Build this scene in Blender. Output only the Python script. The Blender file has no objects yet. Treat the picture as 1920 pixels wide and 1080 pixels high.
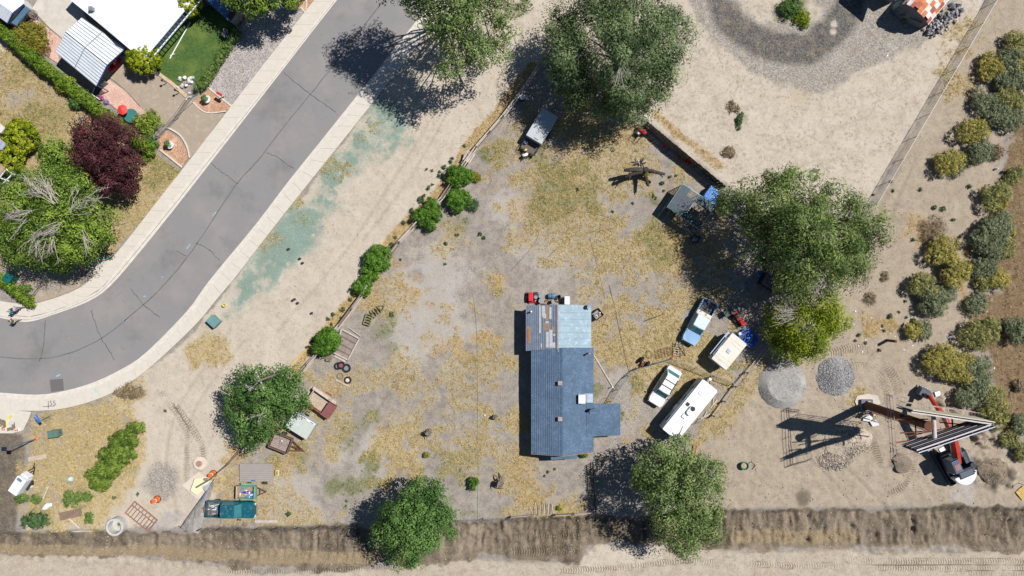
import bpy, math, random
import numpy as np
from mathutils import Vector, Matrix
from mathutils.geometry import tessellate_polygon

# ---------------------------------------------------------------- camera, sky, sun, exposure
S, FPX = 16.5, 1292.0            # photo pixels per metre on the ground, focal length in photo pixels
CAMZ = FPX / S                   # 78.3 m above the lot
scene = bpy.context.scene
C = scene.collection
cam_d = bpy.data.cameras.new('camera'); cam = bpy.data.objects.new('camera', cam_d); C.objects.link(cam)
cam.location = (0, 0, CAMZ); cam.rotation_euler = (0, 0, 0)
cam_d.sensor_width = 36; cam_d.lens = 36 * FPX / 1920; cam_d.clip_start = 0.5; cam_d.clip_end = 6000
scene.camera = cam
EL = math.radians(55); SX, SY = 0.894, 0.447
world = bpy.data.worlds.new('World'); scene.world = world; world.use_nodes = True
wn = world.node_tree.nodes; sky = wn.new('ShaderNodeTexSky'); sky.sky_type = 'NISHITA'; sky.sun_disc = False
sky.sun_elevation = EL; sky.sun_rotation = math.atan2(SX, SY); sky.air_density = 1.0; sky.dust_density = 0.0; sky.ozone_density = 4.0
wn['Background'].inputs[1].default_value = 0.05
world.node_tree.links.new(sky.outputs[0], wn['Background'].inputs[0])
sl = bpy.data.lights.new('sun', 'SUN'); sl.energy = 5.0; sl.angle = math.radians(0.53); sl.color = (1.0, 0.975, 0.94)
sun = bpy.data.objects.new('sun', sl); C.objects.link(sun); sun.location = (40, 20, 60)
sun.rotation_euler = Vector((-SX * math.cos(EL), -SY * math.cos(EL), -math.sin(EL))).to_track_quat('-Z', 'Y').to_euler()
scene.view_settings.view_transform = 'Standard'; scene.view_settings.look = 'None'
scene.view_settings.exposure = 0.36; scene.view_settings.gamma = 1.0; scene.view_settings.use_curve_mapping = False
scene.render.engine = 'CYCLES'
scene.cycles.max_bounces = 5; scene.cycles.diffuse_bounces = 2; scene.cycles.glossy_bounces = 2; scene.cycles.transmission_bounces = 3
scene.cycles.transparent_max_bounces = 6

# ---------------------------------------------------------------- helpers
KEXP = 1.36
rng = np.random.RandomState(7); R = random.Random(5)
def lin(c): return ((c + 0.055) / 1.055) ** 2.4 if c > 0.04045 else c / 12.92
def K(r, g, b):                      # base colour of a surface that reads (r,g,b) in full sun
    return tuple(min(0.82, lin(v / 255) / KEXP) for v in (r, g, b)) + (1,)
def G(px, py, z=0.0):                # photo pixel at height z -> world x, y
    s = (CAMZ - z) / CAMZ / S
    return ((px - 960) * s, (540 - py) * s)
def GV(px, py, z=0.0): x, y = G(px, py, z); return Vector((x, y, z))
def yaw(dx, dy): return math.atan2(-dy, dx)

class NT:
    def __init__(s, name):
        s.m = bpy.data.materials.new(name); s.m.use_nodes = True; s.t = s.m.node_tree
        s.b = s.t.nodes['Principled BSDF']
    def n(s, typ, **kw):
        nd = s.t.nodes.new('ShaderNode' + typ)
        for k, v in kw.items():
            if hasattr(nd, k) and not k.startswith('i_'): setattr(nd, k, v)
            else: nd.inputs[int(k[2:]) if k[2:].isdigit() else k[2:]].default_value = v
        return nd
    def l(s, a, b): s.t.links.new(a, b)
    def math(s, op, a, b=None, c=None, clamp=False):
        nd = s.t.nodes.new('ShaderNodeMath'); nd.operation = op; nd.use_clamp = clamp
        for i, v in enumerate((a, b, c)):
            if v is None: continue
            if isinstance(v, (int, float)): nd.inputs[i].default_value = v
            else: s.l(v, nd.inputs[i])
        return nd.outputs[0]
    def noise(s, vec, scale, detail=3, rough=0.6):
        nd = s.n('TexNoise', i_Scale=scale, i_Detail=detail, i_Roughness=rough)
        if vec is not None: s.l(vec, nd.inputs['Vector'])
        return nd.outputs[0]
    def mix(s, fac, a, b, mode='MIX'):
        nd = s.t.nodes.new('ShaderNodeMix'); nd.data_type = 'RGBA'; nd.blend_type = mode
        for i, v in ((0, fac), (6, a), (7, b)):
            if isinstance(v, (tuple, float, int)): nd.inputs[i].default_value = v
            else: s.l(v, nd.inputs[i])
        return nd.outputs[2]
    def ramp(s, x, lo, hi, smooth=True):
        nd = s.t.nodes.new('ShaderNodeMapRange'); nd.interpolation_type = 'SMOOTHSTEP' if smooth else 'LINEAR'
        s.l(x, nd.inputs[0]); nd.inputs[1].default_value = lo; nd.inputs[2].default_value = hi
        return nd.outputs[0]

MATS = {}
def mat(name, rgb, rough=0.8, var=0.18, scale=3.0, metal=0.0, bump=0.0, spec=0.3, dirt=None, dirt_amt=0.0, grain=0.0):
    """painted / wooden / metal surface: base colour with broad wear, optional dirt patches and fine grain"""
    if name in MATS: return MATS[name]
    t = NT(name); oc = t.n('TexCoord').outputs['Object']
    n1 = t.noise(oc, scale, 4, 0.62)
    col = K(*rgb)
    dk = tuple(c * (1 - var) for c in col[:3]) + (1,); lt = tuple(min(0.85, c * (1 + var)) for c in col[:3]) + (1,)
    o = t.mix(t.ramp(n1, 0.3, 0.7), dk, lt)
    if grain: 
        n3 = t.noise(oc, scale * 12, 2, 0.7); o = t.mix(t.ramp(n3, 0.35, 0.65), o, tuple(c * (1 - grain) for c in col[:3]) + (1,))
    if dirt:
        n2 = t.noise(oc, scale * 0.7 + 1.3, 5, 0.7)
        o = t.mix(t.math('MULTIPLY', t.ramp(n2, 0.52, 0.66), dirt_amt), o, K(*dirt))
    t.l(o, t.b.inputs['Base Color']); t.b.inputs['Roughness'].default_value = rough
    t.b.inputs['Metallic'].default_value = metal; t.b.inputs['Specular IOR Level'].default_value = spec
    if bump:
        bp = t.n('Bump', i_Strength=bump, i_Distance=0.03); t.l(t.noise(oc, scale * 8, 3), bp.inputs['Height']); t.l(bp.outputs[0], t.b.inputs['Normal'])
    MATS[name] = t.m; return t.m
def leafmat(name, dark, light, trans=0.25, extra=None):
    if name in MATS: return MATS[name]
    t = NT(name); a = t.n('Attribute', attribute_name='tint').outputs['Fac']
    o = t.mix(t.ramp(a, 0.0, 0.8, False), K(*dark), K(*light))
    if extra: o = t.mix(t.ramp(a, 0.86, 1.0), o, K(*extra))
    t.l(o, t.b.inputs['Base Color']); t.b.inputs['Roughness'].default_value = 0.62; t.b.inputs['Specular IOR Level'].default_value = 0.18
    tr = t.n('BsdfTranslucent'); t.l(o, tr.inputs[0]); ms = t.n('MixShader'); ms.inputs[0].default_value = trans
    t.l(t.b.outputs[0], ms.inputs[1]); t.l(tr.outputs[0], ms.inputs[2])
    t.l(ms.outputs[0], t.t.nodes['Material Output'].inputs[0])
    MATS[name] = t.m; return t.m

def npmesh(name, v, f, tint=None, smooth=False):
    """fast mesh from arrays; f is (M,3) or (M,4)"""
    me = bpy.data.meshes.new(name); v = np.asarray(v, np.float32); f = np.asarray(f, np.int32); k = f.shape[1]
    me.vertices.add(len(v)); me.vertices.foreach_set('co', v.ravel())
    me.loops.add(f.size); me.loops.foreach_set('vertex_index', f.ravel())
    me.polygons.add(len(f)); me.polygons.foreach_set('loop_start', np.arange(0, f.size, k, dtype=np.int32))
    if smooth: me.polygons.foreach_set('use_smooth', np.ones(len(f), bool))
    if tint is not None:
        a = me.attributes.new('tint', 'FLOAT', 'POINT'); a.data.foreach_set('value', np.asarray(tint, np.float32))
    me.update(calc_edges=True); return me

def link(name, me, m=None, parent=None, loc=None):
    o = bpy.data.objects.new(name, me); C.objects.link(o)
    if m is not None: me.materials.append(m)
    if parent is not None: o.parent = parent
    if loc is not None: o.location = loc
    return o
def tag(o, label, cat, group=None):
    o['label'] = label; o['category'] = cat
    if group: o['group'] = group
    return o
def thing(name, label, cat, px, py, z=0.0, rz=0.0, group=None):
    o = bpy.data.objects.new(name, None); C.objects.link(o); o.empty_display_size = 0.2
    x, y = G(px, py, 0); o.location = (x, y, z); o.rotation_euler = (0, 0, rz)
    return tag(o, label, cat, group)
def copy_tree(o, parent=None):
    c = o.copy(); C.objects.link(c)
    if parent is not None: c.parent = parent
    for ch in list(o.children): copy_tree(ch, c)
    return c

class MB:
    """collects shapes for ONE mesh"""
    def __init__(s): s.v = []; s.f = []
    def add(s, vs, fs):
        o = len(s.v); s.v += [tuple(p) for p in vs]; s.f += [[i + o for i in f] for f in fs]; return s
    def box(s, c, d, rz=0.0, rx=0.0, ry=0.0, top=None):
        tx = ty = 1.0
        if top: tx, ty = top
        M = Matrix.Translation(c) @ Matrix.Rotation(rz, 4, 'Z') @ Matrix.Rotation(ry, 4, 'Y') @ Matrix.Rotation(rx, 4, 'X')
        hx, hy, hz = d[0] / 2, d[1] / 2, d[2] / 2
        p = [(-hx, -hy, -hz), (hx, -hy, -hz), (hx, hy, -hz), (-hx, hy, -hz)] + [(-hx * tx, -hy * ty, hz), (hx * tx, -hy * ty, hz), (hx * tx, hy * ty, hz), (-hx * tx, hy * ty, hz)]
        return s.add([M @ Vector(q) for q in p], [(3, 2, 1, 0), (4, 5, 6, 7), (0, 1, 5, 4), (1, 2, 6, 5), (2, 3, 7, 6), (3, 0, 4, 7)])
    def prism(s, poly, z0, z1, inset=1.0):
        n = len(poly); cx = sum(p[0] for p in poly) / n; cy = sum(p[1] for p in poly) / n
        lo = [(p[0], p[1], z0) for p in poly]; hi = [(cx + (p[0] - cx) * inset, cy + (p[1] - cy) * inset, z1) for p in poly]
        return s.add(lo + hi, [tuple(range(n - 1, -1, -1)), tuple(range(n, 2 * n))] + [(i, (i + 1) % n, n + (i + 1) % n, n + i) for i in range(n)])
    def slab(s, pts, th):            # polygon in space, thickened downwards
        n = len(pts); p = [tuple(q) for q in pts]; lo = [(q[0], q[1], q[2] - th) for q in p]
        return s.add(p + lo, [tuple(range(n)), tuple(range(2 * n - 1, n - 1, -1))] + [(i, n + i, n + (i + 1) % n, (i + 1) % n) for i in range(n)])
    def tube(s, pts, r, n=6, r1=None, cap=True):
        pts = [Vector(p) for p in pts]; m = len(pts); vs = []
        for i, p in enumerate(pts):
            d = (pts[min(i + 1, m - 1)] - pts[max(i - 1, 0)]).normalized()
            a = d.cross(Vector((0, 0, 1)) if abs(d.z) < 0.95 else Vector((1, 0, 0))).normalized(); b = d.cross(a)
            rr = r if r1 is None else r + (r1 - r) * i / (m - 1)
            vs += [p + a * (rr * math.cos(6.28318 * k / n)) + b * (rr * math.sin(6.28318 * k / n)) for k in range(n)]
        fs = [(i * n + k, i * n + (k + 1) % n, (i + 1) * n + (k + 1) % n, (i + 1) * n + k) for i in range(m - 1) for k in range(n)]
        if cap: fs += [tuple(range(n - 1, -1, -1)), tuple(range((m - 1) * n, m * n))]
        return s.add(vs, fs)
    def lathe(s, prof, c=(0, 0, 0), n=16, axis='Z', M=None):   # prof: (radius, height)
        vs = []
        for r_, h in prof:
            for k in range(n):
                a = 6.28318 * k / n; p = (r_ * math.cos(a), r_ * math.sin(a), h)
                if axis == 'Y': p = (p[0], p[2], p[1])
                if axis == 'X': p = (p[2], p[0], p[1])
                p = Vector(p)
                if M is not None: p = M @ p
                vs.append(p + Vector(c))
        m = len(prof)
        fs = [(i * n + k, i * n + (k + 1) % n, (i + 1) * n + (k + 1) % n, (i + 1) * n + k) for i in range(m - 1) for k in range(n)]
        fs += [tuple(range(n - 1, -1, -1)), tuple(range((m - 1) * n, m * n))]
        return s.add(vs, fs)
    def blob(s, c, r, seed=0, rough=0.25):    # a rough stone
        q = random.Random(seed); t = (1 + 5 ** .5) / 2
        vs = [(-1, t, 0), (1, t, 0), (-1, -t, 0), (1, -t, 0), (0, -1, t), (0, 1, t), (0, -1, -t), (0, 1, -t), (t, 0, -1), (t, 0, 1), (-t, 0, -1), (-t, 0, 1)]
        fs = [(0, 11, 5), (0, 5, 1), (0, 1, 7), (0, 7, 10), (0, 10, 11), (1, 5, 9), (5, 11, 4), (11, 10, 2), (10, 7, 6), (7, 1, 8), (3, 9, 4), (3, 4, 2), (3, 2, 6), (3, 6, 8), (3, 8, 9), (4, 9, 5), (2, 4, 11), (6, 2, 10), (8, 6, 7), (9, 8, 1)]
        vs = [Vector(v) * (1 / 1.9) * (1 + rough * (q.random() * 2 - 1)) for v in vs]
        return s.add([(c[0] + v.x * r[0], c[1] + v.y * r[1], c[2] + v.z * r[2]) for v in vs], fs)
    def mesh(s, name, m=None, smooth=False):
        me = bpy.data.meshes.new(name); me.from_pydata(s.v, [], s.f)
        if smooth: me.polygons.foreach_set('use_smooth', np.ones(len(me.polygons), bool))
        me.update()
        if m is not None: me.materials.append(m)
        return me
    def build(s, name, m, parent=None, smooth=False, bevel=0.0, label=None):
        o = link(name, s.mesh(name, m, smooth), None, parent)
        if bevel:
            b = o.modifiers.new('bevel', 'BEVEL'); b.width = bevel; b.segments = 2; b.limit_method = 'ANGLE'; b.angle_limit = 0.6
        if label: o['label'] = label
        return o
def flat(o, label, cat, group=None): return tag(o, label, cat, group)
def struct(o): o['kind'] = 'structure'; return o
def sheet(name, pts, z, m, px=True, parent=None, th=0.03):
    w = [G(*p) for p in pts] if px else pts
    tri = tessellate_polygon([[Vector((p[0], p[1], 0)) for p in w]])
    n = len(w); mb = MB()
    vs = [(p[0], p[1], z) for p in w] + [(p[0], p[1], z - th) for p in w]
    fs = []
    for t in tri:
        a, b, c = (w[i] for i in t)
        cr = (b[0] - a[0]) * (c[1] - a[1]) - (b[1] - a[1]) * (c[0] - a[0])
        fs.append(tuple(t) if cr > 0 else tuple(t)[::-1])
    ar = sum(w[i][0] * w[(i + 1) % n][1] - w[(i + 1) % n][0] * w[i][1] for i in range(n))
    for i in range(n):
        j = (i + 1) % n; q = (i, n + i, n + j, j); fs.append(q if ar > 0 else q[::-1])
    mb.add(vs, fs); return mb.build(name, m, parent)
def ribbon(name, a, b, za, zb, m, parent=None, th=0.1):    # strip between two pixel polylines of equal length
    mb = MB(); n = len(a)
    for i in range(n - 1):
        p = [G(*a[i]), G(*a[i + 1]), G(*b[i + 1]), G(*b[i])]
        t = [(p[0][0], p[0][1], za), (p[1][0], p[1][1], za), (p[2][0], p[2][1], zb), (p[3][0], p[3][1], zb)]
        ar = sum(t[k][0] * t[(k + 1) % 4][1] - t[(k + 1) % 4][0] * t[k][1] for k in range(4))
        if ar < 0: t = t[::-1]
        mb.slab(t, th)
    return mb.build(name, m, parent)
def resample(pts, step):
    out = [pts[0]]; 
    P = [np.array(p, float) for p in pts]; carry = 0.0; res = [tuple(P[0])]
    for a, b in zip(P[:-1], P[1:]):
        L = np.linalg.norm(b - a); d = step - carry
        while d <= L: res.append(tuple(a + (b - a) * d / L)); d += step
        carry = (carry + L) % step
    return res
def smoothline(pts, k=4):            # catmull-rom
    P = [np.array(p, float) for p in pts]; P = [2 * P[0] - P[1]] + P + [2 * P[-1] - P[-2]]; o = []
    for i in range(1, len(P) - 2):
        for j in range(k):
            t = j / k; a, b, c, d = P[i - 1:i + 3]
            o.append(tuple(0.5 * ((2 * b) + (-a + c) * t + (2 * a - 5 * b + 4 * c - d) * t * t + (-a + 3 * b - 3 * c + d) * t ** 3)))
    o.append(tuple(P[-2])); return o

# numpy noise -------------------------------------------------------------------------------
def vnoise(x, y, seed):
    r = np.random.RandomState(seed); T = r.rand(256, 256)
    xi = np.floor(x).astype(int); yi = np.floor(y).astype(int); fx = x - xi; fy = y - yi
    fx = fx * fx * (3 - 2 * fx); fy = fy * fy * (3 - 2 * fy); g = lambda i, j: T[i % 256, j % 256]
    return (g(xi, yi) * (1 - fx) + g(xi + 1, yi) * fx) * (1 - fy) + (g(xi, yi + 1) * (1 - fx) + g(xi + 1, yi + 1) * fx) * fy
def fbm(x, y, seed, oct=4):
    s = 0; a = 1; n = 0
    for i in range(oct): s = s + a * vnoise(x * 2 ** i + 17.3 * i, y * 2 ** i + 9.1 * i, seed + i); n += a; a *= 0.55
    return s / n
def sstep(x, a, b): t = np.clip((x - a) / (b - a), 0, 1); return t * t * (3 - 2 * t)
def sdpoly(X, Y, pts):               # signed distance in pixels, positive inside
    ins = np.zeros(X.shape, bool); d = np.full(X.shape, 1e9); n = len(pts)
    for i in range(n):
        x0, y0 = pts[i]; x1, y1 = pts[(i + 1) % n]; ex, ey = x1 - x0, y1 - y0
        t = np.clip(((X - x0) * ex + (Y - y0) * ey) / (ex * ex + ey * ey + 1e-9), 0, 1)
        d = np.minimum(d, (X - x0 - t * ex) ** 2 + (Y - y0 - t * ey) ** 2)
        if y0 != y1:
            c = ((y0 > Y) != (y1 > Y)) & (X < (x1 - x0) * (Y - y0) / (y1 - y0) + x0); ins ^= c
    return np.where(ins, 1, -1) * np.sqrt(d)
def sdline(X, Y, pts):
    d = np.full(X.shape, 1e9); U = np.zeros(X.shape); acc = 0.0; sd = np.zeros(X.shape)
    for (x0, y0), (x1, y1) in zip(pts[:-1], pts[1:]):
        ex, ey = x1 - x0, y1 - y0; L = math.hypot(ex, ey) + 1e-9
        t = np.clip(((X - x0) * ex + (Y - y0) * ey) / (L * L), 0, 1); q = np.hypot(X - x0 - t * ex, Y - y0 - t * ey)
        m = q < d; d = np.where(m, q, d); U = np.where(m, acc + t * L, U); acc += L
    return d, U
# ---------------------------------------------------------------- ground: one sheet, dense under the frame, reaching the horizon
LOUT = [(640, -60), (590, 0), (480, 140), (380, 270), (290, 385), (222, 472), (175, 520), (147, 542), (95, 562), (64, 570), (45, 571), (0, 564), (-60, 556)]
LCURB = [(680, -60), (625, 0), (516, 140), (410, 270), (318, 385), (245, 474), (212, 516), (184, 546), (122, 576), (80, 589), (50, 594), (0, 587), (-60, 578)]
LASPH = [(686, -60), (632, 0), (523, 140), (422, 270), (331, 387), (256, 480), (205, 538), (164, 566), (100, 590), (62, 602), (37, 603), (0, 596), (-60, 586)]
RASPH = [(862, -60), (812, 0), (772, 50), (672, 176), (597, 270), (540, 341), (480, 420), (412, 502), (382, 540), (350, 584), (275, 660), (230, 691), (175, 717), (120, 733), (70, 740), (0, 736), (-60, 730)]
RCURB = [(868, -60), (820, 0), (781, 51), (681, 177), (606, 271), (549, 343), (489, 423), (421, 506), (391, 545), (358, 590), (281, 668), (234, 700), (177, 726), (120, 742), (70, 749), (0, 745), (-60, 738)]
ROUT = [(900, -60), (850, 0), (807, 55), (707, 183), (638, 270), (562, 367), (480, 469), (425, 540), (370, 606), (335, 645), (290, 682), (237, 722), (187, 747), (125, 765), (82, 772), (55, 786), (45, 806), (0, 806), (-60, 806)]
ROUTP = [(900, -60), (850, 0), (807, 55), (707, 183), (638, 270), (566, 360), (506, 436), (440, 522), (405, 563), (370, 606), (290, 682), (237, 722), (187, 747), (125, 765), (72, 770), (0, 768), (-60, 764)]
FENCE = [(1010, 128), (985, 165), (940, 225), (884, 289), (830, 373), (792, 410), (745, 460), (715, 503), (680, 555), (640, 608), (600, 655), (565, 700)]

x1 = np.arange(-62, 62.001, 0.16); y1 = np.arange(-37, 37.001, 0.16)
def tail(a): 
    ext = [a[-1] + 0.5 * 1.6 ** k for k in range(1, 18)]; return np.concatenate([[-e for e in ext[::-1]], a, ext])
gx, gy = np.meshgrid(tail(x1), tail(y1)); PX = gx * S + 960; PY = 540 - gy * S
n1 = fbm(PX / 90, PY / 90, 1, 5) - 0.5; n2 = fbm(PX / 26, PY / 26, 21, 4) - 0.5; n3 = fbm(PX / 9, PY / 9, 41, 3) - 0.5
NZ = n1 * 60 + n2 * 34 + n3 * 12
def region(pts, soft=8, amp=1.0):
    o = np.zeros(PX.shape); a = np.array(pts); m = 60 + soft * 2
    s = (PX > a[:, 0].min() - m) & (PX < a[:, 0].max() + m) & (PY > a[:, 1].min() - m) & (PY < a[:, 1].max() + m)
    o[s] = sstep(sdpoly(PX[s], PY[s], pts) + amp * NZ[s], -soft, soft); return o
def blobs(l, amp=1.0, soft=0.8):   # (x, y, r[, strength])
    o = np.zeros(PX.shape)
    for b in l:
        x, y, r = b[:3]; k = b[3] if len(b) > 3 else 1; s = (abs(PX - x) < 2.2 * r) & (abs(PY - y) < 2.2 * r)
        d = np.hypot(PX[s] - x, PY[s] - y) / r - amp * (n2[s] * 1.6 + n1[s] * 1.2 + n3[s] * 0.7)
        o[s] = np.maximum(o[s], k * (1 - sstep(d, 1 - soft, 1 + soft * 0.6)))
    return o
def lines(pts, w, soft=4, amp=0.5):
    o = np.zeros(PX.shape); a = np.array(pts); m = w + 60
    s = (PX > a[:, 0].min() - m) & (PX < a[:, 0].max() + m) & (PY > a[:, 1].min() - m) & (PY < a[:, 1].max() + m)
    d, u = sdline(PX[s], PY[s], pts); o[s] = 1 - sstep(d + amp * NZ[s] * 0.5, w - soft, w + soft); return o
def mx(*a):
    o = a[0]
    for b in a[1:]: o = np.maximum(o, b)
    return o

lot = region(FENCE + [(500, 770), (452, 845), (398, 895), (372, 985), (700, 984), (960, 970), (1112, 966), (1112, 862), (1200, 850), (1250, 835), (1345, 765), (1452, 640), (1480, 560), (1420, 420), (1352, 345), (1213, 232), (1100, 120)], 5, 0.12)
verge = region([(905, -60), (ROUT[1]), (ROUT[3]), ROUT[5], ROUT[7], ROUT[9], ROUT[10], (240, 722), (330, 820), (250, 990), (372, 990), (400, 895), (452, 845), (500, 770)] + FENCE[::-1] + [(1030, 60), (1050, -60)], 6, 0.35)
ne = region([(1030, -80), (1025, 60), (1100, 130), (1213, 226), (1355, 340), (1480, 440), (1632, 382), (1850, 0), (1880, -80)], 8, 0.3)
estrip = region([(1890, -90), (1845, 0), (1632, 382), (1560, 560), (1440, 660), (1345, 770), (1280, 850), (1300, 955), (2050, 955), (2050, 880), (1900, 860), (1830, 770), (1812, 640), (1850, 470), (1870, 330), (1895, 200), (2050, -90)], 14, 0.8)
field = region([(2080, 130), (1918, 200), (1884, 330), (1872, 470), (1845, 560), (1835, 600), (1860, 700), (1880, 800), (1925, 860), (2080, 900)], 18, 1.3)
build = region([(1345, 768), (1440, 665), (1480, 690), (1560, 680), (1700, 700), (1830, 790), (1900, 880), (2050, 930), (2050, 958), (1340, 958), (1370, 860)], 16, 0.8)
ditch = region([(-80, 1000), (345, 996), (370, 990), (700, 986), (960, 972), (1120, 968), (1360, 955), (1560, 952), (1800, 948), (2080, 950), (2080, 1034), (1800, 1030), (1600, 1030), (1400, 1035), (1240, 1020), (1100, 1022), (1080, 1050), (900, 1046), (700, 1062), (500, 1072), (420, 1060), (240, 1042), (-80, 1040)], 6, 0.55)
wsoil = region([(-80, 806), (8, 806), (44, 812), (50, 850), (42, 900), (35, 960), (30, 1005), (-80, 1010)], 5, 0.25)
broad = region([(-80, 1040), (240, 1040), (420, 1062), (520, 1074), (700, 1064), (900, 1048), (1090, 1052), (1130, 1026), (1240, 1020), (1400, 1035), (1600, 1030), (2080, 1032), (2080, 1500), (-80, 1500)], 5, 0.3)
swdry = region([(55, 786), (125, 768), (187, 750), (240, 724), (275, 735), (272, 775), (290, 790), (280, 860), (230, 925), (190, 985), (60, 995), (35, 960), (45, 900), (50, 820)], 24, 0.9) * .9
nwlawn = region([(0, 60), (60, 110), (180, 200), (290, 290), (350, 330), (290, 385), (170, 520), (0, 500), (-60, 500), (-60, 40)], 5, 0.1)

sand = np.clip(mx(verge * 0.95, region([(200, 745), (240, 730), (375, 735), (425, 880), (375, 988), (40, 992), (60, 950), (190, 940), (240, 860), (250, 800)], 10, .5) * .9, ne * 0.9, broad * .52, region([(1120, 1020), (1240, 1012), (1250, 1060), (1100, 1060)], 10)), 0, 1)
tan = np.clip(mx(estrip, build, broad) * (1 - ne), 0, 1)
stk = fbm(PX / 10, PY / 60, 71, 3) - .5
dark = np.clip(mx(ditch * np.clip(.72 + 1.5 * stk + .9 * n1 - .25 * sstep(PY, 985, 1035), 0, 1), wsoil * 0.75, blobs([(1690, 868, 20, .8), (1860, 880, 30, .9), (1502, 935, 16, .9), (1180, 496, 12, .6), (1110, 430, 12, .7), (885, 672, 8, .8)]) * 0.8) - lines([(1160, 1035), (1240, 1030)], 12) * 0.6, 0, 1)
pale = np.clip(mx(blobs([(800, 575, 90), (830, 510, 70), (770, 640, 55), (885, 620, 40, .8), (1020, 490, 70, .7), (690, 880, 50), (700, 830, 40), (640, 850, 50, .7), (560, 940, 60, .8), (950, 390, 40, .9), (1180, 730, 45, .8), (1165, 800, 40, .8), (1210, 465, 50, .6), (760, 800, 40, .6), (770, 845, 14, 1)]) * lot,
    blobs([(315, 975, 22, 1), (330, 968, 16, 1), (292, 985, 14)]) , blobs([(1810, 940, 40, .7), (1640, 905, 18, .5)])), 0, 1)
straw = np.clip(mx(lot * mx(blobs([(1110, 330, 80, .6), (1170, 310, 60, .6), (1060, 420, 85, .62), (1120, 430, 60, .62), (1240, 460, 62, .8), (1270, 500, 40, .85), (1185, 630, 60, .9), (1240, 630, 75, 1.1), (1300, 660, 75, 1.2), (1140, 600, 40, .8), (1270, 690, 50, 1.1), (1130, 650, 30, .9), (1130, 880, 22, 1), (1128, 930, 16, 1), (1210, 810, 26, .7), (1215, 700, 30, .6), (940, 540, 40, .55), (905, 590, 30, .6), (960, 690, 20, 1), (975, 790, 22, .9), (900, 680, 60, .5), (860, 740, 60, .5), (780, 760, 60, .48), (740, 700, 50, .5), (720, 560, 50, .5), (850, 450, 45, .45), (880, 850, 80, .6), (760, 870, 50, .95), (740, 840, 40, .9), (800, 820, 50, .75), (960, 880, 60, .6), (1000, 940, 50, .7), (1060, 955, 40, .9), (620, 820, 50, .55), (540, 860, 30, .6), (600, 760, 40, .6), (500, 960, 50, .5), (440, 905, 30, .6), (560, 980, 40, .6), (1000, 330, 40, .6), (955, 265, 40, .7), (1005, 225, 30, .6), (1300, 560, 40, .6), (1090, 245, 40, .9), (935, 650, 22, .9), (905, 770, 25, .8), (1370, 720, 22, .9), (1140, 460, 40, .8)], 1.5, .7), sstep(n1 + n2 * 1.2, 0.06, 0.4) * 0.55),
    swdry * np.clip(.9 + 1.8 * n2 + 1.0 * n1, .25, 1), nwlawn * np.clip(.85 + 1.6 * n2 + n1, .3, 1), region([(385, 605), (440, 640), (430, 690), (350, 700), (335, 650)], 12, .9) * 0.85, blobs([(250, 740, 26, .9), (700, 240, 26, .6), (650, 320, 26, .6), (1780, 150, 30, .6), (1800, 60, 40, .6), (620, 215, 20, .5), (600, 300, 30, .7), (560, 370, 30, .7), (500, 450, 26, .6), (1615, 745, 18, .9), (1850, 500, 20, .3), (1480, 700, 20, .3)], 1.3), region([(1340, 760), (1440, 665), (1450, 700), (1380, 790), (1300, 850), (1290, 830)], 12, .8) * 0.6), 0, 1)
ora = np.clip(mx(lines([(p[0] - 12, p[1] - 6) for p in FENCE], 9, 5, .5), lines([(1895, 330), (1858, 420), (1815, 470), (1800, 530), (1815, 580)], 9, 6, .7), lines([(1230, 215), (1270, 250), (1350, 310)], 8, 6, .6) * .8, blobs([(1640, 620, 26, .9), (1670, 615, 22, .8), (905, 590, 22, .7), (895, 640, 26, .75), (940, 530, 22, .65), (868, 652, 18, .6), (770, 560, 24, .5), (700, 565, 16, .6), (620, 830, 22, .5), (980, 880, 26, .5), (930, 720, 18, .6), (1000, 945, 20, .6), (1850, 470, 10, .8), (1720, 430, 26, .6), (440, 850, 14, .9), (420, 862, 10, .8), (1490, 185, 20, .3)], 1.5), region([(1690, 640), (1680, 600), (1630, 590), (1600, 640)], 10, 1) * .4, lot * sstep(n1 * 1.2 - n2, 0.22, 0.4) * .5, nwlawn * blobs([(72, 262, 8), (90, 190, 20, .4)])), 0, 1)
green = np.clip(mx(lot * mx(blobs([(1050, 350, 40, .8), (1020, 380, 30, .7), (1030, 400, 26, .7), (1100, 365, 28, .8), (1230, 430, 26, .9), (1240, 410, 22, .9), (1228, 380, 12, 1), (1245, 480, 26, .6), (940, 270, 28, .7), (910, 290, 14, .9), (870, 420, 26, .5), (720, 620, 22, .7), (735, 600, 12, .9), (650, 830, 28, .6), (655, 910, 30, 1), (625, 915, 18, 1), (690, 900, 26, .8), (700, 870, 18, .9), (560, 855, 20, .6), (850, 880, 50, .6), (820, 900, 40, .6), (510, 860, 12, .6), (1120, 730, 10, .9), (1160, 780, 10, .7), (1192, 720, 10, .9), (940, 560, 26, .5), (680, 800, 20, .6), (700, 780, 16, .6), (730, 650, 16, .6), (1090, 855, 12, .8), (1380, 690, 10, .6), (1010, 290, 20, .7)], 1.7, .7), sstep(n2 - n1 * .6, 0.2, 0.4) * .4),
    blobs([(230, 850, 12, .6), (55, 935, 14, .7), (75, 970, 24, .8), (145, 935, 20, .7), (70, 930, 12, .6), (250, 880, 14, .5), (90, 785, 8, .6), (940, 30, 26, .8), (960, 12, 30, .9), (1390, 225, 10, .6), (1385, 205, 14, .4), (1800, 420, 10, .3), (1490, 20, 26, .8)], 1.4), nwlawn * blobs([(60, 210, 26, .8), (20, 160, 20, .4), (100, 230, 22, .5), (110, 200, 18, .5), (310, 310, 26, .9), (290, 340, 16, .8), (20, 220, 14, .6), (110, 140, 20, .6), (40, 130, 16, .6), (70, 240, 24, .7), (30, 185, 18, .6), (230, 400, 14, .5), (255, 420, 12, .3), (300, 295, 18, .7)], 1.6)), 0, 1)
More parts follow.
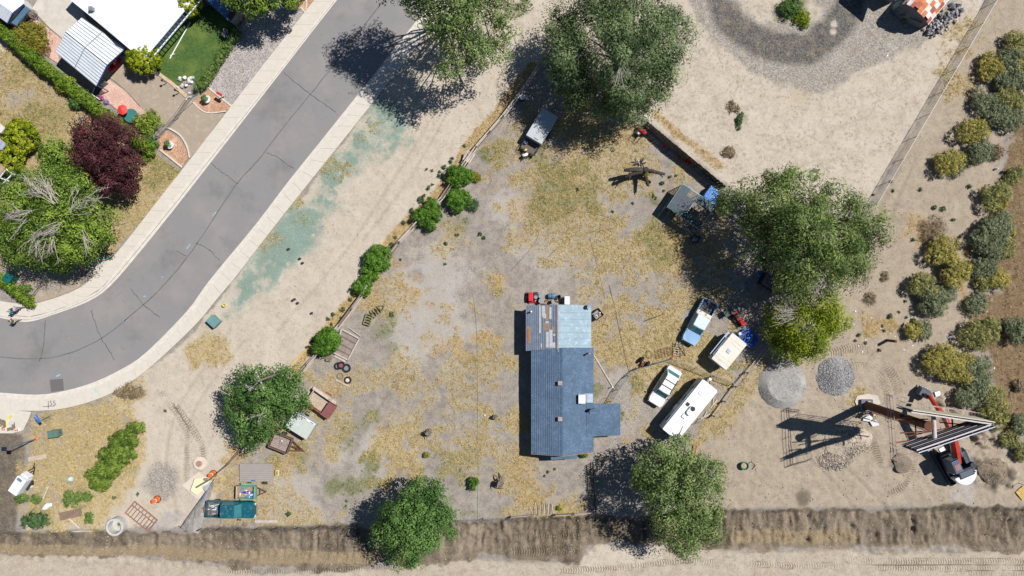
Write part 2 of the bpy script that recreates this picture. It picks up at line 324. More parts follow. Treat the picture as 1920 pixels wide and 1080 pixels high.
teal = np.clip(region([(745, 195), (762, 260), (700, 310), (650, 360), (600, 400), (585, 460), (520, 530), (470, 580), (430, 612), (412, 590), (430, 545), (480, 478), (560, 376), (636, 276), (700, 205)], 26, .9) * (.5 + .62 * sstep(n2 + 0.6 * n3 + n1 + 0.12 * sstep(PY, 300, 500), -0.2, 0.2)), 0, 1)
grav = np.clip(mx(region([(1290, -80), (1300, 30), (1345, 80), (1400, 130), (1460, 160), (1530, 165), (1590, 140), (1660, 110), (1740, 70), (1800, 0), (1820, -80), (1500, -80)], 14, .6), blobs([(305, 905, 40, 1)], .5), region([(1130, 745), (1180, 700), (1215, 700), (1230, 760), (1160, 850), (1140, 840)], 12, .6) * .6, blobs([(1300, 840, 14), (1330, 825, 12), (1345, 780, 10)], .5)), 0, 1)
dgrav = np.clip(mx(lines([(1330, -60), (1370, 40), (1440, 85), (1510, 95), (1560, 60), (1590, 20), (1600, -60)], 30, 16, .5), lines([(1560, 60), (1530, 100)], 8, 8, .4) * .6), 0, 1)
isl = np.clip(blobs([(1490, 10, 40, 1), (1430, -5, 50, 1), (1390, -40, 50, 1), (1520, 20, 22, .9), (1563, 45, 8, .9), (1562, 60, 7, .9), (1480, -30, 60)], .5), 0, 1); grav *= 1 - isl; dgrav *= 1 - isl
spk = np.clip(mx(ne * .85, verge * .35, field * .6, tan * .5, ditch * .7), 0, 1)
brown = np.clip(field, 0, 1)
ditch_l = np.clip(ditch * mx(lines([(-60, 1030), (300, 1036), (640, 1050), (760, 1046)], 10, 9, .6), lines([(1380, 1008), (1600, 1010)], 9, 9, .6), lines([(500, 1040), (700, 1045)], 7, 7, .5), sstep(n1, .1, .3) * .4), 0, 1)
# machine tracks: distance along the path goes to the material as a phase
tpaths = [([(1556, 662), (1605, 652), (1645, 668), (1676, 708), (1688, 752), (1692, 800)], 7), ([(1580, 690), (1618, 688), (1648, 705), (1664, 740), (1668, 790)], 7), ([(1590, 1052), (1760, 1054), (1960, 1052)], 6), ([(1640, 1064), (1800, 1066), (1960, 1065)], 5), ([(1400, 1056), (1500, 1062), (1590, 1058)], 5), ([(1190, 1060), (1300, 1052), (1380, 1062)], 5), ([(1720, 850), (1700, 905), (1660, 930)], 6), ([(1815, 1075), (1960, 1076)], 4), ([(420, 1072), (600, 1070), (760, 1060)], 4), ([(960, 1034), (1080, 1032)], 6), ([(330, 760), (380, 840), (370, 900)], 5), ([(300, 735), (345, 800), (350, 900)], 5), ([(1050, 1070), (1180, 1064)], 5), ([(1650, 870), (1630, 800), (1648, 770)], 6), ([(960, 1010), (1090, 1008)], 5)]
trk = np.zeros(PX.shape); tph = np.zeros(PX.shape)
for p, w in tpaths:
    p = smoothline(p, 6); a = np.array(p); s = (PX > a[:, 0].min() - 30) & (PX < a[:, 0].max() + 30) & (PY > a[:, 1].min() - 30) & (PY < a[:, 1].max() + 30)
    d, u = sdline(PX[s], PY[s], p); mk = (1 - sstep(d, w - 2, w + 2)) * np.clip(0.6 + n2[s] * 2.6, 0, 1)
    q = trk[s]; w2 = mk > q; q = np.where(w2, mk, q); trk[s] = q; h = tph[s]; tph[s] = np.where(w2, u + 0.35 * d, h)
ruts = np.zeros(PX.shape)
for p in [[(430, 620), (380, 690), (330, 770), (310, 860), (330, 960)], [(455, 640), (400, 710), (355, 790), (345, 900)], [(900, 60), (820, 200), (740, 330), (640, 480), (520, 620)], [(920, 80), (850, 190), (770, 330), (680, 450)], [(890, 720), (800, 780), (730, 830), (705, 870)], [(810, 700), (830, 760), (790, 800), (750, 870), (745, 900)], [(760, 690), (700, 780), (650, 860)], [(1480, 830), (1560, 900), (1600, 950)], [(1520, 820), (1600, 890), (1660, 950)], [(1690, 300), (1640, 420), (1590, 560)], [(1715, 300), (1660, 430), (1620, 540)], [(690, 890), (740, 855), (770, 870), (760, 905)]]:
    ruts = np.maximum(ruts, lines(smoothline(p, 4), 3.0, 2.5, .12))

# relief
flatz = mx(region(LOUT[:1] + LOUT + ROUT[::-1], 3, 0), region([(0, 0), (-60, -60), (640, -60)] + LOUT[1:6] + [(330, 330), (0, 60)], 3, 0))
z = (n1 * 0.16 + n2 * 0.10 + n3 * 0.05) * (1 - flatz * .97)
dd = region([(-80, 1003), (345, 999), (700, 990), (960, 976), (1120, 972), (1360, 960), (1800, 954), (2080, 955), (2080, 1022), (1800, 1022), (1600, 1024), (1400, 1024), (1240, 1012), (1080, 1022), (900, 1034), (700, 1046), (500, 1050), (240, 1034), (-80, 1034)], 9, 0.12)
fur = np.abs(((PX + 10 * n1 * 3 + 14 * n2) / 17.0) % 1 - 0.5) * 2
z -= dd * (0.32 + 0.20 * fur * sstep(PX, 340, 900) * sstep(n1 + n2, -.25, .15) + .5 * np.abs(n3) + n2 * .7 + n3 * .4 + 1.1 * np.abs(stk) * sstep(PX, 300, 800))
z += lines([(960, 1040), (1085, 1045)], 9, 8, .4) * .35 + lines([(1640, 1028), (1900, 1025)], 7, 6, .4) * (.25 + n3 * .6) + lines([(60, 1043), (480, 1062)], 8, 8, .5) * (.08 + n3 * .3)
z += blobs([(1690, 868, 17, 1)], .3) * .35 + blobs([(1865, 885, 30, 1)], .6) * (.5 + n2 * 1.5) + blobs([(1840, 820, 26, 1)], .8) * (.3 + n3 * 2) + blobs([(1765, 770, 24, 1)], .9) * (.2 + n3 * 2)
z += trk * 0.03 * np.sin(tph * 1.3) - ruts * 0.05 + build * n3 * .12 + wsoil * n3 * .12
z += field * n3 * .25
z = np.where(flatz > .5, np.minimum(z, -0.02), z) - flatz * 0.05
far = np.maximum(np.abs(gx) - 62, np.abs(gy) - 37); z = np.where(far > 0, z * 0.3, z)
ny, nx = gx.shape; idx = np.arange(nx * ny).reshape(ny, nx)
gf = np.stack([idx[:-1, :-1], idx[:-1, 1:], idx[1:, 1:], idx[1:, :-1]], -1).reshape(-1, 4)
me = npmesh('ground', np.stack([gx, gy, z], -1).reshape(-1, 3), gf, smooth=True)
for nm, a in dict(m_sand=sand, m_tan=tan, m_dark=dark, m_pale=pale, m_straw=straw, m_ora=ora, m_green=green, m_teal=teal, m_grav=grav, m_dgrav=dgrav, m_spk=spk, m_brown=brown, m_dl=ditch_l, m_trk=trk, m_tanditch=ditch, m_tph=tph, m_rut=ruts).items():
    at = me.attributes.new(nm, 'FLOAT', 'POINT'); at.data.foreach_set('value', a.astype(np.float32).ravel())
def gz(px, py):
    x, y = (px - 960) / S, (540 - py) / S
    i = np.clip(((x + 62) / .16 + 17), 0, nx - 2); j = np.clip(((y + 37) / .16 + 17), 0, ny - 2)
    return z[np.round(j).astype(int), np.round(i).astype(int)]
def mval(a, px, py):
    i = np.clip(np.round(((px - 960) / S + 62) / .16 + 17).astype(int), 0, nx - 1); j = np.clip(np.round(((540 - py) / S + 37) / .16 + 17).astype(int), 0, ny - 1); return a[j, i]

t = NT('ground_soil'); pos = t.n('NewGeometry').outputs['Position']
A = lambda nm: t.n('Attribute', attribute_name=nm).outputs['Fac']
nA = t.noise(pos, 1.1, 5, .65); nB = t.noise(pos, 5.5, 4, .7); nC = t.noise(pos, 22, 3, .7); nD = t.noise(pos, 0.35, 4, .6)
vor = t.n('TexVoronoi', i_Scale=9.0); t.l(pos, vor.inputs['Vector']); vd = vor.outputs['Distance']; vc = t.n('SeparateColor'); t.l(vor.outputs['Color'], vc.inputs[0])
def duo(a, b, src, lo=.32, hi=.68): return t.mix(t.ramp(src, lo, hi), K(*a), K(*b))
col = duo((146, 137, 130), (186, 177, 169), t.math('ADD', t.math('MULTIPLY', nA, .6), t.math('MULTIPLY', nB, .4)))
def layer(att, a, b, src, k, nz, w=.16, mxf=1.0):
    global col
    f = t.math('MULTIPLY_ADD', t.math('SUBTRACT', nz, .5), k, A(att)); f = t.ramp(f, .5 - w, .5 + w)
    if mxf < 1: f = t.math('MULTIPLY', f, mxf)
    col = t.mix(f, col, duo(a, b, src)); return f
mixBC = t.math('ADD', t.math('MULTIPLY', nB, .55), t.math('MULTIPLY', nC, .45)); mixABC = t.math('ADD', t.math('MULTIPLY', nA, .3), t.math('MULTIPLY', mixBC, .7)); mixAB = t.math('ADD', t.math('MULTIPLY', nA, .5), t.math('MULTIPLY', nB, .5))
layer('m_tan', (170, 154, 137), (202, 187, 168), mixAB, .7, mixAB, .35)
layer('m_sand', (202, 188, 171), (230, 218, 203), mixAB, .7, mixAB, .35)
layer('m_brown', (112, 90, 66), (158, 134, 104), mixBC, .8, nB, .2)
layer('m_pale', (180, 172, 166), (206, 199, 193), mixBC, 1.6, mixABC, .34, .92)
layer('m_grav', (150, 145, 140), (192, 185, 177), vc.outputs[0], 1.2, mixAB, .32, .9)
layer('m_dgrav', (74, 73, 77), (112, 110, 111), vc.outputs[0], .8, mixAB, .4, .9)
layer('m_tanditch', (134, 120, 106), (168, 152, 134), mixAB, .6, nB, .2)
layer('m_dark', (86, 77, 69), (130, 117, 103), mixAB, 1.2, mixABC, .45)
layer('m_dl', (140, 122, 98), (176, 157, 128), mixBC, .8, nB, .22)
layer('m_straw', (164, 142, 98), (222, 203, 156), t.math('ADD', t.math('MULTIPLY', nC, .6), t.math('MULTIPLY', nB, .4)), 3.0, mixABC, .55, .85)
layer('m_ora', (184, 144, 90), (214, 180, 122), mixBC, 2.4, mixABC, .5, .75)
layer('m_teal', (104, 142, 136), (160, 184, 168), mixBC, 3.4, mixBC, .26, .9)
layer('m_green', (94, 106, 66), (146, 146, 96), mixBC, 2.8, mixABC, .5, .72)
# scattered dark crumbs and pale pebbles
sp = t.math('MULTIPLY', t.math('MULTIPLY', t.ramp(t.noise(pos, 2.6, 5, .75), .50, .62), t.ramp(t.noise(pos, .45, 3, .6), .38, .62)), A('m_spk')); col = t.mix(t.math('MULTIPLY', sp, .6), col, K(134, 120, 106)); col = t.mix(t.math('MULTIPLY', t.math('MULTIPLY', t.ramp(t.noise(pos, .8, 5, .65), .5, .68), A('m_spk')), .5), col, K(176, 158, 138))
peb = t.math('MULTIPLY', t.ramp(vd, .16, .10), t.ramp(vc.outputs[1], .90, .93)); col = t.mix(t.math('MULTIPLY', peb, .7), col, K(218, 210, 198))
drk = t.math('MULTIPLY', t.ramp(vd, .24, .14), t.ramp(vc.outputs[2], .90, .93)); col = t.mix(t.math('MULTIPLY', drk, .5), col, K(96, 86, 74))
wav = t.math('SINE', t.math('ADD', t.math('MULTIPLY', A('m_tph'), 1.35), t.math('MULTIPLY', nB, 5.0))); tr = A('m_trk')
col = t.mix(t.math('MULTIPLY', tr, t.ramp(wav, -.2, .7)), col, (.62, .58, .54, 1), 'MULTIPLY')
col = t.mix(t.math('MULTIPLY', A('m_rut'), t.ramp(nB, .3, .6)), col, (.86, .84, .83, 1), 'MULTIPLY')
col = t.mix(t.ramp(nC, .3, .7), t.mix(1.0, col, (.80, .80, .80, 1), 'MULTIPLY'), col)
col = t.mix(t.ramp(nD, .3, .7), t.mix(1.0, col, (.92, .90, .88, 1), 'MULTIPLY'), col)
t.l(col, t.b.inputs['Base Color']); t.b.inputs['Roughness'].default_value = .95; t.b.inputs['Specular IOR Level'].default_value = .12
hgt = t.math('ADD', t.math('MULTIPLY', mixBC, 1.0), t.math('MULTIPLY', t.math('MULTIPLY', wav, tr), .5))
bp = t.n('Bump', i_Strength=.75, i_Distance=.09); t.l(hgt, bp.inputs['Height']); t.l(bp.outputs[0], t.b.inputs['Normal'])
ground = struct(link('ground', me, t.m))

# ---------------------------------------------------------------- street
t = NT('asphalt'); pos = t.n('NewGeometry').outputs['Position']
c = t.mix(t.ramp(t.noise(pos, 40, 2, .7), .3, .7), K(126, 123, 123), K(151, 147, 146)); c = t.mix(t.math('MULTIPLY', t.ramp(t.noise(pos, .25, 4, .6), .45, .7), .5), c, K(158, 150, 142))
c = t.mix(t.math('MULTIPLY', t.ramp(t.noise(pos, .16, 4, .7), .5, .72), .55), c, K(112, 108, 107)); c = t.mix(t.math('MULTIPLY', t.ramp(t.noise(pos, 1.1, 5, .75), .58, .7), .3), c, K(104, 100, 98))
t.l(c, t.b.inputs['Base Color']); t.b.inputs['Roughness'].default_value = .85; ASPH = t.m
t = NT('concrete'); pos = t.n('NewGeometry').outputs['Position']
c = t.mix(t.ramp(t.noise(pos, 2.2, 5, .65), .3, .7), K(208, 199, 186), K(216, 207, 194)); c = t.mix(t.math('MULTIPLY', t.ramp(t.noise(pos, .5, 4, .6), .5, .75), .4), c, K(202, 192, 176))
t.l(c, t.b.inputs['Base Color']); t.b.inputs['Roughness'].default_value = .9; CONC = t.m
def dens(p): return smoothline(p, 3)
road = struct(sheet('road', dens(LASPH) + dens(RASPH)[::-1], 0.0, ASPH, th=.06))
def blocks(name, a, b, za, zb, step):
    """pavement: slabs with open joints, each slab its own piece"""
    A_, B_ = dens(a), dens(b); root = bpy.data.objects.new(name, None); C.objects.link(root); struct(root)
    pa, pb = np.array(A_), np.array(B_); ca = np.concatenate([[0], np.cumsum(np.hypot(*np.diff(pa, axis=0).T))])
    n = int(ca[-1] / step); q = np.linspace(0, 1, n + 1)
    f = lambda p, u: (np.interp(u * ca[-1], ca, p[:, 0]), np.interp(u * ca[-1], ca, p[:, 1]))
    g = .012 * S / step / n * 26 / 26
    for i in range(n):
        u0, u1 = q[i] + .00012, q[i + 1] - .00012
        p = [G(*f(pa, u0)), G(*f(pa, u1)), G(*f(pb, u1)), G(*f(pb, u0))]
        dz = R.uniform(-.004, .004); tt = [(p[0][0], p[0][1], za + dz), (p[1][0], p[1][1], za + dz), (p[2][0], p[2][1], zb + dz), (p[3][0], p[3][1], zb + dz)]
        ar = sum(tt[k][0] * tt[(k + 1) % 4][1] - tt[(k + 1) % 4][0] * tt[k][1] for k in range(4))
        if ar < 0: tt = tt[::-1]
        MB().slab(tt, .12).build('paving_slab', CONC, root)
    return root
pave1 = blocks('pavement', LOUT, LCURB, .12, .12, 27)
pave2 = blocks('pavement', RCURB, ROUTP, .12, .12, 27)
def shift(a, b, k): return [(p[0] + (q[0] - p[0]) * k, p[1] + (q[1] - p[1]) * k) for p, q in zip(a, b)]
KERB = mat('kerb_concrete', (216, 208, 195), .9, .08, 2)
struct(ribbon('kerb', dens(LCURB), dens(shift(LCURB, LASPH, .55)), .115, .10, KERB)); struct(ribbon('gutter', dens(shift(LCURB, LASPH, .58)), dens(LASPH), .016, .008, KERB))
struct(ribbon('kerb', dens(shift(RCURB, RASPH, .55)), dens(RCURB), .10, .115, KERB)); struct(ribbon('gutter', dens(RASPH), dens(shift(RCURB, RASPH, .42)), .008, .016, KERB))
DARKTAR = mat('tar', (92, 88, 88), .8, .1); TAR2 = mat('old_tar', (116, 111, 110), .8, .12)
def strip(name, pts, w, z, m, parent=None, wob=0.0, seed=1):
    q = random.Random(seed); p = [GV(*a) for a in smoothline(pts, 6)]; mb = MB(); o = []
    for i, a in enumerate(p):
        d = (p[min(i + 1, len(p) - 1)] - p[max(i - 1, 0)]).normalized(); nrm = Vector((-d.y, d.x, 0)); a = a + nrm * q.uniform(-wob, wob); ww = w * q.uniform(.6, 1.3)
        o.append((a + nrm * ww / 2, a - nrm * ww / 2))
    vs = []
    for a, b in o: vs += [(b.x, b.y, z), (a.x, a.y, z)]
    mb.add(vs, [(2 * i, 2 * i + 2, 2 * i + 3, 2 * i + 1) for i in range(len(o) - 1)])
    return mb.build(name, m, parent)
seam = [(735, -20), (650, 90), (582, 177), (530, 240), (484, 300), (440, 350), (370, 456), (320, 520), (270, 570), (191, 634), (120, 665), (60, 673), (-20, 668)]
strip('seam', seam, .13, .004, TAR2, road, .03)
for i, p in enumerate([[(532, 136), (550, 152), (582, 177), (605, 193), (630, 210)], [(395, 305), (412, 320), (430, 332), (446, 345)], [(368, 456), (390, 467), (412, 488)], [(500, 286), (520, 295), (540, 310), (552, 316)], [(245, 540), (268, 570), (300, 596)], [(170, 582), (180, 610), (190, 634), (205, 658), (215, 675)], [(85, 600), (84, 620), (80, 655), (74, 678)], [(330, 470), (350, 480)]]):
    strip('crack', p, .07, .004, DARKTAR, road, .06, i)
sheet('asphalt_patch', [(93, 712), (118, 710), (120, 732), (96, 735)], .004, mat('patch_tar', (110, 106, 105), .85, .08, 6), parent=road, th=.003)
BLUEP = mat('survey_paint', (140, 178, 204), .7, .2, 5)
for i, p in enumerate([[(398, 404), (405, 398)], [(350, 466), (357, 458)], [(303, 520), (306, 519)], [(233, 602), (240, 598)], [(268, 556), (274, 555)], [(105, 706), (114, 702)]]): strip('paint_mark', p, .16, .004, BLUEP, road, .02, i)
for i, p in enumerate([[(625, 185), (640, 178)], [(205, 560), (240, 545)], [(150, 612), (160, 600)], [(172, 578), (176, 584)], [(600, 245), (620, 235)], [(120, 640), (140, 630)]]): strip('dust_mark', p, .25, .004, mat('dust', (146, 139, 131), .9, .15, 5), road, .05, i + 9)
# the big concrete apron at the lower left, with the lines and figures scratched in it
apron = struct(sheet('apron', [(-60, 764), (0, 766), (60, 772), (55, 786), (45, 806), (25, 812), (-60, 812)], .135, CONC))
INK = mat('scratched_line', (120, 116, 112), .9, .1)
strip('scratched_cross', [(92, 752), (92, 766)], .09, .129, INK, pave2); strip('scratched_cross', [(82, 762), (104, 761)], .08, .129, INK, pave2)
cu = bpy.data.curves.new('figures', 'FONT'); cu.body = '55'; cu.size = .8; cu.extrude = .002
cu.materials.append(INK); fo = bpy.data.objects.new('scratched_figures', cu); C.objects.link(fo); fx, fy = G(93.5, 760, 0); fo.location = (fx, fy, .129); fo.parent = pave2
TURQ = mat('turquoise_paint', (150, 214, 204), .7, .15, 4); strip('turquoise_mark', [(177, 729), (184, 735)], .25, .129, TURQ, pave2)
# ---------------------------------------------------------------- foliage
def unit(v): return v / (np.linalg.norm(v, axis=-1, keepdims=True) + 1e-9)
def cards(c, nrm, Ln, W, r, along=None):
    N = len(c); nrm = unit(nrm); h = r.randn(N, 3) if along is None else along + r.randn(N, 3) * .45
    t_ = unit(h - nrm * (h * nrm).sum(1, keepdims=True)); b_ = np.cross(nrm, t_)
    L_ = (Ln * (.6 + .8 * r.rand(N)))[:, None]; W_ = (W * (.6 + .8 * r.rand(N)))[:, None]
    v = np.stack([c - t_ * L_ / 2, c + b_ * W_ / 2, c + t_ * L_ / 2, c - b_ * W_ / 2], 1)
    return v.reshape(-1, 3)
def foliage(lobes, r, sub, dens, Ln, W, zmin=-.45, droop=0.0, fill=.35):
    """lobes: (cx,cy,cz, rx,ry,rz). Sprays of leaves sit on the outside of each lobe with gaps between them."""
    cs, ns, tn, al = [], [], [], []
    for (cx, cy, cz, rx, ry, rz) in lobes:
        area = 4 * math.pi * ((rx * ry + rx * rz + ry * rz) / 3); k = max(5, int(area / (sub * sub) * .55))
        d = unit(r.randn(k * 3, 3)); d = d[d[:, 2] > zmin][:k]; k = len(d)
        rad = np.where(r.rand(k) < fill, .45 + .35 * r.rand(k), .80 + .24 * r.rand(k))
        sc = np.array([cx, cy, cz]) + d * np.array([rx, ry, rz]) * rad[:, None]
        n = max(6, int(dens * sub * sub * 4)); ssz = sub * (.55 + .75 * r.rand(k))
        od = unit(r.randn(k, n, 3)); od[..., 2] = np.where(od[..., 2] < -.2, -od[..., 2] * .4, od[..., 2]); od = unit(od)
        off = od * (ssz[:, None, None] * (.25 + .75 * r.rand(k, n, 1) ** .6)); off[..., 2] *= .75
        pt = sc[:, None, :] + off
        if droop: pt[..., 2] -= droop * r.rand(k, n) ** 2; 
        nn = od * 1.0 + d[:, None, :] * .4 + np.array([0, 0, .35]) + r.randn(k, n, 3) * .32
        tint = np.clip(.45 + .30 * r.randn(k, 1) + .22 * r.randn(k, n), 0, 1) 
        cs.append(pt.reshape(-1, 3)); ns.append(nn.reshape(-1, 3)); tn.append(tint.ravel())
        al.append(np.broadcast_to(d[:, None, :] + np.array([0, 0, -.5]), pt.shape).reshape(-1, 3))
    c = np.concatenate(cs); n = np.concatenate(ns); tt = np.concatenate(tn); a = np.concatenate(al)
    c[:, 2] = np.maximum(c[:, 2], .06)
    v = cards(c, n, Ln, W, r, a if droop else None); f = np.arange(len(v)).reshape(-1, 4)
    return v, f, np.repeat(tt, 4)
BARK = mat('bark', (128, 112, 96), .95, .3, 4, bump=.6, grain=.3); GREYW = mat('dead_wood', (188, 178, 168), .9, .2, 5)
LM = dict(willow=leafmat('willow_leaf', (44, 68, 36), (138, 158, 104), .2), willow2=leafmat('willow_leaf_light', (50, 76, 32), (148, 168, 92), .23),
    ash=leafmat('ash_leaf', (50, 84, 24), (156, 182, 74), .26), elm=leafmat('elm_leaf', (50, 86, 34), (122, 156, 82), .24), lime=leafmat('yellow_green_leaf', (84, 112, 14), (172, 184, 50), .28),
    cotton=leafmat('cottonwood_leaf', (66, 92, 40), (152, 172, 104), .28), purple=leafmat('purple_leaf', (48, 22, 26), (110, 62, 66), .15), topi=leafmat('clipped_leaf', (70, 100, 6), (186, 192, 44), .2),
    hedge=leafmat('hedge_leaf', (58, 92, 16), (140, 164, 54), .2), sage=leafmat('sage_leaf', (92, 104, 72), (162, 168, 130), .15), rabbit=leafmat('rabbitbrush_leaf', (122, 122, 58), (204, 190, 108), .15, (222, 200, 92)),
    yg=leafmat('rabbitbrush_mixed', (100, 110, 62), (180, 176, 112), .15, (212, 194, 98)), weed=leafmat('weed_leaf', (40, 72, 42), (98, 126, 76), .15), bright=leafmat('sapling_leaf', (46, 86, 20), (118, 160, 56), .25), sap=leafmat('willow_sapling_leaf', (64, 94, 28), (144, 164, 70), .25), rust=leafmat('rust_leaf', (112, 74, 40), (176, 136, 84), .15), olive=leafmat('olive_leaf', (96, 96, 30), (176, 168, 66), .2), dry=leafmat('dry_leaf', (120, 104, 84), (180, 158, 124), .1), shrub=leafmat('low_shrub_leaf', (64, 92, 40), (132, 156, 80), .2), fern=leafmat('loose_shrub_leaf', (70, 98, 24), (168, 186, 74), .28))

def lobe(px, py, z, rpx, rz=None, ry=None):
    x, y = G(px, py, z); k = (CAMZ - z) / CAMZ / S; rx = rpx * k; return (x, y, z, rx, (ry or rpx) * k, rz if rz else rx * .8)
def tree(name, label, base, lobes, leaf, seed, sub=.8, dens=20, Ln=.24, W=.13, trunk_r=.3, droop=0., twigs=None, cat='tree', fill=.35, group=None, bark=None, z0=0):
    r = np.random.RandomState(seed); q = random.Random(seed)
    bx, by = G(*base); L = [lobe(*l) for l in lobes]; H = max(l[2] for l in L)
    root = bpy.data.objects.new(name, None); C.objects.link(root); root.location = (bx, by, z0); tag(root, label, cat, group)
    v, f, tt = foliage(L, r, sub, dens, Ln, W, droop=droop, fill=fill); v = v - np.array([bx, by, z0])
    link('crown', npmesh('crown', v, f, tt), LM[leaf], root)
    fork = Vector((bx, by, H * .32)); mx_ = sum(l[0] for l in L) / len(L); my_ = sum(l[1] for l in L) / len(L)
    fork.x += (mx_ - bx) * .25; fork.y += (my_ - by) * .25
    o0 = Vector((bx, by, z0)); mb = MB().tube([Vector((bx, by, -.15)) - o0, Vector((bx, by, H * .12)) - o0, fork - o0], trunk_r, 9, trunk_r * .75)
    for l in L:
        c = Vector(l[:3]); m = fork.lerp(c, .5) + Vector((q.uniform(-.4, .4), q.uniform(-.4, .4), q.uniform(0, .5)))
        mb.tube([fork - o0, fork.lerp(c, .25) + Vector((q.uniform(-.5, .5), q.uniform(-.5, .5), .3)) - o0, m - o0, fork.lerp(c, .75) + Vector((q.uniform(-.4, .4), q.uniform(-.4, .4), 0)) - o0, c - o0], trunk_r * .28, 6, trunk_r * .08)
        for k in range(5):
            d = Vector((q.gauss(0, 1), q.gauss(0, 1), q.uniform(-.3, .7))).normalized(); e = c + Vector((d.x * l[3], d.y * l[4], d.z * l[5])) * .75
            mb.tube([m.lerp(c, .6 + .08 * k) - o0, c.lerp(e, .5) + Vector((0, 0, .2)) - o0, e - o0], trunk_r * .17, 4, .02)
    mb.build('trunk', bark or BARK, root, smooth=True)
    for (tx, ty, tz, ang, ln, cnt) in (twigs or []):
        s = GV(tx, ty, tz); tb = MB()
        for k in range(cnt):
            a = ang + q.uniform(-.55, .55); l = ln * q.uniform(.55, 1.1); d = Vector((math.cos(a), math.sin(a), q.uniform(-.05, .25))) * l
            p1 = s + Vector((q.uniform(-.5, .5), q.uniform(-.5, .5), q.uniform(-.2, .3))); m = p1 + d * .5 + Vector((q.uniform(-.2, .2), q.uniform(-.2, .2), .15)); e = p1 + d
            tb.tube([p1 - o0, m - o0, e - o0], .036, 4, .009)
            for j in range(4):
                u = q.uniform(.3, .95); b = p1.lerp(e, u); aa = a + q.choice((-1, 1)) * q.uniform(.35, .9)
                tb.tube([b - o0, b + Vector((math.cos(aa), math.sin(aa), q.uniform(0, .3))) * l * .3 - o0], .017, 3, .006)
        tb.build('dead_branch', GREYW, root)
    return root
AL = math.radians
tree('willow_tree', 'largest willow with a broad dark green crown between the sandy turnaround and the grey trailer', (1160, 130), [(1120, 45, 7.7, 62, 3), (1190, 35, 9.4, 62, 3), (1245, 85, 8.2, 52, 3), (1165, 95, 10.5, 62, 3.2), (1075, 95, 7.2, 50, 2.6), (1085, 150, 6.1, 46, 2.4), (1165, 160, 8.2, 50, 2.6), (1235, 145, 6.6, 44, 2.4), (1055, 45, 6.1, 38, 2), (1182, 212, 5.1, 34, 1.9), (1130, 192, 5.0, 30, 1.8), (1075, 185, 4.4, 26, 1.5), (1215, 180, 5.5, 32, 2), (1265, 45, 6.6, 34, 2), (1140, 0, 8.8, 60, 3)],
     'willow', 11, 1.2, 20, .30, .10, .5, droop=.7, fill=.5, twigs=[(1120, 30, 9.5, 2.6, 2.2, 5), (1195, 40, 10.5, -.6, 2.2, 4), (1160, 118, 11.6, -1.4, 2.2, 8), (1140, 88, 11, 3.4, 1.6, 4), (1265, 70, 8.5, .5, 1.6, 4), (1255, 120, 7.7, -.3, 1.6, 4)])
tree('willow_tree', 'bright green willow at the lower end of the long chain-link fence, beside the blue tarp', (1490, 440), [(1390, 370, 6.2, 42, 2.2), (1470, 345, 6.9, 36, 2), (1525, 370, 8.1, 48, 2.6), (1450, 400, 8.1, 46, 2.6), (1510, 430, 10.0, 60, 3), (1590, 410, 8.1, 48, 2.4), (1620, 430, 6.9, 46, 2.4), (1560, 470, 9.4, 58, 2.8), (1500, 490, 8.8, 55, 2.6), (1600, 485, 6.9, 44, 2.3), (1545, 515, 6.9, 44, 2.2), (1465, 330, 6.2, 24, 1.6), (1420, 420, 6.2, 36, 2), (1485, 530, 5.6, 30, 1.8), (1445, 460, 7.5, 40, 2.2)],
     'willow2', 12, 1.2, 20, .30, .10, .45, droop=.7, fill=.5, twigs=[(1536, 400, 9.6, .4, 1.5, 3), (1512, 438, 11.2, -1.2, 1.2, 3)])
tree('yellow_green_tree', 'yellow-green tree with bare grey branches on one side, just below the bright green willow', (1495, 610), [(1545, 580, 4.5, 34, 1.9), (1520, 620, 4.8, 42, 2.1), (1560, 600, 4, 30, 1.6), (1482, 640, 2.8, 32, 1.5), (1500, 655, 3.2, 26, 1.4), (1462, 625, 2.2, 26, 1.3), (1525, 645, 3.4, 24, 1.3), (1458, 592, 1.9, 24, 1.1), (1505, 575, 3, 26, 1.4)],
     'lime', 13, .85, 22, .26, .12, .3, twigs=[(1490, 590, 5, 2.9, 2.6, 9), (1500, 600, 5.2, -1.9, 1.9, 6), (1480, 580, 4.6, 2.2, 2.2, 6)])
tree('box_elder_tree', 'olive green tree with pale twigs over the dark ditch, below the long white camper', (1262, 940), [(1235, 880, 6.3, 44, 2.2), (1290, 890, 6.8, 46, 2.4), (1320, 905, 5.7, 36, 2), (1260, 930, 7.9, 52, 2.6), (1310, 950, 6.8, 46, 2.4), (1270, 985, 6.8, 46, 2.4), (1320, 985, 5.7, 36, 2), (1285, 1015, 5.1, 32, 1.7), (1335, 870, 3.9, 24, 1.4), (1245, 850, 4.5, 26, 1.6), (1282, 845, 3.9, 26, 1.6), (1215, 900, 5.1, 28, 1.8)],
     'cotton', 14, .95, 16, .24, .14, .36, fill=.3, twigs=[(1245, 955, 9.2, .9, 1.6, 6), (1325, 890, 7.8, 1.0, 1.5, 8), (1260, 945, 9.4, 3.5, 1.2, 4)])
tree('elm_tree', 'dense rounded dark green tree standing across the dark ditch at the bottom edge', (757, 975), [(745, 985, 6.3, 42, 2.4), (775, 1000, 6.7, 44, 2.4), (765, 1030, 5.0, 34, 1.9), (800, 975, 6.4, 38, 2.2), (815, 945, 5.9, 32, 1.8), (785, 940, 6.4, 34, 2), (800, 925, 5.3, 28, 1.7), (725, 1005, 5.0, 26, 1.7), (760, 965, 7.0, 34, 2), (825, 1000, 4.8, 24, 1.5), (830, 965, 5.0, 24, 1.5)],
     'elm', 15, .9, 22, .24, .14, .32, fill=.35, twigs=[(750, 925, 5, 2.0, 1.3, 4)])
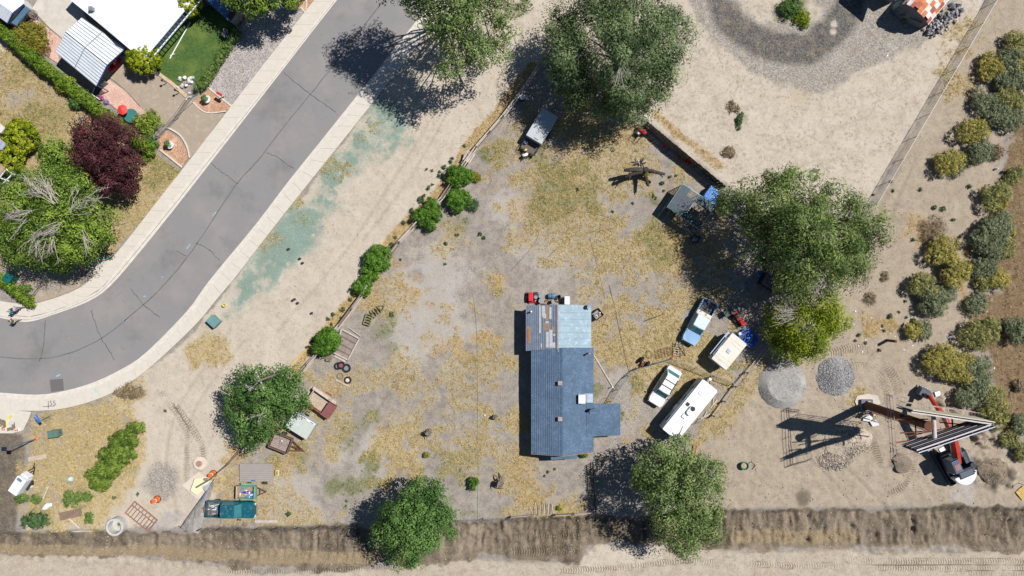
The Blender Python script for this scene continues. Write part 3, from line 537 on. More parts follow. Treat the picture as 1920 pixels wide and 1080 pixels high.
tree('siberian_elm_tree', 'round green tree overhanging the three parked trailers by the rail fence', (512, 760), [(495, 745, 5.5, 44, 2.3), (540, 735, 4.8, 40, 2.1), (460, 770, 4.6, 38, 2), (502, 785, 5, 36, 2.0), (465, 800, 3.8, 34, 1.7), (554, 752, 4.2, 25, 1.6), (470, 824, 3.2, 24, 1.3), (440, 740, 3.4, 24, 1.4), (475, 715, 3.8, 30, 1.6), (535, 710, 3.8, 26, 1.5)],
     'elm', 16, .95, 20, .26, .13, .32, droop=.3, twigs=[(500, 770, 7.2, -2.4, 1.6, 4), (480, 740, 7.0, 2.6, 1.5, 4), (430, 735, 4.6, 2.8, 1.2, 5)])
tree('cottonwood_tree', 'tall loose-crowned cottonwood at the top edge leaning over the street and throwing shade on it', (900, -5), [(885, -35, 11, 42, 2.4), (905, -5, 10, 30, 2), (862, -12, 12, 36, 2.2), (735, -35, 11, 40, 2.4), (815, -60, 12, 40, 2.4), (780, -15, 11.5, 30, 2), (790, 5, 10.8, 34, 2.4), (840, 20, 12.0, 44, 2.6), (850, 65, 10.8, 38, 2.4), (885, 85, 9.0, 32, 2), (905, 105, 7.8, 26, 1.8), (845, 125, 8.4, 30, 2), (935, 95, 6.6, 24, 1.6), (830, -30, 13.2, 55, 3), (815, 45, 10.8, 30, 2), (870, 40, 11.4, 36, 2.2), (930, 15, 8.4, 32, 2), (945, 55, 6.0, 24, 1.5), (760, -45, 12.0, 46, 2.6), (795, -70, 12.0, 50, 2.6), (965, -5, 7.2, 28, 1.8)],  # lobes above the frame are added to fill out the street shadow
     'cotton', 17, .8, 12, .24, .14, .45, fill=.45, twigs=[(800, 40, 9.5, -1.4, 1.4, 6), (845, 55, 11, -.4, 1.6, 6), (850, 115, 8.6, -1.2, 1.2, 5)])
tree('ash_tree', 'large bright green tree full of bare grey branches at the left edge by the pavement', (110, 420), [(40, 390, 6, 46, 2.4), (95, 350, 6.5, 42, 2.3), (140, 360, 6, 40, 2.1), (60, 440, 6, 46, 2.3), (115, 410, 7.5, 48, 2.6), (165, 405, 6, 42, 2.2), (190, 425, 5, 32, 1.8), (140, 450, 6, 42, 2.2), (85, 470, 5, 36, 1.9), (20, 430, 5, 36, 2), (55, 345, 5, 32, 1.8), (155, 470, 4, 26, 1.5), (35, 470, 4, 30, 1.6), (5, 375, 5, 36, 2), (125, 480, 4, 24, 1.4)],
     'ash', 18, .95, 22, .21, .13, .4, fill=.45, twigs=[(130, 395, 9.2, .6, 2.6, 8), (60, 400, 8.6, -2.4, 2.6, 8), (70, 450, 8.2, -2.0, 2.2, 6), (105, 375, 9.2, 2.0, 3.2, 14), (80, 365, 8.6, 2.6, 2.4, 8), (105, 425, 9.6, 3.6, 3, 10), (100, 440, 8.8, -1.7, 2.8, 10), (150, 440, 8.2, -.8, 2.2, 7), (40, 405, 8.3, 2.9, 2, 7), (160, 375, 8.2, .1, 2, 6)])
tree('purple_tree', 'round purple-leaved tree between the long hedge and the bright green tree', (200, 300), [(180, 260, 4.6, 38, 2), (225, 270, 4.8, 38, 2), (165, 295, 4, 34, 1.8), (205, 305, 5, 40, 2.2), (240, 310, 4.2, 28, 1.7), (215, 335, 4, 30, 1.6), (180, 335, 3.4, 26, 1.4), (235, 340, 3, 22, 1.3), (160, 245, 3.4, 24, 1.4), (205, 240, 3.6, 26, 1.4)],
     'purple', 19, .75, 26, .2, .13, .26, fill=.35)
tree('maple_sapling', 'small bright green tree tucked between the purple tree and the topiary mounds', (110, 300), [(100, 278, 3.6, 22, 1.4), (125, 295, 3.8, 22, 1.5), (100, 305, 3.4, 20, 1.3), (140, 320, 3.4, 20, 1.3), (90, 290, 3, 16, 1.1)], 'ash', 20, .6, 20, .24, .15, .14)
tree('locust_sapling', 'small green tree beside the chain-link gate below the bright green tree', (122, 486), [(112, 487, 2.6, 14, 1.1), (122, 500, 2.4, 13, 1), (106, 500, 2.2, 11, .9), (130, 483, 2.4, 12, .9)], 'bright', 21, .5, 24, .2, .12, .1)
tree('street_tree', 'leafy tree at the top edge shading the blue-roofed building and the gravel bed', (505, -8), [(470, 0, 5, 30, 1.8), (510, -10, 5.5, 34, 2), (545, -15, 5, 26, 1.7), (485, -30, 6, 40, 2.2), (440, -12, 4.5, 26, 1.6), (540, -45, 5, 36, 2), (420, -45, 5, 40, 2)], 'ash', 22, .7, 20, .25, .15, .3)
tree('plum_shrub', 'small dark red-leaved shrub on the mulch at the top of the left pavement', (549, 4), [(545, 0, 1.4, 10, .8), (553, 6, 1.2, 8, .7), (540, 8, 1.1, 8, .6)], 'purple', 23, .4, 40, .16, .1, .06, cat='shrub')
# clipped round trees
def topiary(label, px, py, r, h, seed):
    x, y = G(px, py, h * .6); root = bpy.data.objects.new('topiary_tree', None); C.objects.link(root); root.location = (x, y, 0); tag(root, label, 'topiary', 'clipped round trees in the front gardens')
    k = (CAMZ - h * .6) / CAMZ / S; q = np.random.RandomState(seed)
    v, f, tt = foliage([(0, 0, h * .56, r * k * 1.0, r * k * 1.0, h * .46)], q, .24, 150, .15, .12, zmin=-.6, fill=.1)
    link('crown', npmesh('crown', v, f, tt), LM['topi'], root); MB().tube([(0, 0, -.1), (0, 0, h * .6)], .09, 7, .06).build('trunk', BARK, root)
topiary('round clipped tree at the front corner of the white metal roof, beside the red kayak', 268, 106, 31, 3.0, 31)
topiary('round clipped tree at the upper end of the striped pergola, by the dark lawn shade', 352, 5, 25, 3.0, 32)
topiary('upper of the two clipped mounds beside the small grey roof at the left edge', 37, 257, 33, 2.4, 33)
topiary('lower of the two clipped mounds at the left edge, above the brown porch roof', 16, 298, 27, 2.2, 34)

def bush(name, label, px, py, r, h, leaf, seed, cat='bush', group=None, ry=None, sub=None, dens=55, Ln=.16, W=.08, rz=0., lumps=6, part='foliage'):
    q = np.random.RandomState(seed); k = 1 / S; rr = r * k; ryy = (ry or r) * k; z0 = float(gz(px, py))
    root = thing(name, label, cat, px, py, z0, rz, group); L = []
    if lumps:
        for i in range(lumps):
            a = 6.283 * i / lumps + q.rand() * 1.0; d = .48 + .2 * q.rand(); s = .42 + .16 * q.rand()
            d *= .8 + .5 * q.rand(); s *= .7 + .6 * q.rand(); L.append((math.cos(a) * d * rr, math.sin(a) * d * ryy, h * (.34 + .28 * q.rand()), s * rr, s * ryy, h * .45))
    L.append((0, 0, h * .5, rr * .62, ryy * .62, h * .52))
    v, f, tt = foliage(L, q, sub or max(.14, min(.32, rr * .28)), dens, Ln, W, zmin=-.25, fill=.2)
    link(part, npmesh(part, v, f, tt), LM[leaf], root)
    mb = MB()
    for i in range(5):
        a = 6.283 * i / 5 + q.rand(); mb.tube([(0, 0, -.05), (math.cos(a) * rr * .3, math.sin(a) * ryy * .3, h * .35), (math.cos(a) * rr * .55, math.sin(a) * ryy * .55, h * .6)], .03, 4, .01)
    mb.build('stem', BARK, root); return root
sages = [
 (1851, 130, 27, 'rabbit', 'yellow rabbitbrush left-most of the topmost clump, facing the upper chain-link fence'), (1895, 86, 24, 'yg', 'highest rabbitbrush of all at the upper right corner of the frame'), (1884, 118, 26, 'sage', 'grey-green sagebrush wedged just right of the topmost round yellow rabbitbrush'),
 (1912, 122, 24, 'rabbit', 'yellow rabbitbrush at the right edge of the topmost clump'), (1905, 155, 26, 'sage', 'sagebrush at the right edge just below the topmost clump of yellow rabbitbrush'), (1876, 158, 24, 'sage', 'dark sagebrush at the heart of the big upper clump'),
 (1836, 190, 22, 'sage', 'small sagebrush at the left tip of the big upper clump'), (1880, 190, 26, 'yg', 'mixed green and yellow bush in the lower middle of the big upper clump'), (1862, 217, 27, 'sage', 'blue-green sagebrush above the round yellow rabbitbrush'), (1888, 222, 24, 'sage', 'sagebrush at the lower right end of the big upper clump'), (1910, 192, 20, 'yg', 'mixed bush at the right edge beside the big upper clump'),
 (1818, 251, 28, 'rabbit', 'round yellow rabbitbrush at the foot of the big upper clump'), (1828, 289, 25, 'sage', 'dark grey-green sagebrush directly below the yellow one at the foot of the upper clump'), (1868, 287, 15, 'dry', 'dried-out brown bush beside the edge of the brown field'),
 (1770, 307, 28, 'rabbit', 'isolated round yellow rabbitbrush nearest the lower half of the chain-link fence'), (1792, 320, 12, 'sage', 'small green bush grown against the isolated round yellow rabbitbrush'), (1897, 330, 20, 'yg', 'loose yellow-green bush alone inside the brown field at the right edge'),
 (1858, 366, 26, 'yg', 'rabbitbrush at the top of the long middle clump, with grey stems'), (1874, 386, 15, 'rabbit', 'small yellow rabbitbrush just right under the top of the long middle clump'), (1858, 425, 34, 'sage', 'broad sagebrush in the long middle clump, upper half'), (1846, 458, 34, 'sage', 'largest sagebrush of the long middle clump'), (1886, 432, 16, 'rabbit', 'small yellow rabbitbrush on the field side of the long middle clump'), (1872, 462, 26, 'yg', 'mixed bush on the field side of the largest sagebrush'),
 (1762, 470, 32, 'rabbit', 'upper yellow rabbitbrush of the pair beside the orange dried straw'), (1784, 506, 32, 'rabbit', 'lower yellow rabbitbrush of the pair beside the orange dried straw'), (1842, 500, 26, 'sage', 'sagebrush near the lower end of the long middle clump'), (1866, 522, 22, 'rabbit', 'yellow rabbitbrush at the lower end of the long middle clump'), (1838, 532, 18, 'yg', 'small mixed bush closing the lower end of the long middle clump'),
 (1728, 535, 28, 'yg', 'sagebrush with pale tips above the dark blue-green one'), (1742, 562, 33, 'sage', 'dark blue-green sagebrush beside the litter-strewn ground'), (1770, 545, 20, 'sage', 'small sagebrush on the right flank of the dark blue-green one'), (1825, 570, 20, 'sage', 'small round sagebrush alone at the edge of the brown field'),
 (1708, 622, 20, 'rabbit', 'yellow-tipped bush just above the rusty steel post'), (1730, 616, 17, 'sage', 'small sagebrush touching the yellow-tipped bush above the rusty post'), (1830, 628, 32, 'yg', 'broad yellow-green rabbitbrush alone right of the bare sandy clearing'), (1855, 612, 18, 'yg', 'small bush on the upper right of the broad yellow-green rabbitbrush'), (1900, 617, 26, 'sage', 'dark round sagebrush in the brown field at the right edge'),
 (1762, 676, 34, 'rabbit', 'largest yellow rabbitbrush, above the excavator bucket'), (1790, 690, 32, 'rabbit', 'yellow rabbitbrush grown into the right side of the largest one'), (1818, 690, 30, 'sage', 'sagebrush behind the largest yellow rabbitbrush, on the field side'), (1828, 722, 28, 'sage', 'sagebrush above the far end of the sign structure'), (1806, 742, 26, 'sage', 'sagebrush close above the sign catwalk'), (1852, 752, 30, 'yg', 'mixed bush below the tip of the sign structure, upper one'), (1868, 782, 22, 'yg', 'mixed bush below the tip of the sign structure, lower one'),
 (1912, 722, 13, 'dry', 'small dark bush in the brown field level with the sign'), (1908, 795, 20, 'sage', 'sagebrush at the right edge level with the sign tip'), (1888, 822, 19, 'yg', 'yellow-green bush at the right edge beside the excavator, upper of two'), (1910, 846, 19, 'yg', 'yellow-green bush at the right edge beside the excavator, lower of two')]
for i, (x, y, r, k, lab) in enumerate(sages): bush('rabbitbrush' if k != 'sage' else 'sagebrush', lab, x - 2, y, r * (.9 + .06 * math.sin(i * 2.3)), r / S * .95, k, 100 + i, 'bush', 'sagebrush and rabbitbrush along the brown field', sub=.24, dens=60, Ln=.17, W=.07)
# saplings and bushes on the rail fence
for i, (x, y, r, h, lab) in enumerate([(808, 406, 22, 1.7, 'round bright green bush hiding the rail fence, the one alone on its line'), (863, 333, 19, 1.8, 'bright green bush on the rail fence beside the leaning boards'), (859, 376, 18, 1.6, 'bright green bush just inside the rail fence with a grey one beside it'), (712, 487, 22, 1.7, 'upper of the two bright green bushes touching on the street side of the fence'), (699, 508, 18, 1.4, 'middle bright green bush spreading below its larger neighbour on the fence'), (683, 537, 17, 1.4, 'lowest of the bright green bushes on the street side of the fence'), (617, 641, 24, 2.2, 'bright green sapling at the corner of the raised wooden bed')]):
    bush('elm_bush', lab, x, y, r, h, 'bright', 200 + i, 'bush', 'bright green bushes along the rail fence', dens=60, Ln=.2, W=.12)
bush('grey_green_bush', 'pale grey-green bush tucked against a bright green one inside the rail fence', 885, 386, 11, .7, 'weed', 211)
bush('yellow_bush', 'small yellowish bush standing inside the rail fence near the leaning boards', 892, 333, 9, .6, 'olive', 212)
for i, (x, y, r) in enumerate([(833, 314, 6), (845, 303, 5), (823, 330, 5), (803, 353, 6), (790, 375, 9), (795, 368, 5), (773, 395, 7), (757, 418, 6), (735, 459, 7), (727, 466, 6), (741, 446, 4), (800, 318, 3), (810, 320, 3), (871, 274, 3), (825, 322, 4), (811, 346, 3), (665, 553, 6), (657, 562, 5), (643, 580, 7), (625, 590, 5), (616, 597, 5), (623, 608, 4), (585, 640, 5), (576, 650, 4), (640, 596, 4), (848, 297, 4)]):
    bush('weed', 'small dark green weed clump on the street side of the rail fence', x, y, r, r / S * .9, 'weed', 230 + i, 'weed', 'small weeds along the rail fence', lumps=0, dens=110, Ln=.13, W=.08)
for i, (x, y, r) in enumerate([(1752, 389, 6), (1767, 392, 7), (1725, 355, 5), (1711, 450, 5), (1731, 490, 5), (1786, 413, 5), (1815, 350, 6), (1668, 593, 7), (1657, 619, 4), (1610, 628, 5), (1604, 640, 4), (1622, 643, 4), (1654, 611, 3), (1711, 601, 7), (1700, 595, 4), (1648, 657, 5), (1674, 358, 4), (1670, 340, 4), (1697, 565, 4), (1685, 585, 3), (1637, 366, 3)]):
    bush('weed', 'small blue-green weed clump on the bare ground between the fence and the rabbitbrush', x, y, r, r / S * .8, 'weed', 260 + i, 'weed', 'small weeds on the bare strip', lumps=0, dens=110, Ln=.13, W=.08)
for i, (x, y, r) in enumerate([(1241, 343, 6), (1244, 357, 4), (1268, 330, 4), (1256, 332, 4), (542, 963, 7), (1083, 355, 4), (1148, 397, 3), (1186, 381, 3), (650, 939, 3), (752, 486, 3), (900, 440, 6), (907, 446, 5), (858, 440, 6), (837, 456, 5), (834, 495, 3), (1027, 885, 3), (1039, 879, 3), (1021, 892, 2), (735, 590, 6), (649, 948, 3), (1224, 368, 4), (1230, 372, 4), (748, 899, 3), (215, 932, 5), (260, 926, 4), (310, 770, 4)]):
    bush('weed', 'small green weed clump on the bare lot', x, y, r, r / S * .7, 'weed', 290 + i, 'weed', 'small weeds scattered over the lot', lumps=0, dens=110, Ln=.14, W=.08)
bush('lilac_shrub', 'rust and olive shrub in front of the wagon wheels', 70, 72, 27, 1.8, 'olive', 320, 'shrub', dens=45); bush('barberry_shrub', 'rust-coloured low shrub growing under the olive one by the hedge', 78, 88, 18, 1.0, 'rust', 321, 'shrub', dens=45)
bush('loose_shrub', 'feathery yellow-green shrub at the closed end of the driveway gate', 287, 232, 22, 1.9, 'fern', 322, 'shrub', dens=32, Ln=.22)
bush('gold_shrub', 'yellow-green shrub bulging from the side of the long hedge', 133, 166, 15, 1.6, 'topi', 323, 'shrub'); bush('dark_shrub', 'dark green shrub on the lawn side of the hedge beneath the yellow-green bulge', 150, 190, 15, 1.2, 'elm', 324, 'shrub')
bush('corner_shrub', 'green shrub at the street end of the hedge above the mulch bed', 285, 268, 13, 1.2, 'elm', 325, 'shrub'); bush('small_shrub', 'small round yellow-green shrub beside the mulch bed with the white pot, on dry grass', 274, 297, 9, .8, 'hedge', 326, 'shrub')
bush('yucca', 'spiky yellow-green yucca alone on dry grass near two stumps', 800, 852, 8, .5, 'olive', 327, 'plant', lumps=0, Ln=.4, W=.06, dens=40); bush('young_shrub', 'narrow upright bright green shrub left of the large grey stump', 889, 902, 8, 1.2, 'bright', 328, 'shrub', ry=14, lumps=3); bush('small_plant', 'small bright yellow-green plant beside the fallen pickets', 1049, 951, 7, .5, 'topi', 329, 'plant', lumps=0)
bush('field_shrub', 'small green bush inside the sandy turnaround at the top', 1480, 18, 19, 1.2, 'elm', 330, 'shrub'); bush('golden_shrub', 'yellow-green low bush beside the green one inside the turnaround', 1503, 38, 14, .8, 'lime', 331, 'shrub')
bush('sandy_tuft', 'low green tuft alone in the middle of the sandy lot, taller one', 1386, 226, 7, .45, 'weed', 332, 'weed', ry=15, lumps=3); bush('sandy_tuft', 'pale olive grass tuft above the taller green one in the sandy lot', 1375, 202, 12, .3, 'dry', 344, 'weed', lumps=5); bush('sandy_tuft', 'olive dried tuft between the sandy lot and the dark board fence', 1366, 285, 13, .5, 'dry', 333, 'weed', lumps=4)
bush('porch_shrub', 'green shrub beside the small front porch roof of the main house', 1095, 852, 8, .7, 'elm', 334, 'shrub', ry=5, lumps=3); bush('edge_shrub', 'dark shrub at the far left edge beside the dry lawn', -2, 210, 8, 1.2, 'hedge', 335, 'shrub')
bush('dry_bush', 'round dried brush heap with dead twigs at the sandy edge by the street curve', 250, 735, 24, .8, 'dry', 336, 'bush', ry=14, dens=40, W=.03, Ln=.3); bush('dry_bush', 'grey dried bush between the bright green willow and the sagebrush clumps', 1632, 560, 11, .5, 'dry', 337, 'bush', dens=40, W=.03, Ln=.3); bush('dry_bush', 'grey twiggy dead bush left of the pair of yellow rabbitbrush', 1745, 430, 26, .6, 'dry', 338, 'bush', dens=30, W=.03, Ln=.32)
bush('dry_bush', 'low brown dead bush right of the bright green willow', 1658, 518, 9, .3, 'dry', 339, 'bush', dens=40, W=.03, Ln=.3)
# thicket of saplings at the lower left
for i, (x, y, r, ry, h, lab) in enumerate([(262, 800, 16, 10, 1.3, 'highest bush of the green thicket beside the dirt track'), (243, 822, 26, 17, 1.9, 'second bush from the top of the green thicket'), (232, 848, 26, 18, 1.9, 'middle bush of the green thicket by the dirt track'), (212, 872, 24, 18, 1.8, 'fourth bush down the green thicket'), (196, 900, 20, 17, 1.5, 'lowest bush of the green thicket, nearest the grey gravel patch'), (176, 888, 8, 8, .7, 'small green bush on the dry-grass side of the thicket')]):
    bush('sapling_bush', lab, x, y, r, h, 'sap', 350 + i, 'bush', 'green sapling thicket beside the dirt track', ry=ry * .8, dens=26, Ln=.5, W=.1, sub=.36, lumps=8)
for i, (x, y, r, ry, h, lab) in enumerate([(140, 932, 20, 14, .7, 'low green bush above the brown plywood sheet'), (165, 930, 10, 9, .5, 'small green bush right of the one above the plywood'), (45, 930, 12, 10, .6, 'green tuft just below the white generator trailer'), (70, 935, 9, 8, .5, 'small green tuft between the generator trailer and the white bag'), (72, 975, 28, 14, .7, 'wide low green bush beneath the white bag at the edge of the dug strip'), (170, 970, 9, 9, .5, 'single green tuft beside the concrete ring'), (52, 540, 10, 6, .6, 'short green shrub beside the green dumpster')]):
    bush('low_bush', lab, x, y, r, h, 'shrub' if i != 4 else 'weed', 360 + i, 'bush', None, ry=ry, dens=40, Ln=.26, W=.09)
# hedges: one thing each
def hedge(name, label, pts, w, h, leaf, seed, sub=.28, dens=70):
    p = resample(smoothline(pts, 4), w * .55); x0, y0 = p[0]; root = thing(name, label, 'hedge', x0, y0, 0); o = root.location; q = np.random.RandomState(seed)
    L = [(G(a, b, h * .6)[0] - o.x, G(a, b, h * .6)[1] - o.y, h * .52, w / S * .52 * (.9 + .25 * q.rand()), w / S * .52 * (.9 + .25 * q.rand()), h * .5) for a, b in p]
    v, f, tt = foliage(L, q, sub, dens, .15, .11, zmin=-.2, fill=.15); link('foliage', npmesh('foliage', v, f, tt), LM[leaf], root)
    mb = MB()
    for l in L[::2]: mb.tube([(l[0], l[1], -.05), (l[0], l[1], h * .6)], .05, 5, .02)
    mb.build('stem', BARK, root); return root
hedge('long_hedge', 'long clipped green hedge running down from the white and blue shed to the street corner', [(-12, 42), (30, 80), (75, 120), (120, 155), (165, 190), (215, 230), (265, 268), (285, 282)], 22, 1.7, 'hedge', 41)
hedge('lawn_hedge', 'low loose hedge between the green lawn and the grey gravel bed', [(442, 62), (425, 90), (400, 128), (382, 155), (371, 168)], 15, 1.0, 'shrub', 42)
hedge('boundary_hedge', 'short hedge at the left edge running to the pavement where people walk', [(-10, 515), (15, 535), (40, 555), (58, 567)], 17, 1.3, 'hedge', 43)

# loose ground cover: thousands of short blades, no one could count them
def tufts(name, m, mask, n, Ln, seed, blades=5, h=.16, thr=.4):
    r = np.random.RandomState(seed); x = r.uniform(-20, 1940, n * 6); y = r.uniform(-20, 1100, n * 6)
    k = mval(mask, x, y); s = k * (0.6 + .8 * r.rand(len(x))) > thr; x, y = x[s][:n], y[s][:n]; zz = gz(x, y); N = len(x)
    wx, wy = (x - 960) / S, (540 - y) / S; base = np.stack([wx, wy, zz], 1)
    a = r.rand(N, blades) * 6.283; l = Ln * (.5 + r.rand(N, blades)); d = np.stack([np.cos(a) * l, np.sin(a) * l, h * (.3 + r.rand(N, blades))], -1)
    jit = np.concatenate([r.randn(N, blades, 2) * .05, np.zeros((N, blades, 1))], -1); b0 = base[:, None] + jit; w = np.stack([-np.sin(a), np.cos(a), np.zeros_like(a)], -1) * (.022)
    v = np.stack([b0 - w, b0 + w, b0 + d], 2).reshape(-1, 3); f = np.arange(len(v)).reshape(-1, 3)
    o = link(name, npmesh(name, v, f, np.repeat(np.clip(r.rand(N * blades) * .7 + np.repeat(r.randn(N) * .15, blades) + .15, 0, 1), 3)), m); o['kind'] = 'stuff'; return o
EXC = mx(region(LOUT + ROUT[::-1], 4, 0), region([(0, 0), (-60, -60), (640, -60)] + LOUT[1:4] + [(300, 250), (170, 170), (60, 60)], 4, 0))
tufts('dry_grass', leafmat('straw_blade', (136, 112, 62), (226, 200, 138), .1), np.maximum(straw, ora * .8) * (1 - EXC), 30000, .22, 51)
tufts('green_grass', leafmat('green_blade', (74, 96, 40), (146, 156, 84), .15), green * (1 - EXC), 9000, .2, 52, thr=.45)
tufts('field_grass', leafmat('brown_blade', (104, 82, 56), (182, 152, 112), .1), brown, 9000, .25, 53)
tufts('sparse_straw', leafmat('grey_blade', (146, 128, 102), (204, 186, 156), .1), np.clip(sand * .45 * (1 - broad) + tan * .45 * (1 - build) + lot * .4, 0, 1) * (1 - EXC), 12000, .14, 54, blades=3, h=.07, thr=.3)
def stones(name, m, mask, n, seed, lo=.03, hi=.12, thr=.4):
    r = np.random.RandomState(seed); x = r.uniform(-20, 1940, n * 8); y = r.uniform(-20, 1100, n * 8); k = mval(mask, x, y)
    s = k * (.6 + .8 * r.rand(len(x))) > thr; x, y = x[s][:n], y[s][:n]; N = len(x); c = np.stack([(x - 960) / S, (540 - y) / S, gz(x, y)], 1)
    o_ = np.array([(1, 0, 0), (0, 1, 0), (-1, 0, 0), (0, -1, 0), (0, 0, 1), (0, 0, -.6)], float); fs = np.array([(0, 1, 4), (1, 2, 4), (2, 3, 4), (3, 0, 4), (1, 0, 5), (2, 1, 5), (3, 2, 5), (0, 3, 5)])
    sz = lo + (hi - lo) * r.rand(N) ** 3; a = r.rand(N) * 6.28; v = o_[None] * (1 + .5 * (r.rand(N, 6, 3) - .5)); ca, sa = np.cos(a)[:, None], np.sin(a)[:, None]
    v = np.stack([v[..., 0] * ca - v[..., 1] * sa, v[..., 0] * sa + v[..., 1] * ca, v[..., 2] * .7], -1) * sz[:, None, None] + c[:, None]
    o = link(name, npmesh(name, v.reshape(-1, 3), (fs[None] + (np.arange(N) * 6)[:, None, None]).reshape(-1, 3), np.repeat(r.rand(N), 6)), m); o['kind'] = 'stuff'; return o
STN = leafmat('stone_bits', (116, 106, 96), (196, 186, 172), 0.0)
stones('ditch_stones', STN, ditch, 3200, 61, .02, .12); stones('site_stones', STN, np.maximum(build, brown * .5) * .8, 1500, 62, .03, .13); stones('drive_gravel', STN, np.maximum(grav, dgrav), 9000, 63, .03, .08)
# ---------------------------------------------------------------- paved and planted beds of the front gardens
def flecks(name, a, b, scale=14, rough=.95, bump=.5):
    t = NT(name); p = t.n('NewGeometry').outputs['Position']; v = t.n('TexVoronoi', i_Scale=scale); t.l(p, v.inputs['Vector']); s = t.n('SeparateColor'); t.l(v.outputs['Color'], s.inputs[0])
    c = t.mix(s.outputs[0], K(*a), K(*b)); c = t.mix(t.ramp(t.noise(p, .8, 4), .35, .7), t.mix(1.0, c, (.84, .83, .82, 1), 'MULTIPLY'), c); t.l(c, t.b.inputs['Base Color']); t.b.inputs['Roughness'].default_value = rough
    bp = t.n('Bump', i_Strength=bump, i_Distance=.04); t.l(v.outputs['Distance'], bp.inputs['Height']); t.l(bp.outputs[0], t.b.inputs['Normal']); return t.m
MUL = flecks('bark_mulch', (176, 130, 100), (222, 180, 150), 9); GRV = flecks('grey_gravel', (140, 132, 130), (206, 196, 190), 12); PINK = flecks('pink_gravel', (208, 164, 146), (234, 196, 180), 10, bump=.25)
t = NT('lawn_turf'); p = t.n('NewGeometry').outputs['Position']; c = t.mix(t.ramp(t.noise(p, 5, 4, .7), .3, .7), K(46, 78, 26), K(84, 112, 44)); c = t.mix(t.math('MULTIPLY', t.ramp(t.noise(p, .5, 3), .45, .7), .5), c, K(120, 132, 58)); t.l(c, t.b.inputs['Base Color']); t.b.inputs['Roughness'].default_value = .9; LAWN = t.m
DRV = mat('driveway_paving', (172, 156, 138), .9, .1, .8, dirt=(196, 180, 160), dirt_amt=.5, grain=.08); LCON = mat('light_concrete', (204, 196, 184), .9, .08, .8, dirt=(180, 168, 150), dirt_amt=.4)
EDGE = mat('bed_edging', (216, 204, 188), .9, .1, 3)
struct(sheet('lawn', [(297, 96), (342, 50), (372, 16), (400, 10), (445, 50), (428, 88), (402, 126), (373, 162), (362, 150), (345, 150), (333, 163), (297, 138)], .04, LAWN))
struct(sheet('gravel_bed', [(446, 55), (430, 92), (408, 130), (388, 162), (392, 167), (433, 200), (478, 141), (588, 0), (600, -25), (500, -25)], .035, GRV))
struct(sheet('driveway', [(205, 143), (240, 108), (292, 137), (345, 172), (362, 192), (308, 238), (300, 226), (268, 211), (262, 198), (236, 170)], .03, DRV))
struct(sheet('driveway', [(363, 193), (374, 206), (392, 214), (422, 212), (381, 268), (357, 297), (351, 276), (339, 256), (319, 242), (309, 239)], .03, DRV))
struct(sheet('driveway', [(-20, 478), (60, 470), (110, 495), (160, 488), (178, 506), (147, 540), (95, 560), (62, 568), (45, 545), (0, 512), (-20, 505)], .03, DRV))
struct(sheet('concrete_pad', [(60, 17), (85, -25), (135, -25), (165, 40), (128, 68), (118, 73), (93, 52)], .03, LCON)); struct(sheet('concrete_pad', [(182, 163), (206, 145), (232, 165), (258, 126), (240, 105), (190, 110)], .026, LCON))
struct(sheet('concrete_pad', [(166, 486), (200, 480), (206, 491), (176, 517), (173, 504)], .04, LCON)); struct(sheet('concrete_pad', [(-20, 60), (0, 68), (15, 80), (8, 105), (-20, 115)], .0, LCON))
struct(sheet('pink_gravel_bed', [(66, 36), (92, 54), (118, 75), (108, 98), (114, 122), (92, 108), (60, 84), (44, 62)], .032, PINK)); struct(sheet('pink_gravel_bed', [(183, 170), (204, 149), (236, 171), (261, 199), (277, 214), (262, 240), (225, 210), (192, 183)], .034, PINK))
struct(sheet('mulch_bed', [(362, 191), (392, 168), (433, 201), (424, 208), (415, 211), (395, 212), (378, 204)], .045, MUL)); struct(sheet('mulch_bed', [(299, 254), (312, 244), (334, 258), (347, 276), (353, 297), (341, 314), (298, 282)], .045, MUL)); struct(sheet('mulch_bed', [(556, 6), (572, -24), (596, -10), (588, 1), (571, 22)], .05, MUL))
for pts in ([(362, 193), (374, 205), (392, 213), (424, 210)], [(309, 241), (319, 243), (338, 256), (350, 276), (355, 297)], [(392, 167), (434, 201)], [(300, 282), (341, 315)], [(563, 15), (571, 24)], [(569, -10), (574, 5), (573, 20)]):
    struct(ribbon('bed_edging', [(a, b) for a, b in smoothline(pts, 5)], [(a + 2.2, b - 2.2) for a, b in smoothline(pts, 5)], .10, .10, EDGE, th=.12))
struct(ribbon('lawn_border', [(292, 137), (322, 160), (352, 187)], [(296, 133), (326, 155), (357, 182)], .12, .12, mat('sandstone_border', (206, 180, 150), .9, .15, 4), th=.15))
sheet('rust_stain', [(84, 534), (90, 533), (93, 538), (86, 541)], .034, mat('rust_stain', (170, 128, 84), .9, .2, 6), parent=bpy.data.objects['driveway.002'], th=.003)

# ---------------------------------------------------------------- buildings
def quadz(pts): return [GV(*p) for p in pts]
def beam(mb, a, b, w, h, n=4):
    a, b = Vector(a), Vector(b); d = (b - a).normalized(); s_ = d.cross(Vector((0, 0, 1)))
    s_ = s_.normalized() if s_.length > .02 else Vector((1, 0, 0)); u = s_.cross(d)
    q = [(-.5, -.5), (.5, -.5), (.5, .5), (-.5, .5)]; vs = [a + s_ * (x * w) + u * (y * h) for x, y in q] + [b + s_ * (x * w) + u * (y * h) for x, y in q]
    return mb.add(vs, [(0, 1, 2, 3), (7, 6, 5, 4), (0, 4, 5, 1), (1, 5, 6, 2), (2, 6, 7, 3), (3, 7, 4, 0)])
def up(pts):                        # order so the top faces the sky
    ar = sum(pts[i][0] * pts[(i + 1) % len(pts)][1] - pts[(i + 1) % len(pts)][0] * pts[i][1] for i in range(len(pts)))
    return pts if ar > 0 else pts[::-1]
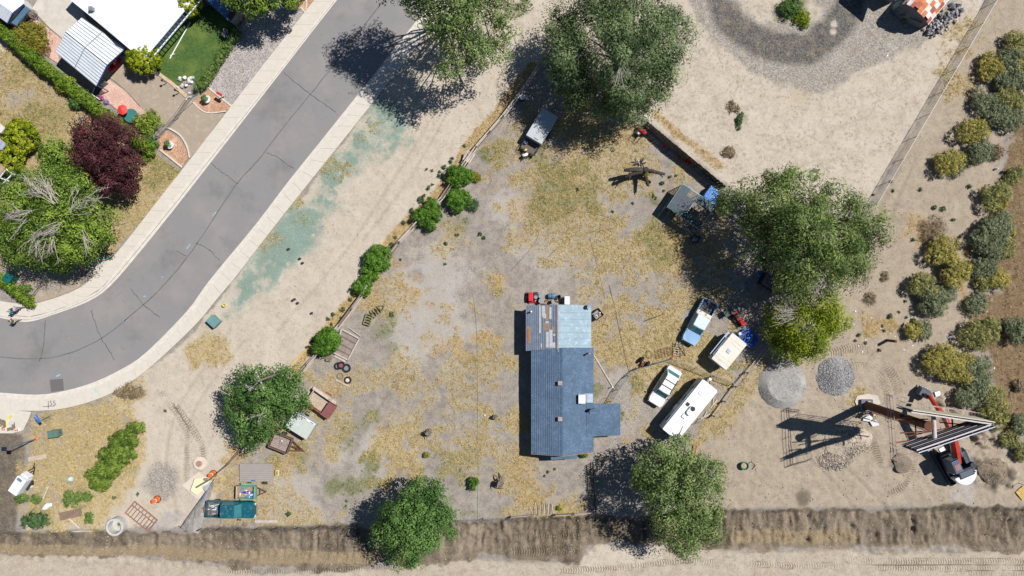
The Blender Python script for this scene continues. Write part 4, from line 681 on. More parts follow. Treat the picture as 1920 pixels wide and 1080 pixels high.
def wthing(name, label, cat, group=None):     # a thing whose parts are laid out in world metres; its base point is set from its parts
    o = bpy.data.objects.new(name, None); C.objects.link(o); return tag(o, label, cat, group)
def roofslope(name, root, a, b, c, d, m, n, mb_name='shingle_course', proud=.02):
    """a,b eave ends; d,c ridge ends. n overlapping courses, each its own piece"""
    a, b, c, d = map(Vector, (a, b, c, d)); base = MB().slab(up([a, b, c, d]), .12).build(name, m, root)
    for i in range(n):
        u0, u1 = i / n, min(1, (i + 1.12) / n); nz = Vector((0, 0, 1)); l0, r0, l1, r1 = a.lerp(d, u0), b.lerp(c, u0), a.lerp(d, u1), b.lerp(c, u1)
        p = up([l0 + nz * (proud + .045), r0 + nz * (proud + .045), r1 + nz * (proud * .35), l1 + nz * (proud * .35)]); MB().slab(p, .02).build(mb_name, m, base)
    return base
SHG = mat('blue_grey_shingle', (98, 122, 148), .85, .24, .7, bump=.5, grain=.32, dirt=(120, 138, 156), dirt_amt=.5); SHG2 = mat('weathered_shingle', (126, 138, 156), .85, .2, 1.2, grain=.25, dirt=(150, 150, 156), dirt_amt=.5)
WALLB = mat('house_siding', (150, 140, 128), .85, .1, 2); FASC = mat('fascia_wood', (170, 140, 112), .8, .15, 3); GALV = mat('galvanised_sheet', (142, 166, 178), .5, .12, .9, metal=.0, dirt=(184, 202, 210), dirt_amt=.7); WHT = mat('white_paint', (244, 244, 244), .5, .03, 2); DKM = mat('dark_metal', (54, 54, 58), .5, .15, 3); RUST = mat('rusty_steel', (118, 72, 54), .85, .3, 4, dirt=(80, 50, 40), dirt_amt=.6); VENT = mat('vent_metal', (178, 150, 144), .5, .15, 4); GREYM = mat('grey_metal', (158, 162, 168), .45, .1, 2, metal=.4); BLK = mat('black_rubber', (38, 38, 42), .8, .2, 5); GLASS = mat('dark_glass', (64, 124, 132), .12, .15, 1, spec=.6); PLY = mat('bare_plywood', (172, 146, 118), .85, .2, 3, grain=.15); FELT = mat('exposed_felt', (206, 206, 208), .85, .12, 4)
h = wthing('house', 'main house with a long blue-grey shingle ridge roof and a half-patched metal rear roof', 'house')
ze, zr = 2.1, 3.4
roofslope('roof_slope', h, GV(996, 850, ze), GV(996, 655, ze), GV(1055, 652, zr), GV(1055, 854, zr), SHG, 17)
roofslope('roof_slope', h, GV(1113, 652, ze), GV(1113, 847, ze), GV(1056, 854, zr), GV(1056, 652, zr), SHG, 17)
roofslope('extension_roof', h, GV(1163, 757, 1.9), GV(1163, 816, 1.9), GV(1100, 819, 2.5), GV(1100, 757, 2.5), SHG, 14)
MB().slab(up(quadz([(1054, 652, zr + .06), (1057.5, 652, zr + .06), (1057.5, 854, zr + .06), (1054, 854, zr + .06)])), .1).build('ridge_cap', SHG, h)
roofslope('porch_roof', h, GV(1033, 862, 1.95), GV(1082, 860, 1.95), GV(1082, 845, 2.3), GV(1033, 847, 2.3), SHG, 4)
rr = roofslope('rear_roof_slope', h, GV(986, 658, 2.0), GV(986, 573, 2.0), GV(1046, 571, 3.2), GV(1046, 653, 3.2), SHG2, 15)
def rz_(x): return 2.0 + (x - 986) / 60 * 1.2 + .055
def rpatch(name, x0, y0, x1, y1, m, lift=.0): MB().slab(up([GV(x0, y0, rz_(x0) + lift), GV(x1, y0 + .4, rz_(x1) + lift), GV(x1, y1, rz_(x1) + lift), GV(x0, y1 - .4, rz_(x0) + lift)]), .012).build(name, m, rr)
for a in [(1011, 573, 1014, 625), (1016, 573, 1022, 594), (1030, 576, 1034, 598), (1023, 602, 1029, 606), (1024, 622, 1029, 652), (1030, 618, 1036, 652), (1037, 626, 1041, 630), (1014, 643, 1016, 652), (1036, 642, 1041, 652), (1018, 588, 1024, 597)]: rpatch('bare_felt_patch', *a, FELT, .012)
for a in [(1022, 573, 1029, 602), (1019, 604, 1030, 620), (1023, 640, 1029, 652), (1034, 612, 1040, 622), (1026, 620, 1034, 628), (988, 612, 995, 643)]: rpatch('bare_board_patch', *a, PLY, .006)
rpatch('rust_strip', 989, 616, 991, 642, mat('orange_rust', (196, 92, 52), .85, .2, 5), .024)
ms = MB().slab(up(quadz([(1046, 571, 3.21), (1108, 573, 2.1), (1109, 651, 2.1), (1046, 654, 3.21)])), .06).build('metal_roof_slope', GALV, h)
for i in range(7):
    y = 574 + i * 12.2
    MB().slab(up([GV(1046, y, 3.27), GV(1108.5, y + .2, 2.16), GV(1108.5, y + 11.6, 2.16), GV(1046, y + 11.6, 3.27)]), .03).build('roof_sheet', GALV, ms)
    beam(MB(), GV(1046, y + 12, 3.30), GV(1108.5, y + 12, 2.19), .05, .05).build('standing_seam', GALV, ms)
MB().box(Vector(GV(1046, 612, 3.27)), (.16, 5.0, .03)).build('ridge_flashing', mat('rusted_flashing', (170, 150, 142), .6, .2, 4), ms)
x0, y0 = G(999, 850, 2); x1, y1 = G(1110, 655, 2); MB().box(((x0 + x1) / 2, (y0 + y1) / 2, 1.0), (x1 - x0 - .5, y1 - y0 - .3, 2.0)).build('wall', WALLB, h)
mg = MB(); a, b, c = GV(999, 847, 2.0), GV(1110, 845, 2.0), GV(1055, 850, 3.25); mg.add([a, b, c, a + Vector((0, .12, 0)), b + Vector((0, .12, 0)), c + Vector((0, .12, 0))], [(0, 1, 2), (5, 4, 3), (0, 3, 4, 1), (1, 4, 5, 2), (2, 5, 3, 0)]); mg.build('gable_wall', WALLB, h)
mg = MB(); beam(mg, GV(996, 851, ze - .04), GV(1055, 855, zr - .04), .05, .16); beam(mg, GV(1113, 848, ze - .04), GV(1055, 855, zr - .04), .05, .16); mg.build('bargeboard', FASC, h)
x0, y0 = G(990, 655, 2); x1, y1 = G(1106, 575, 2); MB().box(((x0 + x1) / 2, (y0 + y1) / 2, .95), (x1 - x0 - .3, y1 - y0 - .3, 1.9)).build('rear_wall', WALLB, h)
x0, y0 = G(1106, 816, 1.8); x1, y1 = G(1160, 760, 1.8); MB().box(((x0 + x1) / 2, (y0 + y1) / 2, .9), (x1 - x0, y1 - y0 - .2, 1.8)).build('extension_wall', WALLB, h)
for (x, y) in ((1050, 718), (1050, 785)):
    p = GV(x, y, 3.38); v = MB().box((p.x, p.y, 3.4), (.34, .34, .34)).build('roof_vent', VENT, h); MB().box((p.x, p.y, 3.6), (.46, .46, .06)).build('vent_cap', VENT, v)
p = GV(1103, 662, 2.5); MB().tube([(p.x, p.y, 2.3), (p.x, p.y, 3.3)], .08, 10).lathe([(.13, 3.3), (.02, 3.42)], (p.x, p.y, 0), 10).build('stove_pipe', VENT, h); p = GV(996, 584, 2.3); MB().tube([(p.x, p.y, 2.1), (p.x, p.y, 2.75)], .09, 10).build('vent_pipe', WHT, h)
p = GV(1090, 747, 2.7); MB().box((p.x, p.y, 2.95), (.75, .95, .75)).build('evaporative_cooler', WHT, h, bevel=.03); p = GV(1098, 747, 2.6); MB().box((p.x - .06, p.y, 2.5), (.5, .9, .3)).build('cooler_duct', GREYM, h); MB().slab(up(quadz([(1096, 738, 2.62), (1112, 738, 2.25), (1112, 755, 2.25), (1096, 755, 2.62)])), .02).build('roof_flashing', mat('pale_flashing', (160, 176, 196), .5, .1, 3, metal=.3), h)
def dish(px, py, z, az, m, label):
    p = GV(px, py, z); o = wthing('satellite_dish', label, 'dish', 'satellite dishes on the main house'); M = Matrix.Rotation(az, 3, 'Z') @ Matrix.Rotation(.95, 3, 'Y')
    o.location = p; top = Vector((0, 0, .55)); MB().lathe([(.02, -.02), (.18, .0), (.34, .06), (.345, .075), (.2, .03), (.02, .0)], top, 18, M=M).build('reflector', m, o); MB().tube([(0, 0, -.1), (0, 0, .5)], .03, 6).tube([top + M @ Vector((.3, 0, .02)), top + M @ Vector((.1, 0, .42))], .015, 4).build('mast', GREYM, o); MB().box(top + M @ Vector((.1, 0, .42)), (.09, .09, .12)).build('receiver', GREYM, o)
dish(1103, 573, 2.25, -.6, mat('dish_grey', (158, 176, 196), .5, .08, 3), 'satellite dish on the rear corner of the metal roof sheets'); dish(1108, 766, 2.5, -.9, mat('dish_dark', (96, 112, 142), .5, .08, 3), 'satellite dish on the shingles beside the roof cooler')
tag(MB().tube([(0, 0, -.2), (0, 0, .5)], .04, 6).lathe([(.02, .5), (.09, .55), (.02, .62)], (0, 0, 0), 8).build('lamp_post', WHT), 'small white post lamp standing in dry grass right of the house', 'lamp').location = GV(1147, 725, 0)

# white metal-roofed neighbour
h1 = wthing('white_house', 'neighbouring house with a broad white ribbed metal roof at the top left', 'house')
WRF = mat('white_ribbed_roof', (250, 250, 252), .45, .03, 1, dirt=(236, 238, 242), dirt_amt=.4); BLUT = mat('blue_trim', (74, 104, 150), .6, .1, 3)
def rib_roof(root, name, a, b, c, d, m, n, w=.05, hh=.045, rib='roof_rib'):
    a, b, c, d = map(Vector, (a, b, c, d)); o = MB().slab(up([a, b, c, d]), .1).build(name, m, root); r_ = MB()
    for i in range(n):
        u = (i + .5) / n; beam(r_, a.lerp(b, u) + Vector((0, 0, hh / 2)), d.lerp(c, u) + Vector((0, 0, hh / 2)), w, hh)
    k = r_.build(rib, m, o); k['kind'] = 'stuff'; return o
rib_roof(h1, 'roof_slope', GV(268, 113, 2.6), GV(395, -38, 2.6), GV(345, -80, 3.7), GV(218, 71, 3.7), WRF, 36)
rib_roof(h1, 'roof_slope', GV(168, 29, 2.6), GV(295, -122, 2.6), GV(345, -80, 3.7), GV(218, 71, 3.7), WRF, 36); rib_roof(h1, 'lean_to_roof', GV(122, -8, 2.2), GV(248, -158, 2.2), GV(295, -122, 2.62), GV(168, 29, 2.62), WRF, 30)
MB().prism([tuple(GV(*q, 2))[:2] for q in up([(262, 106), (388, -40), (295, -118), (130, -2)])][::1], 0, 2.3).build('wall', mat('white_siding', (206, 206, 206), .8, .06, 2), h1)
mb = MB()
for u in np.linspace(.06, .74, 17):
    a = GV(268, 113, 2.5).lerp(GV(395, -38, 2.5), u); dv = (GV(268, 113, 2.5) - GV(218, 71, 2.5)).normalized(); beam(mb, a + dv * .02, a + dv * .62, .06, .08)
pg = mb.build('pergola_rafters', BLUT, h1); pg['kind'] = 'stuff'; mb = MB(); a, b = GV(268, 113, 2.42), GV(395, -38, 2.42); dv = (GV(268, 113, 2.5) - GV(218, 71, 2.5)).normalized() * .62; beam(mb, a + dv, b + dv, .1, .14)
mb.build('pergola_frame', WHT, h1)
p1 = GV(172, 17, 2.9); MB().box((p1.x, p1.y, 2.95), (.4, .4, .5)).build('roof_vent', GREYM, h1)
# carport
cp = wthing('carport', 'carport with a white three-edged ribbed metal roof beside the white house', 'carport')
CRF = mat('carport_sheet', (238, 242, 246), .45, .06, 1, dirt=(206, 214, 224), dirt_amt=.5); SEAM = mat('sheet_seam', (150, 156, 164), .7, .1)
cs1 = rib_roof(cp, 'roof_slope', GV(153, 33, 2.4), GV(153, 33, 2.4).lerp(GV(123, 60, 3.0), .999), GV(201, 122, 3.0), GV(235, 91, 2.4), CRF, 2, .02, .02); cs2 = rib_roof(cp, 'roof_slope', GV(104, 97, 2.3), GV(123, 60, 3.0), GV(201, 122, 3.0), GV(181, 161, 2.3), CRF, 2, .02, .02)
for o, A4 in ((cs1, [(153, 33, 2.4), (123, 60, 3.0), (201, 122, 3.0), (235, 91, 2.4)]), (cs2, [(104, 97, 2.3), (123, 60, 3.0), (201, 122, 3.0), (181, 161, 2.3)])):
    q = [GV(*a) for a in A4]; mb = MB(); n = 7 if o is cs1 else 8
    for i in range(n + 1):
        u = i / n; beam(mb, q[0].lerp(q[1], u) + Vector((0, 0, .012)), q[3].lerp(q[2], u) + Vector((0, 0, .012)), .085, .02)
    mb.build('sheet_seams', SEAM, o)['kind'] = 'stuff'
    mb = MB(); beam(mb, q[0].lerp(q[3], .47) + Vector((0, 0, .03)), q[1].lerp(q[2], .47) + Vector((0, 0, .03)), .07, .05); mb.build('cross_joint', SEAM, o)
mb = MB()
for q in [(153, 35), (235, 91), (106, 97), (181, 160), (194, 63), (143, 129)]:
    x, y = G(*q, 2.3); beam(mb, (x, y, 0), (x, y, 2.25), .08, .08)
mb.build('post', BLUT, cp); mb = MB(); beam(mb, GV(235.5, 91.5, 2.33), GV(201.5, 122.5, 2.93), .05, .18); beam(mb, GV(201.5, 122.5, 2.93), GV(181.5, 161.5, 2.23), .05, .18); mb.build('fascia', mat('deep_blue_trim', (50, 70, 130), .6, .1, 3), cp)
# white and blue shed at the corner
sh = wthing('garden_shed', 'small white gabled shed with blue trim and a blue lean-to in the top left corner', 'shed')
rib_roof(sh, 'roof_slope', GV(-30, -15, 2.9), GV(43, -8, 2.2), GV(45, 8, 2.3), GV(24, 24, 2.9), WHT, 8); rib_roof(sh, 'roof_slope', GV(-30, 12, 2.2), GV(15, 44, 2.2), GV(25, 24, 2.9), GV(-25, -12, 2.9), mat('white_roof_sheet', (224, 230, 238), .5, .05, 1), 10)
rib_roof(sh, 'lean_to_roof', GV(22, 43, 1.9), GV(31, 48, 1.85), GV(55, 18, 1.85), GV(45, 9, 1.95), mat('blue_grey_sheet', (96, 130, 156), .5, .1, 2), 10)
mb = MB(); beam(mb, GV(15, 44.5, 2.15), GV(25, 24.5, 2.85), .06, .2); beam(mb, GV(25, 24.5, 2.85), GV(45.5, 8, 2.25), .06, .2); mb.build('gable_trim', mat('deep_blue_trim', (50, 70, 130)), sh)
MB().prism([tuple(GV(*q, 2))[:2] for q in up([(-30, 12), (14, 42), (43, 8), (30, -10)])], 0, 2.1).build('wall', mat('white_siding', (206, 206, 206)), sh)
dk = wthing('timber_deck', 'narrow dark brown timber deck in front of the blue lean-to with wagon wheels on it', 'deck'); BRN = mat('brown_timber', (112, 84, 72), .85, .2, 4, grain=.2)
for i in range(7):
    u = i / 7; a, b, c, d = GV(57, 17), GV(71, 29), GV(40, 62), GV(26, 50); e, f = a.lerp(b, u), d.lerp(c, u); e2, f2 = a.lerp(b, u + .13), d.lerp(c, u + .13); MB().slab(up([Vector((q.x, q.y, .22)) for q in (e, e2, f2, f)]), .1).build('plank', BRN, dk)
def wheel_thing(px, py, label, lean):
    o = thing('wagon_wheel', label, 'wagon wheel', px, py, .55, yaw(1, -.8), 'wooden wagon wheels by the deck'); M = Matrix.Rotation(lean, 3, 'X'); WW = mat('grey_wood', (148, 128, 118), .9, .2, 5)
    rim = [(M @ Vector((.45 * math.cos(a), .45 * math.sin(a), 0))) for a in np.linspace(0, 6.2832, 25)]; MB().tube(rim, .045, 5, cap=False).build('rim', WW, o); MB().lathe([(.09, -.08), (.09, .08)], (0, 0, 0), 10, M=M).build('hub', WW, o)
    for k in range(10):
        a = k * .6283; MB().tube([M @ Vector((.08 * math.cos(a), .08 * math.sin(a), 0)), M @ Vector((.43 * math.cos(a), .43 * math.sin(a), 0))], .02, 4).build('spoke', WW, o)
wheel_thing(68, 30, 'wooden wagon wheel leaning at the upper end of the brown deck', .5); wheel_thing(37, 58, 'wooden wagon wheel at the lower end of the brown deck by the hedge', .35); wheel_thing(62, 34, 'second wagon wheel half behind the one at the upper end of the deck', .9)
b_ = thing('storage_box', 'white box with dark panels standing on the brown deck', 'box', 55, 28, .22, .7); MB().box((0, 0, .25), (.75, .45, .5)).build('body', WHT, b_, bevel=.02); MB().box((-.18, 0, .505), (.25, .3, .02)).box((.2, 0, .505), (.2, .3, .02)).build('panel', DKM, b_)
tag(MB().box((0, 0, .5), (3.0, .06, 1.0), rz=yaw(28, 26)).build('green_panel', mat('turquoise_panel', (40, 190, 170), .5, .1, 3)), 'narrow turquoise panel between the white shed and the hedge', 'panel').location = GV(8, 48, 0)
# shaded blue roof at the top, small roofs at the left edge
h2 = wthing('blue_shed', 'dark blue-roofed outbuilding in deep tree shade at the top edge', 'shed'); BRF = mat('blue_roof', (96, 136, 178), .5, .15, 1.5, dirt=(60, 90, 126), dirt_amt=.6)
rib_roof(h2, 'roof_slope', GV(432, 42, 2.0), GV(448, 20, 2.0), GV(390, -38, 2.5), GV(372, -12, 2.5), BRF, 8); rib_roof(h2, 'roof_slope', GV(449, 20, 2.0), GV(468, -4, 1.9), GV(410, -62, 2.4), GV(391, -38, 2.5), BRF, 8)
MB().slab(up(quadz([(424, 30, 2.12), (433, 38, 2.09), (452, 12, 2.09), (444, 4, 2.12)])), .03).build('dark_strip', mat('maroon_strip', (96, 50, 56), .7, .2, 3), h2); MB().prism([tuple(GV(*q, 1.9))[:2] for q in up([(430, 38), (462, -2), (405, -56), (374, -12)])], 0, 1.85).build('wall', WALLB, h2)
h3 = wthing('porch_house', 'corner of a brown-roofed house with a white porch frame at the left edge', 'house'); roofslope('roof_slope', h3, GV(10, 315, 2.4), GV(-2, 332, 2.3), GV(-50, 296, 2.9), GV(-38, 278, 2.9), mat('tan_shingle', (190, 160, 134), .85, .15, 2, grain=.2), 6)
mb = MB()
for a, b in (((12, 317), (24, 326)), ((2, 334), (18, 340)), ((24, 326), (2, 348)), ((10, 319), (-6, 340))): beam(mb, GV(*a, 2.2), GV(*b, 2.2), .1, .12)
for a in ((24, 326), (18, 340), (3, 347)): x, y = G(*a, 2.1); beam(mb, (x, y, 0), (x, y, 2.15), .1, .1)
mb.build('porch_frame', WHT, h3); MB().box(GV(-20, 312, 1.1), (2.2, 2.2, 2.1), rz=.6).build('wall', WALLB, h3)
h4 = wthing('grey_roof_shed', 'small pale grey shingle roof beside the upper clipped mound at the left edge', 'shed'); roofslope('roof_slope', h4, GV(12, 270, 2.2), GV(3, 282, 2.2), GV(-40, 252, 2.6), GV(-25, 240, 2.6), mat('lilac_grey_shingle', (176, 178, 196), .85, .12, 2, grain=.2), 6); roofslope('upper_roof_slope', h4, GV(10, 240, 2.3), GV(2, 250, 2.3), GV(-30, 228, 2.6), GV(-20, 215, 2.6), mat('pale_roof', (216, 208, 200), .8, .08, 2), 4); MB().box(GV(-15, 258, 1.0), (2.4, 1.8, 2), rz=-.6).build('wall', WALLB, h4)
# round-roofed rusty shed at the top right, and the building whose shadow falls beside it
qs = wthing('arched_shed', 'arched shed roofed in rusty and white metal panels, dark end wall towards the turnaround', 'shed')
prof = [(1685, 17, 1.5), (1691, 8, 2.3), (1700, 8, 2.9), (1712, 15, 3.2), (1726, 27, 2.9), (1737, 40, 2.2), (1740, 46, 1.6)]; ln = Vector((G(1775, 0)[0] - G(1738, 44)[0], G(1775, 0)[1] - G(1738, 44)[1], 0)).normalized()
PR = [GV(*p) for p in prof]; RP = [mat('rust_panel', (206, 128, 84), .8, .22, 2, dirt=(226, 160, 110), dirt_amt=.7), mat('pale_panel', (230, 222, 216), .6, .08, 2, dirt=(196, 160, 136), dirt_amt=.4), mat('dark_rust_panel', (176, 98, 78), .8, .2, 2, dirt=(196, 124, 90), dirt_amt=.5)]
q = random.Random(3); PF = []
for i in range(len(PR) - 1): PF += [PR[i], PR[i].lerp(PR[i + 1], .5) + Vector((0, 0, .04))]
PF.append(PR[-1])
for i in range(len(PF) - 1):
    for j in range(8):
        u = j * .72 + (.3 if i % 3 == 0 else 0); a, b = PF[i] + ln * u, PF[i + 1] + ln * u; c, d = b + ln * .71, a + ln * .71; k = q.random(); m = RP[1] if (i < 5 and k < .9) or k < .38 else (RP[0] if k < .78 else RP[2]); lift = Vector((0, 0, q.uniform(0, .02)))
        MB().slab(up([a + lift, b + lift, c + lift, d + lift]), .04).build('roof_panel', m, qs)
for i in (0, 4, 8, 12): beam(MB(), PF[i] + Vector((0, 0, .03)) - ln * .02, PF[i] + ln * 6 + Vector((0, 0, .03)), .06, .05).build('roof_batten', RP[1], qs)
mb = MB(); bs = [Vector((p.x, p.y, p.z)) for p in PR]; n = len(bs); f0 = ln * .12; mb.add([b + f0 for b in bs] + [Vector((b.x, b.y, 0)) + f0 for b in bs], [(i, i + 1, n + i + 1, n + i) for i in range(n - 1)]); mb.build('end_wall', mat('grey_blue_boards', (110, 116, 126), .85, .15, 2, grain=.15), qs)
mb = MB(); beam(mb, PR[1] - ln * .05 + Vector((.6, -.7, -1.2)), PR[3] - ln * .05 + Vector((-.2, -.2, -1.2)), .12, .12); beam(mb, PR[4] - ln * .05 + Vector((-.5, .1, -1.1)), PR[5] - ln * .05 + Vector((-.1, .1, -.6)), .1, .1); mb.build('door_rail', DKM, qs)
mb = MB()
for s_ in (PR[0], PR[-1]): mb.slab(up([Vector((s_.x - .05, s_.y, s_.z)), Vector((s_.x + .05, s_.y, s_.z)), Vector((s_.x + .05, s_.y, s_.z)) + ln * 6.5, Vector((s_.x - .05, s_.y, s_.z)) + ln * 6.5]), s_.z)
mb.build('side_wall', mat('grey_blue_boards', (110, 116, 126)), qs)
bn = wthing('barn', 'dark grey barn at the top edge casting a sharp shadow on the gravel turnaround', 'barn'); roofslope('roof_slope', bn, GV(1632, -36, 3.2), GV(1679, 3, 3.2), GV(1712, -40, 4.3), GV(1668, -78, 4.3), mat('dark_roofing', (76, 80, 92), .8, .1, 2), 8); MB().prism([tuple(GV(*q_, 0))[:2] for q_ in up([(1626, -28), (1668, 7), (1696, -28), (1656, -62)])], 0, 3.0).build('wall', mat('grey_boards', (150, 146, 150), .85, .12, 3), bn)
tk = thing('water_tank', 'pale green round tank standing between the dark barn and the arched shed', 'tank', 1679, 15, 0); MB().lathe([(.42, 0), (.45, .1), (.45, 1.0), (.3, 1.2), (.12, 1.25), (.12, 1.32), (.02, 1.32)], (0, 0, 0), 18).build('body', mat('pale_green_plastic', (176, 204, 204), .4, .08, 3), tk, smooth=False); MB().box((0, 0, 1.3), (.3, .06, .05)).build('handle', GREYM, tk)
bush('weed_clump', 'dark green weed clump growing against the end wall of the arched shed', 1692, 38, 7, .8, 'elm', 340, 'weed', lumps=3)
# rock heap: every stone is a piece
rk = thing('rock_pile', 'long heap of broken grey rocks beside the arched shed', 'rock pile', 1765, 45, 0); ST = [mat('grey_rock', (150, 146, 148), .9, .2, 3, bump=.5), mat('light_rock', (198, 193, 192), .9, .15, 3, bump=.5), mat('dark_rock', (116, 112, 118), .9, .2, 3, bump=.5)]
rmesh = [MB().blob((0, 0, 0), (1, 1, .8), k, .35).mesh('rock', ST[k % 3]) for k in range(9)]; q = random.Random(9); ob = rk.location
for i in range(210):
    u = q.random(); cx, cy = 1797 + (1737 - 1797) * u, 14 + (66 - 14) * u; w = (9 + 7 * math.sin(u * 3.1)) ; v = q.gauss(0, .5); v = max(-1, min(1, v)); px_, py_ = cx + v * w * .75 + q.uniform(-2, 2), cy + v * w * .8; s_ = q.uniform(.10, .2) * (1.5 if q.random() < .12 else 1) * (1.25 - .4 * u)
    o = link('rock', rmesh[q.randrange(9)], None, rk); x, y = G(px_, py_); o.location = (x - ob.x, y - ob.y, .1 + .45 * (1 - v * v) * q.random()); o.scale = (s_ * q.uniform(.8, 1.4), s_, s_); o.rotation_euler = (q.random() * 3, q.random() * 3, q.random() * 6)

# ---------------------------------------------------------------- fences
GW = [mat('grey_rail_wood', (202, 190, 178), .9, .2, 3, grain=.15), mat('brown_rail_wood', (140, 122, 110), .9, .2, 3, grain=.15)]; BOARD = mat('dark_board', (44, 42, 46), .9, .2, 3, grain=.2); WIRE = mat('wire', (150, 152, 156), .5, .1, 3, metal=.5); WIRED = mat('dark_wire', (92, 90, 90), .7, .15, 3)
def place(o, p): o.location = p
def rail_fence(label, pts, gap, zs, w, hh, ph, seed, name='rail_fence', post=.13):
    q = random.Random(seed); root = wthing(name, label, 'fence'); P = resample(pts, gap); o = GV(*P[0]); root.location = o
    for i, p in enumerate(P):
        c = GV(*p) - o; MB().box((c.x, c.y, ph / 2 - .1), (post, post, ph + .2), rz=q.random()).build('post', GW[1], root)
        if i + 1 < len(P):
            d = GV(*P[i + 1]) - o; side = Vector((-(d - c).y, (d - c).x, 0)).normalized()
            for k, z_ in enumerate(zs): beam(MB(), c + Vector((0, 0, z_ + q.uniform(-.05, .05))) + side * .11 * (1 if k % 2 else -1), d + Vector((0, 0, z_ + q.uniform(-.05, .05))) + side * .11 * (1 if k % 2 else -1), w, hh).build('rail', GW[0 if q.random() < .7 else 1], root)
    return root
rail_fence('weathered post-and-rail fence running diagonally between the street verge and the lot', FENCE[:1] + [(x + 1, y) for x, y in FENCE[1:-1]] + [(596, 661)], 38, (.38, .74, 1.1), .12, .13, 1.25, 1)
rail_fence('leaning grey rail gate panel at the lower end of the diagonal fence', [(598, 662), (577, 684), (560, 706)], 26, (.3, .6, .9, 1.15), .06, .12, 1.2, 2, 'rail_fence')
for i, (a, b, lab) in enumerate([((876, 286), (862, 316), 'long grey board leaning on the rail fence, the outer one'), ((881, 290), (868, 318), 'long grey board leaning on the rail fence, the inner one')]):
    o = GV(*a); m_ = MB(); beam(m_, (0, 0, .9), GV(*b) - o + Vector((0, 0, .1)), .2, .05); tag(m_.build('board', GW[0]), lab, 'board').location = o
sb = thing('slatted_panel', 'grey slatted panel resting on the rail fence beside the leaning boards', 'panel', 880, 296, .2, yaw(-1, 1.7))
for k in range(5): MB().box((0, -.4 + k * .2, .5), (1.3, .15, .04), ry=-.2).build('slat', GW[0], sb)
def chain_fence(label, pts, h_, gap, name='chain_link_fence', rail=True, r=.03, m=WIRE, cell=.16, toppx=False):
    root = wthing(name, label, 'fence'); P = [Vector(G(*p, h_) + (0,)) if toppx else GV(*p) for p in pts]; o = P[0].copy(); root.location = o; P = [p - o for p in P]; mb = MB(); fab = MB()
    for a, b in zip(P[:-1], P[1:]):
        L = (b - a).length; n = max(1, round(L / gap))
        for i in range(n + 1):
            p = a.lerp(b, i / n)
            if i < n or b is P[-1]: MB().tube([(p.x, p.y, -.1), (p.x, p.y, h_ + .04)], r * 1.2, 6).build('post', m, root)
        if rail: MB().tube([a + Vector((0, 0, h_)), b + Vector((0, 0, h_))], r, 6).build('top_rail', m, root)
        n = int(L / cell); d = (b - a) / L
        for i in range(-int(h_ / cell), n):
            for s_ in (1, -1):
                s0, s1 = i * cell, i * cell + h_; z0_, z1_ = 0.05, h_
                if s0 < 0: z0_, s0 = -s0, 0
                if s1 > L: z1_, s1 = h_ - (s1 - L), L
                if z1_ - z0_ < .05: continue
                if s_ < 0: s0, s1 = L - s0, L - s1
                beam(fab, a + d * s0 + Vector((0, 0, z0_)), a + d * s1 + Vector((0, 0, z1_)), .006, .006)
    f_ = fab.build('wire_mesh', m, root); f_['kind'] = 'stuff'; return root
chain_fence('long chain-link fence slanting along the right side of the sandy turnaround', [(1893, -40), (1870, 0), (1645, 383)], 1.45, 2.9, toppx=True, r=.028)
chain_fence('bent chain-link fence between the white car and the junk beside the house', [(1143, 752), (1156, 730), (1176, 704), (1192, 690), (1258, 672), (1304, 690), (1376, 718)], 1.2, 2.6, r=.035)
chain_fence('chain-link driveway gate between the loose shrub and the rock garden', [(301, 258), (335, 222), (364, 180)], 1.2, 2.2, name='chain_link_gate'); chain_fence('short chain-link fence from the small tree down to the pavement corner', [(108, 500), (80, 537), (56, 568)], 1.1, 1.5)
chain_fence('low wire fence along the top of the dark ditch, bare posts throwing short shadows', [(378, 990), (520, 989), (640, 986), (700, 984)], 1.0, 2.3, name='wire_fence', rail=False, m=WIRED, cell=.5, r=.04); chain_fence('wire fence along the ditch edge right of the dark elm tree', [(848, 975), (905, 972), (960, 970)], .9, 2.6, name='wire_fence', rail=False, m=WIRED, cell=.5, r=.04)
chain_fence('sagging dark wire fence running from the round green tree to the fallen cream tarp', [(460, 836), (432, 868), (398, 896)], 1.1, 2.0, name='wire_fence', m=WIRED, cell=.2)
def board_fence(label, a, b, h_, w, gap, m, name='board_fence', seed=1, cat='fence', rails=True, top=True):
    root = wthing(name, label, cat); A_, B_ = (Vector(G(*a, h_ if top else 0) + (0,)), Vector(G(*b, h_ if top else 0) + (0,))); root.location = A_; d = B_ - A_; L = d.length; n = int(L / (w + gap)); q = random.Random(seed); rz = math.atan2(d.y, d.x); me_ = [MB().box((0, 0, h_ / 2 + k * .015), (w, .025, h_ + k * .03)).mesh('board', m) for k in range(3)]
    for i in range(n):
        o = link('board', me_[q.randrange(3)], None, root); p = d * ((i + .5) / n); o.location = (p.x, p.y, 0); o.rotation_euler = (q.uniform(-.02, .02), 0, rz)
    if rails:
        s_ = Vector((-d.y, d.x, 0)).normalized() * .04
        for z_ in (h_ * .25, h_ * .8): beam(MB(), s_ + Vector((0, 0, z_)), d + s_ + Vector((0, 0, z_)), .05, .09).build('rail', m, root)
    return root
board_fence('tall dark board fence between the two willows, standing in its own shade', (1213, 227), (1362, 350), 1.75, .14, .012, BOARD); board_fence('dark picket fence running from the house porch down to the ditch', (1110, 866), (1116, 970), 1.35, .1, .1, BOARD, 'picket_fence', 2, top=False)
